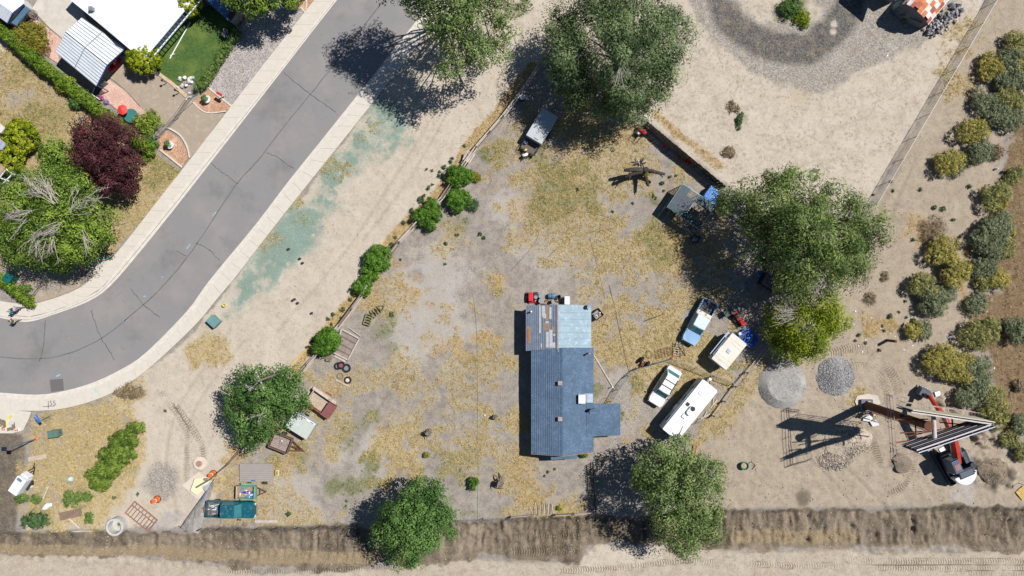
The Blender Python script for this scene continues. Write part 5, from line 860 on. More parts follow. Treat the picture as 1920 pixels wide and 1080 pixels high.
rail_fence('low pale board fence along the ditch below the house, right of the fallen pickets', [(1040, 964), (1078, 962), (1114, 960)], 36, (.25, .6), .05, .18, .8, 4, 'board_fence'); rail_fence('low pale board fence along the ditch below the house, left of the fallen pickets', [(958, 968), (998, 965)], 38, (.25, .6), .05, .18, .8, 5, 'board_fence')
q = random.Random(4); fp = thing('fallen_pickets', 'row of old grey pickets fallen flat at the ditch edge', 'pickets', 1018, 956, 0.02)
for i in range(11):
    x = -1.3 + i * .24; MB().box((x, q.uniform(-.15, .25), .06), (.09, q.uniform(1.0, 1.4), .03), rz=q.uniform(-.12, .12) + (.5 if i == 0 else 0)).build('picket', GW[i % 2], fp)
rail_fence('weathered wire-and-board fence behind the long white camper', [(1440, 645), (1410, 683), (1372, 728), (1346, 765), (1318, 800)], 34, (.4, .8), .05, .1, 1.1, 6, 'boundary_fence')
pl = wthing('retaining_plank', 'long grey edging plank lying in dry grass right of the house', 'plank'); o = GV(1112, 663); pl.location = o; beam(MB(), (0, 0, .05), GV(1152, 730) - o + Vector((0, 0, .05)), .14, .1).build('timber', GW[0], pl)
# ---------------------------------------------------------------- vehicles
CHROME = mat('bumper_metal', (180, 184, 188), .3, .1, 2, metal=.7); LAMP = mat('lamp_lens', (226, 230, 230), .2, .05, 2); TAIL = mat('tail_lens', (150, 30, 30), .3, .1, 2)
def wheel(root, x, y, r=.36, w=.24):
    t_ = MB().lathe([(r * .55, -w / 2), (r * .94, -w / 2), (r, -w * .3), (r, w * .3), (r * .94, w / 2), (r * .55, w / 2)], (x, y, r), 18, 'Y').build('wheel', BLK, root, smooth=False); MB().lathe([(r * .2, -w * .5), (r * .56, -w * .46), (r * .56, w * .46), (r * .2, w * .5)], (x, y, r), 12, 'Y').build('rim', CHROME, t_)
def plan(L0, L1, W, tf=.8, tr=.97): return [(L0, -W / 2 * tr), (L1 - .5, -W / 2), (L1 - .12, -W / 2 * (tf + .1)), (L1, -W / 2 * (tf - .12)), (L1, W / 2 * (tf - .12)), (L1 - .12, W / 2 * (tf + .1)), (L1 - .5, W / 2), (L0, W / 2 * tr)]
def car(name, label, cat, px, py, rz, L, W, paint, roofm, hood, ws, roof, rear, bed=False, bedm=None, H=1.72, rack=False, group=None):
    o = thing(name, label, cat, px, py, 0, rz, group); xf = L / 2; xh = xf - hood; xw = xh - ws; xr = xw - roof; xe = xr - rear; zb = .98
    MB().prism(plan((-L / 2 if not bed else xe), xf, W), .34, .92).build('body', paint, o, bevel=.06)
    hb = MB(); n = 6
    for i in range(n):        # hood: slightly crowned
        ya, yb = -W * .44 + W * .88 * i / n, -W * .44 + W * .88 * (i + 1) / n; cz = lambda y: zb + .07 * (1 - (2 * y / W) ** 2); tw = .80
        hb.add([(xh - .02, ya, cz(ya)), (xf - .06, ya * tw, cz(ya) - .13), (xf - .06, yb * tw, cz(yb) - .13), (xh - .02, yb, cz(yb))], [(0, 1, 2, 3)])
    hb.add([(xh, -W * .44, zb), (xf - .06, -W * .35, zb - .13), (xf - .02, -W * .35, .7), (xh, -W * .47, .7)], [(0, 3, 2, 1)]); hb.add([(xh, W * .44, zb), (xf - .06, W * .35, zb - .13), (xf - .02, W * .35, .7), (xh, W * .47, .7)], [(0, 1, 2, 3)]); hb.add([(xf - .06, -W * .35, zb - .13), (xf - .06, W * .35, zb - .13), (xf - .02, W * .35, .6), (xf - .02, -W * .35, .6)], [(0, 3, 2, 1)])
    hd = hb.build('hood', paint, o, smooth=False)
    mb = MB()
    for s_ in (-1, 1): beam(mb, (xh - .05, s_ * W * .2, zb + .065), (xf - .2, s_ * W * .15, zb - .07), .025, .02)
    mb.build('hood_crease', paint, hd)
    wb, wt = W * .47, W * .40
    lo = [(xh + .03, -wb * .93), (xh + .06, 0), (xh + .03, wb * .93), (xe, wb), (xe, -wb)]; hi = [(xw, -wt * .95), (xw + .04, 0), (xw, wt * .95), (xr, wt), (xr, -wt)]
    cb = MB(); cb.add([(x, y, .86) for x, y in lo] + [(x, y, H) for x, y in hi], [(0, 1, 6, 5), (1, 2, 7, 6), (2, 3, 8, 7), (3, 4, 9, 8), (4, 0, 5, 9), (5, 6, 7, 8, 9), (4, 3, 2, 1, 0)]); cb.build('cab', roofm, o, bevel=.04)
    def pane(nm, q, off): 
        a, b, c, d = map(Vector, q); cen = (a + b + c + d) / 4; nrm = (b - a).cross(d - a).normalized(); nrm = nrm if nrm.dot(cen - Vector((0, 0, 1.1))) > 0 else -nrm
        p = [cen + (v - cen) * .9 + nrm * off for v in (a, b, c, d)]; i_ = [cen + (v - cen) * .9 - nrm * .01 for v in (a, b, c, d)]; return MB().add(p + i_, [(0, 1, 2, 3), (7, 6, 5, 4), (0, 4, 5, 1), (1, 5, 6, 2), (2, 6, 7, 3), (3, 7, 4, 0)]).build(nm, GLASS, o)
    wsm = MB(); l3, h3_ = [Vector((x, y, .88)) for x, y in lo[:3]], [Vector((x, y, H)) for x, y in hi[:3]]
    for k in (0, 1):
        f = [l3[k].lerp(h3_[k], .1), l3[k + 1].lerp(h3_[k + 1], .1), l3[k + 1].lerp(h3_[k + 1], .9), l3[k].lerp(h3_[k], .9)]; f = [v * 1 for v in f]
        c0 = Vector((0, 0, 0)); f = [Vector((v.x + .012, v.y * .93, v.z + .012)) for v in f]; wsm.add(f, [(0, 1, 2, 3)])
    wsm.build('windshield', GLASS, o)
    if rear > .12: pane('rear_window', [(xe, wb, .95), (xe, -wb, .95), (xr, -wt, H - .04), (xr, wt, H - .04)], .008)
    for s_ in (-1, 1): pane('side_window', [(xh - .1, s_ * wb, .98), (xe + .1, s_ * wb, .98), (xr - .05 if rear < .1 else xr, s_ * wt, H - .06), (xw, s_ * wt, H - .06)], .008)
    for s_ in (-1, 1):
        MB().box((xh - .15, s_ * (W / 2 + .1), 1.12), (.1, .2, .15)).build('mirror', BLK, o); MB().box((xf - .03, s_ * W * .36, .72), (.12, .26, .16)).build('headlight', LAMP, o, bevel=.02)
        wheel(o, xf - .85, s_ * (W / 2 - .14)); wheel(o, -L / 2 + 1.05, s_ * (W / 2 - .14)); MB().box((-L / 2 + .03, s_ * W * .42, .75), (.08, .14, .3)).build('taillight', TAIL, o)
    MB().box((xf + .02, 0, .5), (.16, W * .82, .2)).build('front_bumper', CHROME, o, bevel=.04); MB().box((-L / 2 - .05, 0, .52), (.14, W * .9, .2)).build('rear_bumper', CHROME, o, bevel=.03)
    MB().box((xf - .02, 0, .72), (.06, W * .5, .2)).build('grille', DKM, o)
    if bed:
        bl = xe + L / 2; MB().box((-L / 2 + bl / 2, 0, .55), (bl, W * .9, .06)).build('bed_floor', bedm, o)
        for s_ in (-1, 1): MB().box((-L / 2 + bl / 2, s_ * (W / 2 - .05), .75), (bl, .1, .55)).build('bed_side', paint, o, bevel=.02)
        MB().box((-L / 2 + .04, 0, .76), (.07, W * .9, .5)).build('tailgate', paint, o, bevel=.015); MB().box((xe + .03, 0, .75), (.06, W * .9, .5)).build('bulkhead', paint, o)
    if rack:
        for s_ in (-1, 1): beam(MB(), (xw - .2, s_ * wt * .95, H + .07), (xr + .1, s_ * wt * .95, H + .07), .05, .05).build('roof_rail', DKM, o)
        for x in (xw - .65, xw - 1.35): beam(MB(), (x, -wt * .95, H + .08), (x, wt * .95, H + .08), .06, .04).build('crossbar', DKM, o)
        mb = MB()
        for k in range(5): beam(mb, (xw - .85, -.3 + k * .15, H + .012), (xw - 1.25, -.3 + k * .15, H + .012), .03, .02); beam(mb, (xw - 1.5, -.3 + k * .15, H + .012), (xr + .3, -.3 + k * .15, H + .012), .03, .02)
        mb.build('roof_rib', roofm, o)
    return o
def carpaint(nm, rgb, rough=.3): return mat(nm, rgb, rough, .06, 1, spec=.5, dirt=(200, 200, 200), dirt_amt=.15)
LB = carpaint('light_blue_paint', (150, 186, 222)); LBW = carpaint('faded_blue_paint', (214, 226, 240)); TEAL = carpaint('teal_paint', (24, 92, 106), .25); WC = carpaint('white_car_paint', (244, 244, 244)); BEDG = mat('bed_liner', (104, 104, 108), .85, .2, 3)
p1 = car('pickup_truck', 'light blue pickup truck with open bed parked below the bright green willow', 'pickup truck', 1308, 603, yaw(-43, 79), 5.3, 1.85, LB, LBW, 1.3, .72, 1.28, .12, True, BEDG)
tb = MB().box((-.98, 0, .9), (.45, 1.7, .3)); o = tb.build('toolbox', mat('beige_box', (222, 212, 196), .6, .06, 2), p1, bevel=.02)
_q = thing('shovel', 'shovel with a pale blade lying across the bed of the light blue pickup', 'shovel', 1331, 572, .62, yaw(20, 26)); MB().tube([(-.3, 0, .02), (.75, 0, .02)], .018, 5).build('handle', GW[0], _q); MB().box((-.45, 0, .02), (.34, .26, .02)).build('blade', WHT, _q)
p2 = car('pickup_truck', 'dark teal pickup truck with junk in its bed, beside the small green trailer', 'pickup truck', 438, 951, yaw(1, .03), 5.5, 1.85, TEAL, TEAL, 1.4, .75, 1.45, .12, True, BEDG)
suv = car('sport_utility_vehicle', 'white sport utility car with a black roof rack between the house and the long camper', 'car', 1243.5, 723, yaw(-38, 62), 4.6, 1.78, WC, WC, 1.1, .66, 2.0, .5, rack=True)
q = random.Random(8); jm = [mat('scrap_blue', (60, 130, 200), .5, .1, 3), mat('scrap_white', (226, 226, 220), .6, .1, 3), mat('scrap_brown', (128, 100, 84), .9, .2, 3), mat('scrap_grey', (150, 148, 146), .8, .2, 3)]
def junk(label, px, py, rz, lx, ly, z_, n, seed, name='scrap_load', cat='scrap load', mats=jm):
    o = thing(name, label, cat, px, py, z_, rz); q = random.Random(seed)
    for i in range(n):
        m_ = mats[q.randrange(len(mats))]; a = (q.uniform(-lx, lx) / 2, q.uniform(-ly, ly) / 2, q.uniform(.03, .15))
        if q.random() < .55: MB().box(a, (q.uniform(.25, min(1.1, lx * .7)), q.uniform(.06, .18), q.uniform(.03, .1)), rz=q.uniform(-.6, .6) + (1.57 if q.random() < .25 else 0), ry=q.uniform(-.1, .1)).build('offcut', m_, o)
        else: MB().blob(a, (q.uniform(.1, .25), q.uniform(.1, .2), q.uniform(.06, .14)), i, .3).build('lump', m_, o)
    return o
junk('loose pipes and scraps heaped in the bed of the teal pickup', 402, 953, 0, 1.5, 1.2, .6, 12, 1)
_t = MB().tube(smoothline([(-.8, -.35, .15), (-.2, -.1, .25), (.3, .25, .2), (.8, .3, .25)], 4), .05, 6).build('hose', mat('blue_hose', (52, 96, 130), .5, .1, 3)); tag(_t, 'dark blue hose curving through the scrap in the teal pickup bed', 'hose').location = GV(404, 951, .62)

# ---------------------------------------------------------------- campers and trailers
CW = mat('camper_white', (246, 246, 246), .45, .03, .8, dirt=(226, 226, 222), dirt_amt=.4); CSIDE = mat('camper_side', (196, 202, 210), .5, .06, 1.2); CBE = mat('camper_beige_roof', (228, 220, 206), .55, .05, .8, dirt=(208, 196, 176), dirt_amt=.5); AWN = mat('awning_grey', (128, 134, 142), .6, .1, 2)
def camper(label, px, py, rz, L, W, H, roofm, long_):
    o = thing('camper_trailer', label, 'camper', px, py, 0, rz); MB().box((0, 0, .45 + (H - .5) / 2), (L, W, H - .5)).build('body', CSIDE, o, bevel=.12)
    rf = MB().prism([(-L / 2 + .06, -W / 2), (L / 2 - .1, -W / 2), (L / 2, -W / 2 + .18), (L / 2, W / 2 - .18), (L / 2 - .1, W / 2), (-L / 2 + .06, W / 2), (-L / 2, W / 2 - .1), (-L / 2, -W / 2 + .1)], H - .06, H + .02).build('roof', roofm, o, bevel=.03)
    aw = MB().tube([(-L * .38, W / 2 + .1, H - .18), (L * .3, W / 2 + .1, H - .18)], .08, 8).build('awning', AWN, o)
    mb = MB()
    for x in (-L * .36, L * .28): beam(mb, (x, W / 2 + .06, .8), (x, W / 2 + .08, H - .2), .05, .05)
    mb.build('awning_arm', AWN, aw)
    for x in (-L * .3, L * .1, L * .34)[:3 if long_ else 2]: MB().box((x, W / 2 + .01, H * .62), (.7, .03, .5)).build('window', GLASS, o)
    for x in (-L * .2, L * .25): MB().box((x, -W / 2 - .01, H * .62), (.7, .03, .5)).build('window', GLASS, o)
    MB().box((-L * .1, W / 2 + .012, 1.25), (.65, .03, 1.5)).build('door', WHT, o); MB().box((0, 0, .5), (L * .95, W * .6, .12)).build('chassis', DKM, o)
    for s_ in (-1, 1):
        for x in ((-.35, .45) if long_ else (0,)): wheel(o, x, s_ * (W / 2 - .15), .33, .2)
    mb = MB(); beam(mb, (L / 2, -.5, .5), (L / 2 + .9, 0, .5), .08, .1); beam(mb, (L / 2, .5, .5), (L / 2 + .9, 0, .5), .08, .1); mb.build('hitch', DKM, o); MB().tube([(L / 2 + .6, 0, .5), (L / 2 + .6, 0, 1.0)], .16, 10).build('gas_bottle', WHT, o)
    return o, rf
c1, rf = camper('long white camper trailer with rooftop air conditioner, parked right of the white car', 1284, 762, yaw(78, -96), 7.1, 2.15, 2.35, CW, True)
ac = MB().prism([(.35, -.36), (.55, -.2), (.55, .2), (.35, .36), (-.4, .36), (-.62, .2), (-.62, -.2), (-.4, -.36)], 2.37, 2.68, .9).build('air_conditioner', WHT, c1, bevel=.04); ac.location = (0, -.05, 0); MB().lathe([(.26, 2.66), (.28, 2.69), (.24, 2.7), (.02, 2.7)], (.28, 0, 0), 16).build('fan_grille', DKM, ac)
sm_ = MB()
for x in (-2.6, -1.4, 1.3, 2.5): beam(sm_, (x, -1.0, 2.372), (x, 1.0, 2.372), .04, .01)
sm_.build('roof_seam', mat('seam_grey', (206, 208, 212), .6, .1, 3), rf)
MB().box((2.2, .3, 2.41), (.4, .4, .1)).build('roof_vent', WHT, c1); MB().box((.35, .62, 2.42), (.36, .36, .12)).build('roof_vent', DKM, c1); v = MB().box((-.95, .12, 2.41), (.42, .42, .1)).build('roof_hatch', WHT, c1); MB().box((-1.18, .12, 2.40), (.05, .46, .08)).box((-.95, .35, 2.40), (.46, .04, .08)).build('hatch_rim', DKM, v); beam(MB(), (-1.9, -.5, 2.40), (-2.9, -.75, 2.40), .05, .05).build('roof_pipe', DKM, c1)
c2, rf = camper('shorter beige-roofed camper trailer beside the blue pedal boat', 1357, 656, yaw(39.5, -48.5), 3.7, 2.1, 2.0, CBE, False); MB().box((-.02, .1, 2.05), (.42, .42, .1)).build('roof_vent', mat('vent_lid', (176, 196, 214), .4, .1, 3), c2)
mb = MB()
for x in (-1.35, -1.2, -.9, .9, 1.3): beam(mb, (x, -1.0, 2.03), (x, 1.0, 2.03), .09, .03)
mb.build('roof_rib', CBE, rf)
MB().box((.1, 1.25, 1.55), (3.2, .3, .06)).build('folded_awning', mat('awning_blue', (168, 180, 200), .6, .1, 2), c2)
# grey-topped trailer with an open front deck
tr = thing('cargo_trailer', 'grey flat-roofed trailer with an open railed front deck, beside the big willow', 'trailer', 1010, 251, 0, yaw(-37, 62)); TG = mat('grey_trailer_roof', (190, 194, 196), .5, .04, 1); TS = mat('trailer_side', (206, 206, 206), .5, .06, 1)
MB().box((.25 + .9 - 1.75, 0, 1.0), (3.5, 1.95, 1.3)).build('body', TS, tr, bevel=.05); MB().box((-.6, 0, 1.67), (3.56, 2.0, .06)).build('roof', TG, tr, bevel=.02); v = MB().box((.72, .2, 1.72), (.5, .55, .05)).build('roof_hatch', TG, tr); MB().box((.98, .2, 1.73), (.04, .5, .04)).build('hatch_seal', DKM, v)
MB().box((1.85, 0, .55), (1.4, 1.8, .08)).build('deck', mat('deck_boards', (112, 104, 92), .9, .2, 4, grain=.2), tr); mb = MB()
for z_ in (.8, 1.05): mb.tube([(1.2, .92, z_), (2.5, .92, z_), (2.55, .3, z_)], .025, 5); mb.tube([(1.2, -.92, z_), (2.5, -.92, z_), (2.55, -.3, z_)], .025, 5)
for x, y in ((1.25, .92), (1.9, .92), (2.5, .92), (1.25, -.92), (1.9, -.92), (2.5, -.92)): mb.tube([(x, y, .5), (x, y, 1.06)], .025, 5)
mb.build('deck_rail', DKM, tr); mb = MB(); beam(mb, (2.4, .75, .5), (3.2, 0, .45), .09, .09); beam(mb, (2.4, -.75, .5), (3.2, 0, .45), .09, .09); beam(mb, (3.1, 0, .45), (3.55, 0, .45), .1, .1); mb.build('hitch', DKM, tr)
for s_ in (-1, 1): wheel(tr, -.3, s_ * 1.05, .33, .2)
for (px, py, m_, lab, nm) in ((985, 270, mat('lilac_plastic', (150, 150, 214), .5, .1, 3), 'small lilac bucket on the front deck of the grey trailer', 'bucket'), (984, 284, mat('yellow_foam', (232, 198, 120), .8, .1, 3), 'small yellow bundle on the front deck of the grey trailer', 'bundle'), (984, 293, WHT, 'white sack on the front deck of the grey trailer', 'sack')):
    o = thing(nm, lab, nm, px + 1, py, .6, .4); (MB().lathe([(.14, 0), (.18, .3), (.15, .3), (.12, .05)], (0, 0, 0), 12) if nm == 'bucket' else MB().blob((0, 0, .12), (.26 if nm == 'bundle' else .42, .14 if nm == 'bundle' else .2, .14), 2, .2)).build('body', m_, o)
# three trailers by the round tree
RED = mat('maroon_lid', (138, 84, 84), .6, .1, 2); RW = mat('weathered_white', (206, 190, 176), .7, .2, 2, dirt=(150, 92, 70), dirt_amt=.7); RSTW = mat('rusty_paint', (142, 80, 60), .8, .25, 3, dirt=(190, 150, 130), dirt_amt=.5)
t1 = thing('utility_trailer', 'box trailer with a maroon lidded front, highest of the three by the round tree', 'trailer', 606, 753, 0, yaw(42, 29)); L, W = 2.9, 1.95
MB().box((-.3, 0, .5), (L - .6, W - .1, .08)).build('bed_floor', mat('sandy_floor', (186, 170, 150), .9, .12, 2), t1); MB().box((-.1, W / 2 - .02, .85), (L + .2, .32, .7)).build('side_box', RW, t1, bevel=.02); MB().box((-.3, -W / 2 + .03, .8), (L - .6, .1, .6)).build('side_panel', RSTW, t1); MB().box((-L / 2 + .0, 0, .8), (.08, W, .6)).build('tailgate', RW, t1); MB().box((L / 2 - .25, -.18, .8), (.95, W - .3, .72)).build('front_box', RSTW, t1); MB().box((L / 2 - .25, -.18, 1.19), (1.0, W - .28, .06)).build('lid', RED, t1, bevel=.02)
MB().box((.1, W / 2 + .2, .55), (.8, .2, .1)).build('mudguard', RSTW, t1)
for s_ in (-1, 1): wheel(t1, .1, s_ * (W / 2 + .12), .3, .18)
tag(MB().box((0, 0, .03), (1.4, .9, .04), rz=yaw(42, 29)).build('board', mat('pale_board', (196, 182, 168), .9, .15, 2)), 'pale weathered board lying behind the highest of the three trailers', 'board').location = GV(588, 738)
t2 = thing('camper_shell', 'pale grey-green camper shell with a white side rail, middle of the three trailers', 'camper shell', 571, 793, 0, yaw(37, 23)); MB().box((0, 0, .8), (2.75, 1.95, 1.5)).build('body', mat('shell_side', (190, 196, 196), .5, .06, 1), t2, bevel=.05); r2 = MB().box((0, -.08, 1.57), (2.78, 1.8, .05)).build('roof', mat('shell_roof', (198, 204, 196), .5, .05, .9, dirt=(216, 220, 212), dirt_amt=.5), t2, bevel=.02); MB().box((-.3, -.05, 1.605), (.35, .35, .03)).build('skylight', mat('pale_blue_skylight', (190, 216, 226), .3, .05, 2), r2)
MB().box((.05, .97, 1.58), (2.6, .22, .12)).build('side_rail', WHT, t2); 
for x in (-.15, .95): MB().box((x, .96, 1.645), (.8 if x < 0 else .5, .07, .02)).build('rail_slot', DKM, t2)
for s_ in (-1, 1): wheel(t2, -.2, s_ * .95, .3, .18)
t3 = thing('utility_trailer', 'rusty plank-floored open trailer with a long rusted drawbar, lowest of the three trailers', 'trailer', 531, 827, 0, yaw(32, 13)); L, W = 2.2, 1.75
for i in range(9): MB().box((0, -W / 2 + .1 + i * .19, .52), (L - .1, .16, .05)).build('floor_plank', mat('grey_pink_wood', (176, 156, 148), .9, .2, 4, grain=.15), t3)
OLDW = mat('old_side_wood', (120, 98, 90), .9, .2, 3)
for s_ in (-1, 1): MB().box((0, s_ * W / 2, .8), (L, .07, .6)).build('side_panel', OLDW, t3); wheel(t3, -.1, s_ * (W / 2 + .13), .3, .18)
for s_ in (-1, 1): MB().box((s_ * L / 2, 0, .8), (.07, W, .6)).build('end_panel', OLDW, t3)
mb = MB(); beam(mb, (L / 2, .6, .5), (L / 2 + 1.5, 0, .45), .1, .1); beam(mb, (L / 2, -.6, .5), (L / 2 + 1.5, 0, .45), .1, .1); beam(mb, (L / 2, 0, .55), (L / 2 + 1.7, 0, .5), .08, .08); mb.tube([(L / 2 + .5, .3, .6), (L / 2 + .9, -.1, .6)], .05, 5); mb.build('drawbar', RUST, t3); junk('pale scraps lying in the rusty plank-floored trailer', 536, 826, .4, .9, .9, .55, 6, 4, mats=[jm[1], jm[3]])
t4 = thing('utility_trailer', 'small green trailer full of blue and white scraps above the teal pickup', 'trailer', 466, 919, 0, yaw(1, 0.03)); GRN = mat('faded_green_paint', (116, 164, 138), .7, .15, 2); L, W = 2.0, 1.4
MB().box((0, 0, .5), (L, W, .06)).build('bed_floor', PLY, t4)
for s_ in (-1, 1): MB().box((.1, s_ * (W / 2 + .14), .62), (1.55, .26, .1)).build('mudguard', GRN, t4, bevel=.05); MB().box((0, s_ * W / 2, .75), (L, .05, .5)).build('side_panel', GRN, t4); wheel(t4, .1, s_ * (W / 2 + .14), .28, .16)
MB().box((-L / 2, 0, .75), (.1, W, .5)).build('tailgate', mat('tan_wood', (214, 176, 140), .8, .1, 3), t4); MB().box((L / 2 + .08, 0, .8), (.22, W + .1, .5)).build('front_panel', GRN, t4); mb = MB(); beam(mb, (L / 2, .55, .45), (L / 2 + 1.2, 0, .42), .08, .08); beam(mb, (L / 2, -.55, .45), (L / 2 + 1.2, 0, .42), .08, .08); beam(mb, (L / 2 + .5, -.3, .45), (L / 2 + .5, .3, .45), .06, .06); mb.build('drawbar', RUST, t4)
junk('blue and white scraps filling the small green trailer', 465, 919, 0, 1.7, 1.1, .55, 22, 6, mats=[jm[0], jm[1], jm[3], jm[3], mat('deep_blue_scrap', (36, 60, 190), .5, .1, 3)])
dkk = thing('flat_deck', 'low grey boarded platform beside the small green trailer', 'platform', 482, 884.5, 0, 0)
for i in range(9): MB().box((0, -.9 + i * .218, .26), (3.75, .2, .06)).build('board', mat('grey_ribbed_board', (168, 158, 152), .7, .08, 2, grain=.08), dkk)
MB().box((0, 0, .12), (3.6, 1.8, .2)).build('frame', DKM, dkk); MB().box((-.35, -.93, .30), (.5, .1, .03)).build('blue_tape', mat('blue_tape', (50, 90, 190), .5, .1, 3), dkk)
yb = thing('generator', 'small yellow machine at the right end of the grey platform', 'machine', 522, 885, 0); MB().box((0, 0, .25), (.4, .65, .4)).build('body', mat('straw_yellow', (226, 206, 130), .6, .08, 3), yb, bevel=.03); MB().tube([(.2, 0, .3), (.36, 0, .3)], .12, 8).build('motor', GREYM, yb); MB().box((0, 0, .47), (.1, .4, .04)).build('handle', DKM, yb)
# white generator trailer at the lower left
gt = thing('generator_trailer', 'white enclosed generator trailer on the dug soil edge at the lower left', 'trailer', 52, 901, 0, yaw(22, -33)); GW_ = mat('generator_white', (236, 238, 242), .45, .04, 1)
MB().box((-.2, 0, 1.0), (2.0, 1.15, 1.2)).build('body', GW_, gt, bevel=.06); MB().box((-.2, -.3, 1.63), (1.9, .5, .03)).build('roof_panel', GW_, gt); MB().box((.55, .1, 1.63), (.3, .6, .04)).build('vent', mat('vent_grey', (120, 126, 136), .6, .1, 3), gt); MB().box((1.0, 0, .9), (.4, 1.0, .8), top=(.5, .9)).build('nose', GW_, gt, bevel=.04)
mb = MB(); beam(mb, (1.1, .4, .5), (2.0, 0, .45), .08, .08); beam(mb, (1.1, -.4, .5), (2.0, 0, .45), .08, .08); mb.tube([(1.5, -.1, .4), (1.5, -.1, .95)], .05, 6); mb.tube([(1.8, .1, .45), (2.35, .25, .45)], .04, 5); mb.build('drawbar', DKM, gt); MB().box((0, -.72, .55), (1.3, .24, .08)).build('mudguard', DKM, gt)
for s_ in (-1, 1): wheel(gt, 0, s_ * .72, .3, .18)
MB().blob((-.2, -.85, .25), (.25, .2, .2), 3, .2).build('strap_bag', mat('cream_bag', (214, 204, 184), .8, .1, 3), gt)

# ---------------------------------------------------------------- signboard structure
RST2 = mat('pole_rust', (112, 70, 54), .85, .25, 2, dirt=(78, 48, 40), dirt_amt=.6, grain=.2); STEEL = mat('catwalk_steel', (164, 144, 138), .7, .15, 3); FACEB = mat('sign_back', (70, 76, 96), .7, .1, 1)
FACEM = mat('sign_face', (216, 208, 186), .6, .06, .8, dirt=(196, 186, 160), dirt_amt=.5); DKST = mat('dark_stringer', (104, 104, 112), .7, .15, 2); PALEST = mat('pale_stringer', (206, 196, 194), .6, .1, 2)
bb = wthing('billboard', 'tall V-shaped advertising sign on a rusty pole towering over the excavator', 'billboard'); B0 = GV(1622, 759); bb.location = B0
ZT, ZB = 12.9, 10.1
def bp_(px, py, z): return GV(px, py, z) - B0
MB().lathe([(.46, 0), (.44, 6), (.40, 11.9), (.45, 11.9), (.45, 12.0), (.25, 12.0)], (0, 0, 0), 20).build('pole', RST2, bb); MB().box((0, 0, .25), (1.3, 1.3, .5)).build('footing', mat('footing_concrete', (120, 118, 124), .9, .1, 3), bb); MB().box((.1, .4, .6), (.3, .3, .3)).build('junction_box', GREYM, bb)
mb = MB()
for s_ in (-.16, .16): beam(mb, (.15 + s_, -.62, .6), (.15 + s_, -.58, 11.5), .03, .03)
for i in range(34): beam(mb, (-.01, -.6, .8 + i * .32), (.31, -.6, .8 + i * .32), .025, .025)
mb.build('ladder', RST2, bb)
ta, tb_ = bp_(1750, 779, 11.5), bp_(1753, 830, 11.5); MB().tube([ta, tb_], .2, 12).build('torsion_beam', PALEST, bb)
N0, N1 = bp_(1711, 768, ZT), bp_(1866, 791, ZT); S0, S1 = bp_(1722, 850, ZT), bp_(1866, 800.5, ZT)
def face(a, b, inward, nm):
    a0, b0 = Vector((a.x, a.y, ZB)), Vector((b.x, b.y, ZB)); nrm = inward.normalized(); root = MB().add([a0, b0, b, a, a0 + nrm * .06, b0 + nrm * .06, b + nrm * .06, a + nrm * .06], [(0, 1, 2, 3), (7, 6, 5, 4), (0, 4, 5, 1), (1, 5, 6, 2), (2, 6, 7, 3), (3, 7, 4, 0)]).build('sign_face', FACEM, bb)
    MB().add([a0 + nrm * .065, b0 + nrm * .065, b + nrm * .065 - Vector((0, 0, .02)), a + nrm * .065 - Vector((0, 0, .02))], [(0, 1, 2, 3)]).build('backing_panel', FACEB, root)
    for k in range(7):
        z_ = ZB + .15 + k * (ZT - ZB - .3) / 6; beam(MB(), Vector((a.x, a.y, z_)) + nrm * .27, Vector((b.x, b.y, z_)) + nrm * .27, .13, .1).build('stringer', PALEST if k % 2 == 0 else DKST, root)
    for u in (.06, .28, .5, .72, .94):
        p = a.lerp(b, u) + nrm * .11; beam(MB(), (p.x, p.y, ZB - .3), (p.x, p.y, ZT - .1), .1, .1).build('upright', DKST, root)
    beam(MB(), Vector((a.x, a.y, ZT + .03)) + nrm * .05, Vector((b.x, b.y, ZT + .03)) + nrm * .03, .08, .05).build('top_trim', mat('white_trim', (206, 214, 228), .4, .05, 1) if nm == 's' else FACEM, root); return root
mid = (N0 + N1 + S0 + S1) / 4
def inw(a, b): d = (b - a).normalized(); n_ = Vector((-d.y, d.x, 0)); return n_ if n_.dot(mid - a) > 0 else -n_
face(N0, N1, inw(N0, N1), 'n'); face(S0, S1, inw(S0, S1), 's')
zw = ZB - .35
def walk(pts, nm, wd=.7):
    root = bpy.data.objects.new(nm, None); C.objects.link(root); root.parent = bb; P = [bp_(*p, zw) for p in pts]; gr = MB(); rl = MB()
    for a, b in zip(P[:-1], P[1:]):
        d = (b - a).normalized(); s_ = Vector((-d.y, d.x, 0)); s_ = s_ if s_.dot(mid - a) > 0 else -s_; L = (b - a).length; n = max(1, int(L / 1.5))
        for k in (0, wd): beam(gr, a + s_ * k, b + s_ * k, .05, .06)
        for i in range(n * 3 + 1): p = a.lerp(b, i / (n * 3)); beam(gr, p, p + s_ * wd, .015, .02)
        for i in range(n + 1): p = a.lerp(b, i / n); beam(rl, p, p + Vector((0, 0, 1.05)), .04, .04)
        for z_ in (.52, 1.05): beam(rl, a + Vector((0, 0, z_)), b + Vector((0, 0, z_)), .04, .04)
    gr.build('grating', STEEL, root); rl.build('handrail', STEEL, root)
walk([(1687, 752), (1823, 771)], 'catwalk'); walk([(1671, 861), (1717, 848)], 'catwalk'); walk([(1663, 739), (1671, 862)], 'catwalk', .25); walk([(1664, 741), (1690, 744)], 'catwalk', .25)
mb = MB()
for a, b in (((1700, 818), (1790, 800)), ((1688, 812), (1745, 808)), ((1680, 786), (1740, 786)), ((1716, 784), (1718, 838)), ((1762, 792), (1850, 800)), ((1785, 785), (1788, 820)), ((1826, 790), (1827, 806)), ((1680, 830), (1706, 826))): beam(mb, bp_(*a, ZB + .2), bp_(*b, ZB + .2), .1, .1)
mb.build('cross_brace', RUST, bb)
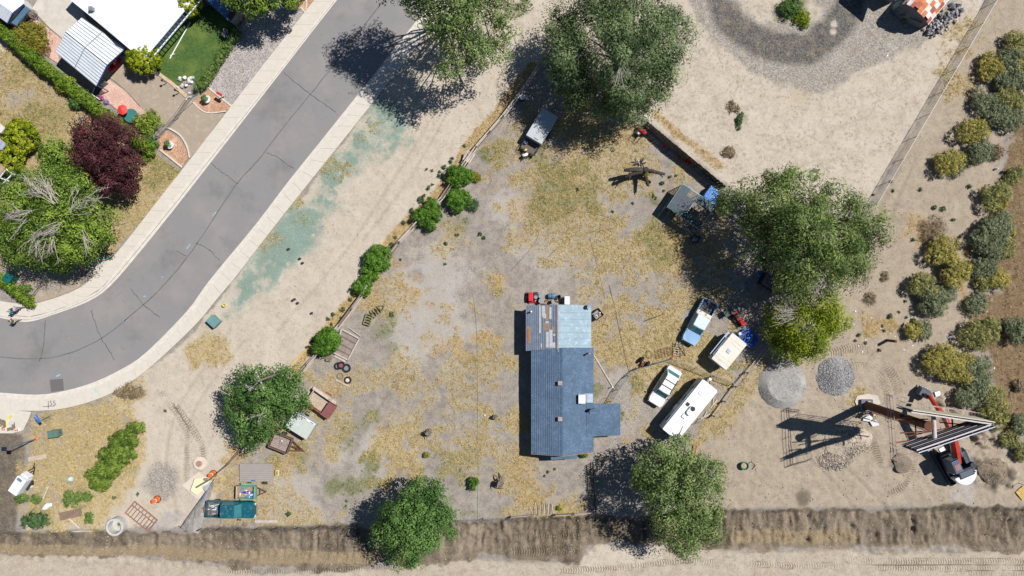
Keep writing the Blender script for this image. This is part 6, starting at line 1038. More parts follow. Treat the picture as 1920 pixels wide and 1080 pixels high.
sl_ = MB(); a, b = bp_(1728, 788, 10.8), bp_(1690, 779, 10.8); sl_.tube([a, b], .04, 5); sl_.box(b, (.4, .3, .2)); sl_.build('floodlight', DKM, bb)

# ---------------------------------------------------------------- excavator
ex = thing('excavator', 'red-boomed tracked excavator with a white counterweight, reaching under the sign', 'excavator', 1781, 866, 0, 0); XR = mat('excavator_red', (200, 62, 44), .5, .15, 2, dirt=(140, 56, 46), dirt_amt=.6); XW = mat('counterweight_white', (232, 234, 236), .5, .06, 1.2); XD = mat('machine_dark', (52, 56, 66), .55, .15, 2)
ua = yaw(-38, -66)           # undercarriage heading
ub = yaw(-50, -117)          # house heading
def rot2(a, x, y, z_=0): return Vector((x * math.cos(a) - y * math.sin(a), x * math.sin(a) + y * math.cos(a), z_))
for s_ in (-1, 1):
    y = s_ * 1.2; mb = MB(); sec = [(-2.1, .12), (-1.8, 0), (1.8, 0), (2.1, .12), (2.2, .45), (2.0, .82), (-2.0, .82), (-2.2, .45)]; n = len(sec)
    mb.add([rot2(ua, x, y - .3, z_) for x, z_ in sec] + [rot2(ua, x, y + .3, z_) for x, z_ in sec], [tuple(range(n)), tuple(range(2 * n - 1, n - 1, -1))] + [(i, n + i, n + (i + 1) % n, (i + 1) % n) for i in range(n)]); trk_ = mb.build('track', mat('track_steel', (46, 52, 64), .7, .2, 4), ex)
    for i in range(20): MB().box(rot2(ua, -2.0 + i * .21, y, .84), (.06, .62, .05), rz=ua).build('grouser', XD, trk_)
MB().box(rot2(ua, 0, 0, .6), (1.8, 1.9, .5), rz=ua).build('undercarriage', XD, ex); MB().lathe([(.8, .8), (.8, 1.1)], (0, 0, 0), 20).build('slew_ring', XD, ex)
pl_ = [(1.5, -1.35), (1.5, 1.35)] + [(-.4 + 1.45 * math.cos(a) * 1.15 - .1, 1.4 * math.sin(a)) for a in np.linspace(1.57, 4.712, 13)]; pl_ = [(-.2, -1.4), (1.5, -1.35), (1.5, 1.35), (-.2, 1.4)] + [(-.35 + 1.7 * math.cos(a), 1.4 * math.sin(a)) for a in np.linspace(1.75, 4.53, 12)]
MB().prism([tuple(rot2(ub, x, y))[:2] for x, y in pl_], 1.1, 1.4).build('deck', XD, ex)
cw = [(-.9, -1.3), (-.9, 1.3)] + [(-.5 + 1.6 * math.cos(a), 1.38 * math.sin(a)) for a in np.linspace(1.95, 4.33, 12)]; cw = cw[:2] + cw[2:]; MB().prism([tuple(rot2(ub, x, y))[:2] for x, y in cw], 1.35, 2.2).build('counterweight', XW, ex, bevel=.06)
MB().box(rot2(ub, -.75, -.1, 1.85), (.95, 1.7, .9), rz=ub).build('engine_cover', XD, ex, bevel=.05); MB().box(rot2(ub, -.8, -.1, 2.32), (.6, 1.5, .04), rz=ub).build('engine_grille', mat('grille_grey', (92, 98, 110), .6, .1, 4), ex)
cb = MB().box(rot2(ub, .55, .85, 2.1), (1.6, 1.0, 1.6), rz=ub, top=(.9, .9)).build('cab', mat('cab_blue_grey', (84, 98, 122), .4, .1, 2), ex, bevel=.05); MB().box(rot2(ub, .5, .85, 2.92), (.7, .6, .04), rz=ub).build('roof_hatch', mat('hatch_brown', (150, 112, 104), .5, .1, 3), cb); MB().box(rot2(ub, 1.35, .85, 2.2), (.03, .8, 1.0), rz=ub).build('windshield', GLASS, cb)
for x, y in ((-.95, -1.0), (-.2, 1.35)): MB().tube([rot2(ub, x, y, 1.4), rot2(ub, x, y, 2.5)], .07, 8).build('exhaust', GREYM, ex)
MB().tube([rot2(ub, -.3, -1.15, 1.5), rot2(ub, -.3, -1.15, 2.3)], .36, 14).build('air_filter', XD, ex); mb = MB().tube([rot2(ub, 1.4, -1.3, 1.4), rot2(ub, 1.4, -1.3, 2.3), rot2(ub, -.2, -1.35, 2.3), rot2(ub, -.2, -1.35, 1.4)], .03, 5); mb.build('handrail', GREYM, ex); MB().box(rot2(ub, .7, -.95, 1.65), (1.4, .6, .55), rz=ub).build('fuel_tank', mat('tank_grey', (70, 78, 92), .5, .1, 3), ex, bevel=.04)
E0 = GV(1781, 866)
def ew(px, py, z_): return GV(px, py, z_) - E0
def boom_part(nm, pts, w, hs, m):
    mb = MB(); vs = []; n = len(pts)
    for i, p in enumerate(pts):
        d = (pts[min(i + 1, n - 1)] - pts[max(i - 1, 0)]).normalized(); s_ = d.cross(Vector((0, 0, 1))).normalized(); u = s_.cross(d)
        for a, b in ((-.5, -.5), (.5, -.5), (.5, .5), (-.5, .5)): vs.append(p + s_ * (a * w) + u * (b * hs[i]))
    fs = [(0, 1, 2, 3), tuple(reversed(range(4 * n - 4, 4 * n)))] + [(i * 4 + k, i * 4 + 4 + k, i * 4 + 4 + (k + 1) % 4, i * 4 + (k + 1) % 4) for i in range(n - 1) for k in range(4)]
    return mb.add(vs, fs).build(nm, m, ex, bevel=.03)
bm = boom_part('boom', [ew(1797, 868, 1.9), ew(1793, 845, 2.9), ew(1786, 816, 3.6), ew(1773, 786, 3.7), ew(1762, 769, 3.3)], .42, [.5, .7, .8, .55, .35], XR); st = boom_part('stick', [ew(1768, 779, 3.6), ew(1757, 764, 2.9), ew(1742, 742, 1.5)], .3, [.6, .5, .35], XR)
mb = MB().tube([ew(1786, 858, 1.8), ew(1780, 815, 3.1)], .09, 8).tube([ew(1804, 856, 1.8), ew(1792, 815, 3.1)], .09, 8); mb.build('boom_cylinder', CHROME, bm); MB().tube([ew(1784, 808, 4.05), ew(1765, 772, 4.0)], .09, 8).build('stick_cylinder', CHROME, bm); mb = MB().tube([ew(1795, 860, 2.5), ew(1788, 820, 4.1), ew(1772, 784, 4.1)], .04, 5); mb.build('hydraulic_hose', BLK, bm)
bk = MB(); ba = yaw(-30, 12); sec = [(-.55, .95), (-.62, .45), (-.4, .08), (.05, 0), (.5, .12), (.7, .3), (.3, 1.0)]; n = len(sec); cbk = ew(1727, 735, .1); hb = Vector((-.45, -.9, 0)).normalized(); hd_ = Vector((.45, .89, 0)).normalized(); sd_ = Vector((hd_.y, -hd_.x, 0))
bk.add([cbk + hd_ * x * .8 + sd_ * -.65 + Vector((0, 0, z_)) for x, z_ in sec] + [cbk + hd_ * x * .8 + sd_ * .65 + Vector((0, 0, z_)) for x, z_ in sec], [tuple(range(n)), tuple(range(2 * n - 1, n - 1, -1))] + [(i, n + i, n + (i + 1) % n, (i + 1) % n) for i in range(n)]); bko = bk.build('bucket', mat('bucket_steel', (92, 96, 106), .55, .15, 3), ex)
for k in range(5): MB().box(cbk + hd_ * .62 + sd_ * (-.56 + k * .28) + Vector((0, 0, .22)), (.1, .22, .08), rz=math.atan2(hd_.y, hd_.x) - 1.57).build('tooth', GREYM, bko)
mb = MB().tube([ew(1745, 748, 1.7), ew(1735, 738, 1.2)], .1, 6).tube([ew(1739, 746, 1.6), ew(1731, 738, 1.1)], .1, 6); mb.build('linkage', XD, bko)

# ---------------------------------------------------------------- heaps
def heap(name, label, cat, px, py, r, h, m, seed, stone_m, n, lo, hi, ry=None, flat_=0.0):
    o = thing(name, label, cat, px, py, float(gz(px, py)) - .03, 0); rr, q = r / S, np.random.RandomState(seed); ryy = (ry or r) / S; nr, na = 26, 64; vs = []; fs = []
    for i in range(nr + 1):
        for k in range(na):
            a = 6.28318 * k / na; u = i / nr; wb_ = .25 if name == 'gravel_heap' else 1; wob = 1 + wb_ * (.07 * math.sin(2 * a + seed) + .05 * math.sin(3 * a + 2 * seed) + .03 * math.sin(5 * a)); x, y = u * rr * wob * math.cos(a), u * ryy * wob * math.sin(a); v = max(0., (1 - u - flat_) / (1 - flat_)) if not flat_ else min(1, (1 - u) / (1 - flat_)); z_ = h * (v - .12 * v * v) + .05 * h * (float(vnoise(np.array(x * 2.2 + 50), np.array(y * 2.2 + 50), seed)) - .5) * (1 if i < nr else 0) * 3 * wb_; vs.append((x, y, max(z_, -.02) if i < nr else -.1))
    fs = [(i * na + k, (i + 1) * na + k, (i + 1) * na + (k + 1) % na, i * na + (k + 1) % na) for i in range(nr) for k in range(na)]
    b = MB().add(vs, fs).build('heap', m, o, smooth=True)
    u = np.sqrt(q.rand(n)) * (.98 + .22 * (q.rand(n) > .88)); a = q.rand(n) * 6.283; x, y = u * rr * np.cos(a), u * ryy * np.sin(a); v = np.clip(1 - u, 0, 1) if not flat_ else np.minimum(1, (1 - u) / (1 - flat_)); zz = h * (v - .12 * v * v)
    o_ = np.array([(1, 0, 0), (0, 1, 0), (-1, 0, 0), (0, -1, 0), (0, 0, 1), (0, 0, -.6)], float); f8 = np.array([(0, 1, 4), (1, 2, 4), (2, 3, 4), (3, 0, 4), (1, 0, 5), (2, 1, 5), (3, 2, 5), (0, 3, 5)]); sz = lo + (hi - lo) * q.rand(n) ** 2; vv = o_[None] * (1 + .5 * (q.rand(n, 6, 3) - .5)) * sz[:, None, None] + np.stack([x, y, zz], 1)[:, None]
    s_ = link('stones', npmesh('stones', vv.reshape(-1, 3), (f8[None] + (np.arange(n) * 6)[:, None, None]).reshape(-1, 3), np.repeat(q.rand(n), 6)), stone_m, o); s_['kind'] = 'stuff'; return o
HG1 = flecks('light_gravel', (162, 158, 153), (190, 186, 181), 16); HG2 = flecks('mid_gravel', (128, 127, 129), (184, 182, 180), 8); HS = flecks('rubble_soil', (170, 154, 136), (206, 192, 172), 6); SG1 = leafmat('light_gravel_bits', (146, 143, 139), (198, 195, 190), 0); SG2 = leafmat('mid_gravel_bits', (100, 100, 104), (190, 188, 186), 0); SG3 = leafmat('rubble_bits', (120, 110, 100), (200, 190, 178), 0)
heap('gravel_heap', 'broad flat heap of fine pale gravel, left of the darker gravel cone', 'gravel heap', 1467, 721, 47, .75, HG1, 3, SG1, 5000, .02, .05, flat_=.65); heap('gravel_heap', 'coarser grey gravel heaped in a cone beside the broad pale heap', 'gravel heap', 1566, 706, 37, 1.2, HG2, 5, SG2, 2600, .05, .10)
heap('rubble_heap', 'heap of pale broken rubble under the shadow of the sign', 'rubble heap', 1588, 826, 44, .7, HS, 7, SG3, 1800, .02, .09, ry=34); heap('rubble_heap', 'dark coarse rubble at the foot of the pale rubble heap', 'rubble heap', 1566, 862, 40, .5, flecks('dark_rubble_soil', (120, 106, 90), (160, 142, 122), 5), 8, SG3, 900, .04, .15, ry=22); heap('soil_heap', 'brown soil heap right of the excavator counterweight', 'soil heap', 1862, 884, 30, .9, flecks('brown_soil', (118, 102, 84), (156, 138, 116), 5), 9, SG3, 400, .02, .08, ry=26); heap('soil_heap', 'small damp soil mound left of the excavator tracks', 'soil heap', 1690, 868, 18, .35, flecks('damp_soil', (130, 116, 100), (152, 136, 118), 8), 10, SG3, 80, .02, .05)
struct(sheet('concrete_slab', [(1602, 752), (1606, 742), (1625, 738), (1645, 742), (1650, 756), (1640, 762), (1606, 762)], .14, mat('slab_concrete', (206, 196, 182), .9, .1, 1.5), th=.25))
# ---------------------------------------------------------------- smaller things
def simple(name, label, cat, px, py, m, fn, rz=0., z_=0., group=None, bevel=0., part=None, smooth=False):
    mb = MB(); fn(mb); o = mb.build(name, m, bevel=bevel, smooth=smooth); tag(o, label, cat, group); x, y = G(px, py); o.location = (x, y, z_ + float(gz(px, py)) * (1 if z_ == 0 else 0)); o.rotation_euler = (0, 0, rz); return o
OR = mat('barrel_orange', (250, 112, 34), .5, .08, 3); TGREEN = mat('utility_green', (96, 124, 112), .6, .1, 2); CONR = mat('precast_concrete', (196, 194, 188), .9, .12, 2.5); SKIN = mat('skin', (206, 160, 132), .6, .08, 3)
# people ------------------------------------------------------------------------------------
def skin_chain(name, joints, edges, m, parent, sub=1):
    me = bpy.data.meshes.new(name); me.from_pydata([j[:3] for j in joints], edges, []); me.materials.append(m); o = link(name, me, None, parent)
    md = o.modifiers.new('skin', 'SKIN'); md.use_smooth_shade = True
    for v, j in zip(me.skin_vertices[0].data, joints): v.radius = (j[3], j[3] if len(j) < 5 else j[4])
    me.skin_vertices[0].data[0].use_root = True
    s_ = o.modifiers.new('sub', 'SUBSURF'); s_.levels = sub; s_.render_levels = sub; return o
def person(label, px, py, rz, shirt, trousers, hair, stride=.22, arm=.25, lean=.0, hat=None, vest=None, group=None, sleeves=True):
    root = thing('person', label, 'person', px, py, 0.0, rz, group); root.location.z = .12 if py < 592 and px < 200 else .02
    J, E = [(0, 0, .95, .14, .12)], []
    def add(p, parent): J.append(p); E.append((parent, len(J) - 1)); return len(J) - 1
    ch = add((lean * .5, 0, 1.18, .13, .15), 0); up_ = add((lean * .8, 0, 1.38, .12, .17), ch); nk = add((lean, 0, 1.50, .055), up_); hd = add((lean + .02, 0, 1.60, .085, .08), nk); tp = add((lean + .02, 0, 1.72, .07), hd); add((lean + .13, 0, 1.61, .018), hd)
    S_, T_ = [J[0], J[1], J[2]], [(0, 1), (1, 2)]; LG = [(0, 0, .97, .15, .13)]; LE = []
    for s_ in (-1, 1):
        sh = add((lean * .8, s_ * .19, 1.38, .06), up_); el = add((lean * .6 - s_ * arm * .4, s_ * .25, 1.12, .045), sh); wr = add((lean * .6 + .12 - s_ * arm * .6, s_ * .24, .90, .032), el); pm = add((lean * .6 + .15 - s_ * arm * .6, s_ * .24, .84, .034), wr)
        for k in range(4): a_ = add((lean * .6 + .15 - s_ * arm * .6 + (k - 1.5) * .022, s_ * .235, .76 + abs(k - 1.4) * .008, .009), pm)
        add((lean * .6 + .20 - s_ * arm * .6, s_ * .21, .81, .010), pm)
        hp = add((0, s_ * .1, .90, .085), 0); kn = add((s_ * stride * .6 + .03, s_ * .1, .50, .058), hp); an = add((s_ * stride * 1.1, s_ * .1, .09, .038), kn); add((s_ * stride * 1.1 + .15, s_ * .11, .05, .035), an)
        b = len(S_); S_ += [(lean * .8, s_ * .20, 1.385, .075), (lean * .6 - s_ * arm * .38, s_ * .25, 1.14, .062)]; T_ += [(2, b), (b, b + 1)]
        b = len(LG); LG += [(0, s_ * .1, .90, .1), (s_ * stride * .6 + .03, s_ * .1, .52, .075), (s_ * stride * 1.05, s_ * .1, .16, .058)]; LE += [(0, b), (b, b + 1), (b + 1, b + 2)]
        sh_ = s_ * stride * 1.1; MB().box((sh_ + .07, s_ * .105, .045), (.28, .11, .09), top=(.8, .8)).build('shoe', BLK, root, bevel=.02)
    skin_chain('body', J, E, SKIN, root); S_ = [(j[0], j[1], j[2], j[3] + .022, (j[4] if len(j) > 4 else j[3]) + .022) for j in S_]
    skin_chain('shirt', S_, T_, shirt, root); skin_chain('trousers', LG, LE, trousers, root)
    if hat: MB().lathe([(.155, 1.68), (.12, 1.69), (.115, 1.76), (.07, 1.81), (.01, 1.82)], (lean + .02, 0, 0), 12).build('hard_hat', hat, root, smooth=True)
    else: MB().blob((lean, 0, 1.70), (.115, .105, .10), 1, .06).build('hair', hair, root, smooth=True)
    if vest: MB().box((lean * .6 - .02, 0, 1.24), (.30, .42, .34), top=(.85, .95)).build('vest', vest, root, bevel=.05)
    return root
cl = lambda n, c: mat(n, c, .85, .1, 6)
HAIR = mat('brown_hair', (92, 70, 54), .7, .2, 8); HAIR2 = mat('grey_hair', (150, 140, 130), .7, .2, 8)
person('person in a pale striped shirt walking on the inner side of the pavement', 43, 578, yaw(-1, 0), cl('pale_lilac_shirt', (190, 178, 190)), cl('grey_shorts', (120, 116, 124)), HAIR)
person('person in a teal shirt and dark blue trousers walking in the middle of the three', 36, 583, yaw(-1, .05), cl('teal_shirt', (20, 134, 150)), cl('navy_trousers', (44, 52, 104)), HAIR2)
person('person in a dark green shirt walking on the street edge', 37, 601, yaw(-1, .02), cl('dark_green_shirt', (70, 104, 96)), cl('tan_trousers', (190, 158, 132)), HAIR)
person('worker in a blue shirt and yellow hard hat at the foot of the sign pole', 1625, 772, yaw(-1, .6), cl('work_blue', (28, 78, 196)), cl('work_trousers', (44, 70, 150)), HAIR, .1, .1, .12, hat=mat('yellow_hat', (250, 196, 50), .4, .05, 3), vest=None)
for i, (p, lab) in enumerate([([(1617, 783), (1627, 777), (1634, 783), (1628, 789), (1616, 788)], 'white sheet lying nearest the sign pole foot'), ([(1629, 790), (1638, 786), (1645, 793), (1645, 796), (1634, 799)], 'white sheet lying further from the sign pole, crossed by a green rod')]):
    o = thing('white_sheet', lab, 'sheet', p[0][0], p[0][1]); b = o.location; MB().slab(up([Vector((G(*q_)[0] - b.x, G(*q_)[1] - b.y, .25 + .2 * (k % 2))) for k, q_ in enumerate(p)]), .03).build('sheet', WHT, o)
for i, (a, b, lab) in enumerate([((1584, 766), (1630, 775), 'thin green rod lying towards the worker, upper one'), ((1586, 772), (1644, 791), 'thin green rod lying across the white sheet, lower one')]):
    o = GV(*a, .5); t_ = MB().tube([(0, 0, .35), GV(*b) - GV(*a) + Vector((0, 0, .35))], .035, 6).build('rod', mat('dark_green_rod', (44, 84, 66), .6, .1, 3)); tag(t_, lab, 'rod').location = GV(*a, .1)
for (x, y, r_, lab) in ((1757, 738, .3, 'white sheet of board lying above the sign catwalk beside the bucket'), (1766, 843, .5, 'white board lying between the sign and the excavator cab')): simple('white_board', lab, 'board', x, y, WHT, lambda m: m.box((0, 0, .1), (.6, .52, .05)).box((.05, .08, .13), (.2, .1, .02)), r_)
# traffic barrels and cones
def barrel(label, px, py, lx, ly):
    o = thing('traffic_barrel', label, 'traffic barrel', px, py, 0, 0, 'orange and white traffic barrels'); pr = [(.34, 0), (.36, .06), (.29, .10), (.28, .3), (.27, .3), (.27, .5), (.25, .5), (.25, .7), (.23, .7), (.22, .95), (.1, .98)]
    MB().lathe(pr, (0, 0, 0), 16).build('body', OR, o)
    for z_ in (.34, .66): MB().lathe([(.285 - (z_ * .05), z_ - .07), (.282 - (z_ * .05), z_ + .07)], (0, 0, 0), 16).build('white_band', WHT, o)
    MB().lathe([(.43, 0), (.43, .06), (.3, .07)], (0, 0, 0), 16).build('base', BLK, o); MB().box((0, 0, 1.02), (.2, .05, .08)).build('handle', OR, o); return o
barrel('orange and white traffic barrel between the grey gravel patch and the rusty rack', 295, 936, 0, 0); barrel('orange and white traffic barrel beside the fallen cream tarp', 400, 888, 0, 0)
for i, (x, y, lab) in enumerate([(14, 804, 'orange cone lying on its side on the mud beside the yellow hose'), (38, 805, 'orange cone lying on its side by the corner of the concrete apron')]):
    o = thing('traffic_cone', lab, 'traffic cone', x, y, .12, yaw(-1, .2)); MB().lathe([(.17, 0), (.03, .65)], (0, 0, 0), 12, 'X').build('cone', OR, o); MB().box((0, 0, 0.02), (.05, .4, .34)).build('base', WHT, o); MB().lathe([(.125, .22), (.095, .34)], (0, 0, 0), 12, 'X').build('band', WHT, o)
t_ = MB().tube([(x, y, .16) for x, y in [(GV(a, b) - GV(24, 780)).xy for a, b in smoothline([(25, 778), (18, 784), (15, 792), (16, 802)], 4)]], .12, 6).build('bag', mat('yellow_hose', (234, 214, 110), .6, .1, 3)); tag(t_, 'yellow hose lying on the concrete apron above the cones', 'hose').location = GV(24, 780)
t_ = MB().slab(up([(GV(a, b) - GV(16, 795)).xy.to_tuple() + (.18,) for a, b in [(14, 787), (22, 783), (24, 800), (13, 802)]]), .03).build('sheet', mat('silver_sheet', (200, 202, 206), .4, .1, 3)); tag(t_, 'grey sheet lying below the yellow hose on the apron', 'sheet').location = GV(16, 795)
strip('wet_mud', [(-10, 796), (4, 792), (14, 800), (30, 798)], .8, .14, mat('wet_mud', (128, 112, 96), .7, .2, 3), apron, .2)
# boxes
def cabinet(name, label, px, py, rz, dx, dy, h_, m, lid=True, cat='utility box'):
    o = thing(name, label, cat, px, py, 0, rz); MB().box((0, 0, h_ / 2), (dx, dy, h_)).build('body', m, o, bevel=.03)
    if lid: MB().box((0, 0, h_ + .02), (dx + .06, dy + .06, .06)).build('lid', m, o, bevel=.01); MB().box((dx / 2 + .01, 0, h_ * .55), (.03, .12, .1)).build('latch', DKM, o)
    return o
cabinet('utility_box', 'grey-green utility box on the yellow dry grass at the outside of the street curve', 405, 602, -.75, 1.15, .95, .8, mat('box_teal', (112, 150, 148), .5, .1, 2)); cabinet('utility_box', 'dark green transformer box on the dry grass below the blue street sign', 108, 811, .12, 1.15, .75, .8, TGREEN)
def bin_(label, px, py, rz, m, s_=1.0, name='wheeled_bin'):
    o = thing(name, label, 'bin', px, py, 0, rz); MB().box((0, 0, .5 * s_), (.6 * s_, .7 * s_, 1.0 * s_), top=(1.15, 1.15)).build('body', m, o, bevel=.03); l_ = MB().box((0, .03, 1.03 * s_), (.74 * s_, .86 * s_, .07)).build('lid', m, o, bevel=.02); MB().tube([(-.25 * s_, .46 * s_, 1.0 * s_), (.25 * s_, .46 * s_, 1.0 * s_)], .025, 5).build('handle', DKM, l_)
    for q_ in (-1, 1): MB().lathe([(.12, -.03), (.12, .03)], (q_ * .25 * s_, .38 * s_, .12), 10, 'X').build('wheel', BLK, o)
bin_('pale green wheeled bin at the front corner of the carport', 197, 156, .6, mat('bin_pale_green', (122, 152, 144), .5, .1, 2)); bin_('dark green dumpster on the bare drive by the boundary hedge', 29, 522, -.6, mat('bin_dark_green', (24, 98, 92), .5, .1, 2), 1.25); bin_('black bin below the dog kennel at the edge of the willow shade', 1301, 449, -.6, mat('bin_black', (52, 62, 76), .5, .2, 2), 1.1); bin_('dark green bin between the light blue pickup and the red mower', 1359, 588, .5, mat('bin_forest', (66, 92, 84), .5, .1, 2), .8)
simple('bucket', 'small yellow bucket on the teal-stained verge above the utility box', 'bucket', 422, 572, mat('lemon_plastic', (238, 224, 130), .5, .05, 3), lambda m: m.lathe([(.16, 0), (.2, .4), (.17, .4), (.13, .05)], (0, 0, 0), 12)); 
# posts and signs
sg = thing('street_sign', 'blue street name sign on a thin post at the corner of the concrete apron', 'street sign', 97, 779, 0, 0); MB().tube([(0, 0, 0), (0, 0, 2.1)], .035, 6).build('post', GREYM, sg); MB().box((-.05, .1, 2.2), (.05, 1.0, .2), rz=.5).build('sign_plate', mat('street_blue', (40, 120, 220), .4, .05, 2), sg); MB().box((-.05, -.05, 2.42), (.05, .8, .2), rz=.75).build('sign_plate', mat('street_blue', (40, 120, 220)), sg)
lp = thing('street_lamp', 'single lamp post with a square black head on the mud edge at the far left', 'street lamp', 68, 823, 0, 0); MB().tube([(0, 0, 0), (0, 0, 4.8)], .08, 8, .055).build('pole', mat('steel_blue_pole', (120, 136, 164), .4, .1, 2, metal=.4), lp); MB().box((-.05, 0, 4.9), (.48, .42, .14)).build('lamp_head', mat('lamp_black', (30, 40, 60), .5, .1, 2), lp, bevel=.02); MB().lathe([(.2, 0), (.22, .05), (.1, .12)], (0, 0, 0), 10).build('base', OR, lp)
up_ = thing('utility_pole', 'wooden utility pole with a crossarm sticking out of the round tree by the trailers', 'utility pole', 546, 692, 0, 0); MB().tube([(0, 0, -.2), (-.15, -.05, 9.6)], .15, 9, .11).build('pole', mat('pole_wood', (146, 134, 122), .9, .2, 3, grain=.2), up_); beam(MB(), (-.6, .9, 9.2), (.3, -1.0, 9.2), .1, .12).build('crossarm', mat('pole_wood', (146, 134, 122)), up_)
for u in (-.8, -.3, .35, .8): MB().lathe([(.05, 9.26), (.07, 9.36), (.03, 9.46)], (-.15 - .47 * u, u * .95, 0), 8).build('insulator', mat('porcelain', (206, 226, 232), .3, .05, 3), up_)
MB().tube([(-.1, 0, 8.9), (-.7, -.5, 9.1), (-1.0, -.8, 9.1)], .04, 6).box((-1.15, -.9, 9.1), (.5, .2, .12), rz=.7).build('lamp_arm', GREYM, up_)
rp = thing('steel_post', 'rusty steel post standing alone among litter above the gravel heaps', 'post', 1663, 638, 0, 0); beam(MB(), (0, 0, -.1), (.1, 0, 1.7), .28, .2).build('post', RUST, rp)
sp_ = thing('sign_post', 'thin dark post with a small plate at the far right edge above the pallet', 'post', 1908, 905, 0, 0); MB().tube([(0, 0, 0), (0, 0, 1.6)], .03, 6).build('post', DKM, sp_); MB().box((0, 0, 1.5), (.05, .4, .3)).build('plate', DKM, sp_)
mbx = thing('mailbox', 'red mailbox on a post at the mulch corner beside the grey gravel bed', 'mailbox', 420, 182, 0, -.55); MB().box((0, 0, .55), (.1, .1, 1.1)).build('post', GW[1], mbx); MB().prism([(-.4, -.14), (.4, -.14), (.4, .14), (-.4, .14)], 1.1, 1.38, .85).build('box', mat('mailbox_red', (196, 58, 62), .5, .1, 3), mbx, bevel=.04); MB().box((.41, 0, 1.22), (.02, .2, .2)).build('door', WHT, mbx)
mb2 = thing('mailbox', 'dark mailbox on a leaning post under the bright green tree at the pavement', 'mailbox', 191, 482, 0, .5); MB().box((0, 0, .5), (.09, .09, 1.0)).build('post', GW[1], mb2); MB().box((0, 0, 1.12), (.5, .22, .22)).build('box', DKM, mb2, bevel=.04)
simple('hydrant', 'small green valve post at the pavement edge below the bright green tree', 'valve', 205, 484, mat('valve_green', (40, 170, 110), .5, .1, 3), lambda m: m.lathe([(.1, 0), (.1, .35), (.14, .4), (.05, .5)], (0, 0, 0), 10).tube([(-.5, .1, .1), (0, 0, .2)], .03, 5))
# garden items
pot = []
for x, y, lab in ((390, 188, 'white pot with a round clipped shrub on the upper mulch bed'), (322, 273, 'white pot with a round clipped shrub on the lower mulch bed')):
    o = thing('planter', lab, 'planter', x, y, 0); MB().lathe([(.3, 0), (.46, .5), (.42, .52), (.38, .45)], (0, 0, 0), 18).build('pot', WHT, o); v, f, tt = foliage([(-.08, 0, .78, .36, .36, .36)], np.random.RandomState(x), .14, 200, .1, .07, zmin=-.3); link('shrub', npmesh('shrub', v, f, tt), LM['elm'], o)
kay = thing('kayak', 'red kayak poking out from under the carport', 'kayak', 219, 123, .12, yaw(15, -22)); KR = mat('kayak_red', (232, 30, 34), .35, .06, 2); sec = [(-1.0, .06), (-.75, .28), (-.2, .42), (.4, .38), (.8, .2), (.98, .05)]
mb = MB(); n = 8; vs = []
for x, w in sec: vs += [(x, w * math.cos(a), .22 + .22 * math.sin(a)) for a in np.linspace(0, 6.2832, n, endpoint=False)]
mb.add(vs, [tuple(range(n - 1, -1, -1)), tuple(range(n * 5, n * 6))] + [(i * n + k, i * n + (k + 1) % n, (i + 1) * n + (k + 1) % n, (i + 1) * n + k) for i in range(5) for k in range(n)]); mb.build('hull', KR, kay, smooth=True); MB().lathe([(.12, .40), (.15, .455), (.1, .45)], (.1, 0, 0), 10).build('hatch', WHT, kay); MB().box((.45, 0, .44), (.18, .1, .04)).build('hatch', WHT, kay); MB().lathe([(.22, .38), (.26, .46), (.2, .44)], (-.35, 0, 0), 12).build('cockpit_rim', mat('kayak_dark', (120, 16, 22), .4, .1, 2), kay)
pt = thing('patio_table', 'round green patio table at the edge of the pink gravel', 'table', 252, 220, 0, 0); MB().lathe([(.78, .70), (.8, .73), (.78, .75), (.05, .76)], (0, 0, 0), 24).build('tabletop', mat('table_teal', (62, 126, 122), .5, .12, 3), pt); MB().tube([(0, 0, 0), (0, 0, .72)], .05, 8).lathe([(.35, 0), (.06, .1)], (0, 0, 0), 10).build('pedestal', DKM, pt)
um = thing('parasol', 'small red tilted parasol beside the green patio table', 'parasol', 243.5, 212, 0, 0); a8 = [(.58 * math.cos(a), .58 * math.sin(a)) for a in np.linspace(0, 6.2832, 8, endpoint=False)]; mb = MB(); mb.add([(x, y, 1.5) for x, y in a8] + [(0, 0, 1.75)], [(i, (i + 1) % 8, 8) for i in range(8)]); mb.build('canopy', mat('parasol_red', (236, 76, 66), .6, .05, 3), um); MB().tube([(0, 0, 0), (0, 0, 1.74)], .025, 6).build('pole', DKM, um)
ch = thing('garden_chair', 'dark wire chair beside the red parasol', 'chair', 236, 214, 0, 0); mb = MB().tube([(.35 * math.cos(a), .35 * math.sin(a), .45) for a in np.linspace(0, 6.3, 14)], .03, 5); mb.build('seat_ring', DKM, ch)
for k in range(4): MB().tube([(.3 * math.cos(k * 1.57), .3 * math.sin(k * 1.57), 0), (.3 * math.cos(k * 1.57), .3 * math.sin(k * 1.57), .46)], .02, 5).build('leg', DKM, ch)
pf = thing('planter_bed', 'brown triangular planter framed by white boards below the carport corner', 'planter', 184, 174, 0, 0); b = pf.location
MB().slab(up([(G(*q_)[0] - b.x, G(*q_)[1] - b.y, .2) for q_ in [(178, 164), (173, 176), (180, 181), (196, 172), (188, 166)]]), .2).build('soil', BRN, pf); mb = MB()
for a, c in (((178, 164), (173, 176)), ((180, 181), (196, 172)), ((173, 177), (188, 187))): beam(mb, GV(*a, .25) - b, GV(*c, .25) - b, .08, .16)
mb.build('board', WHT, pf)
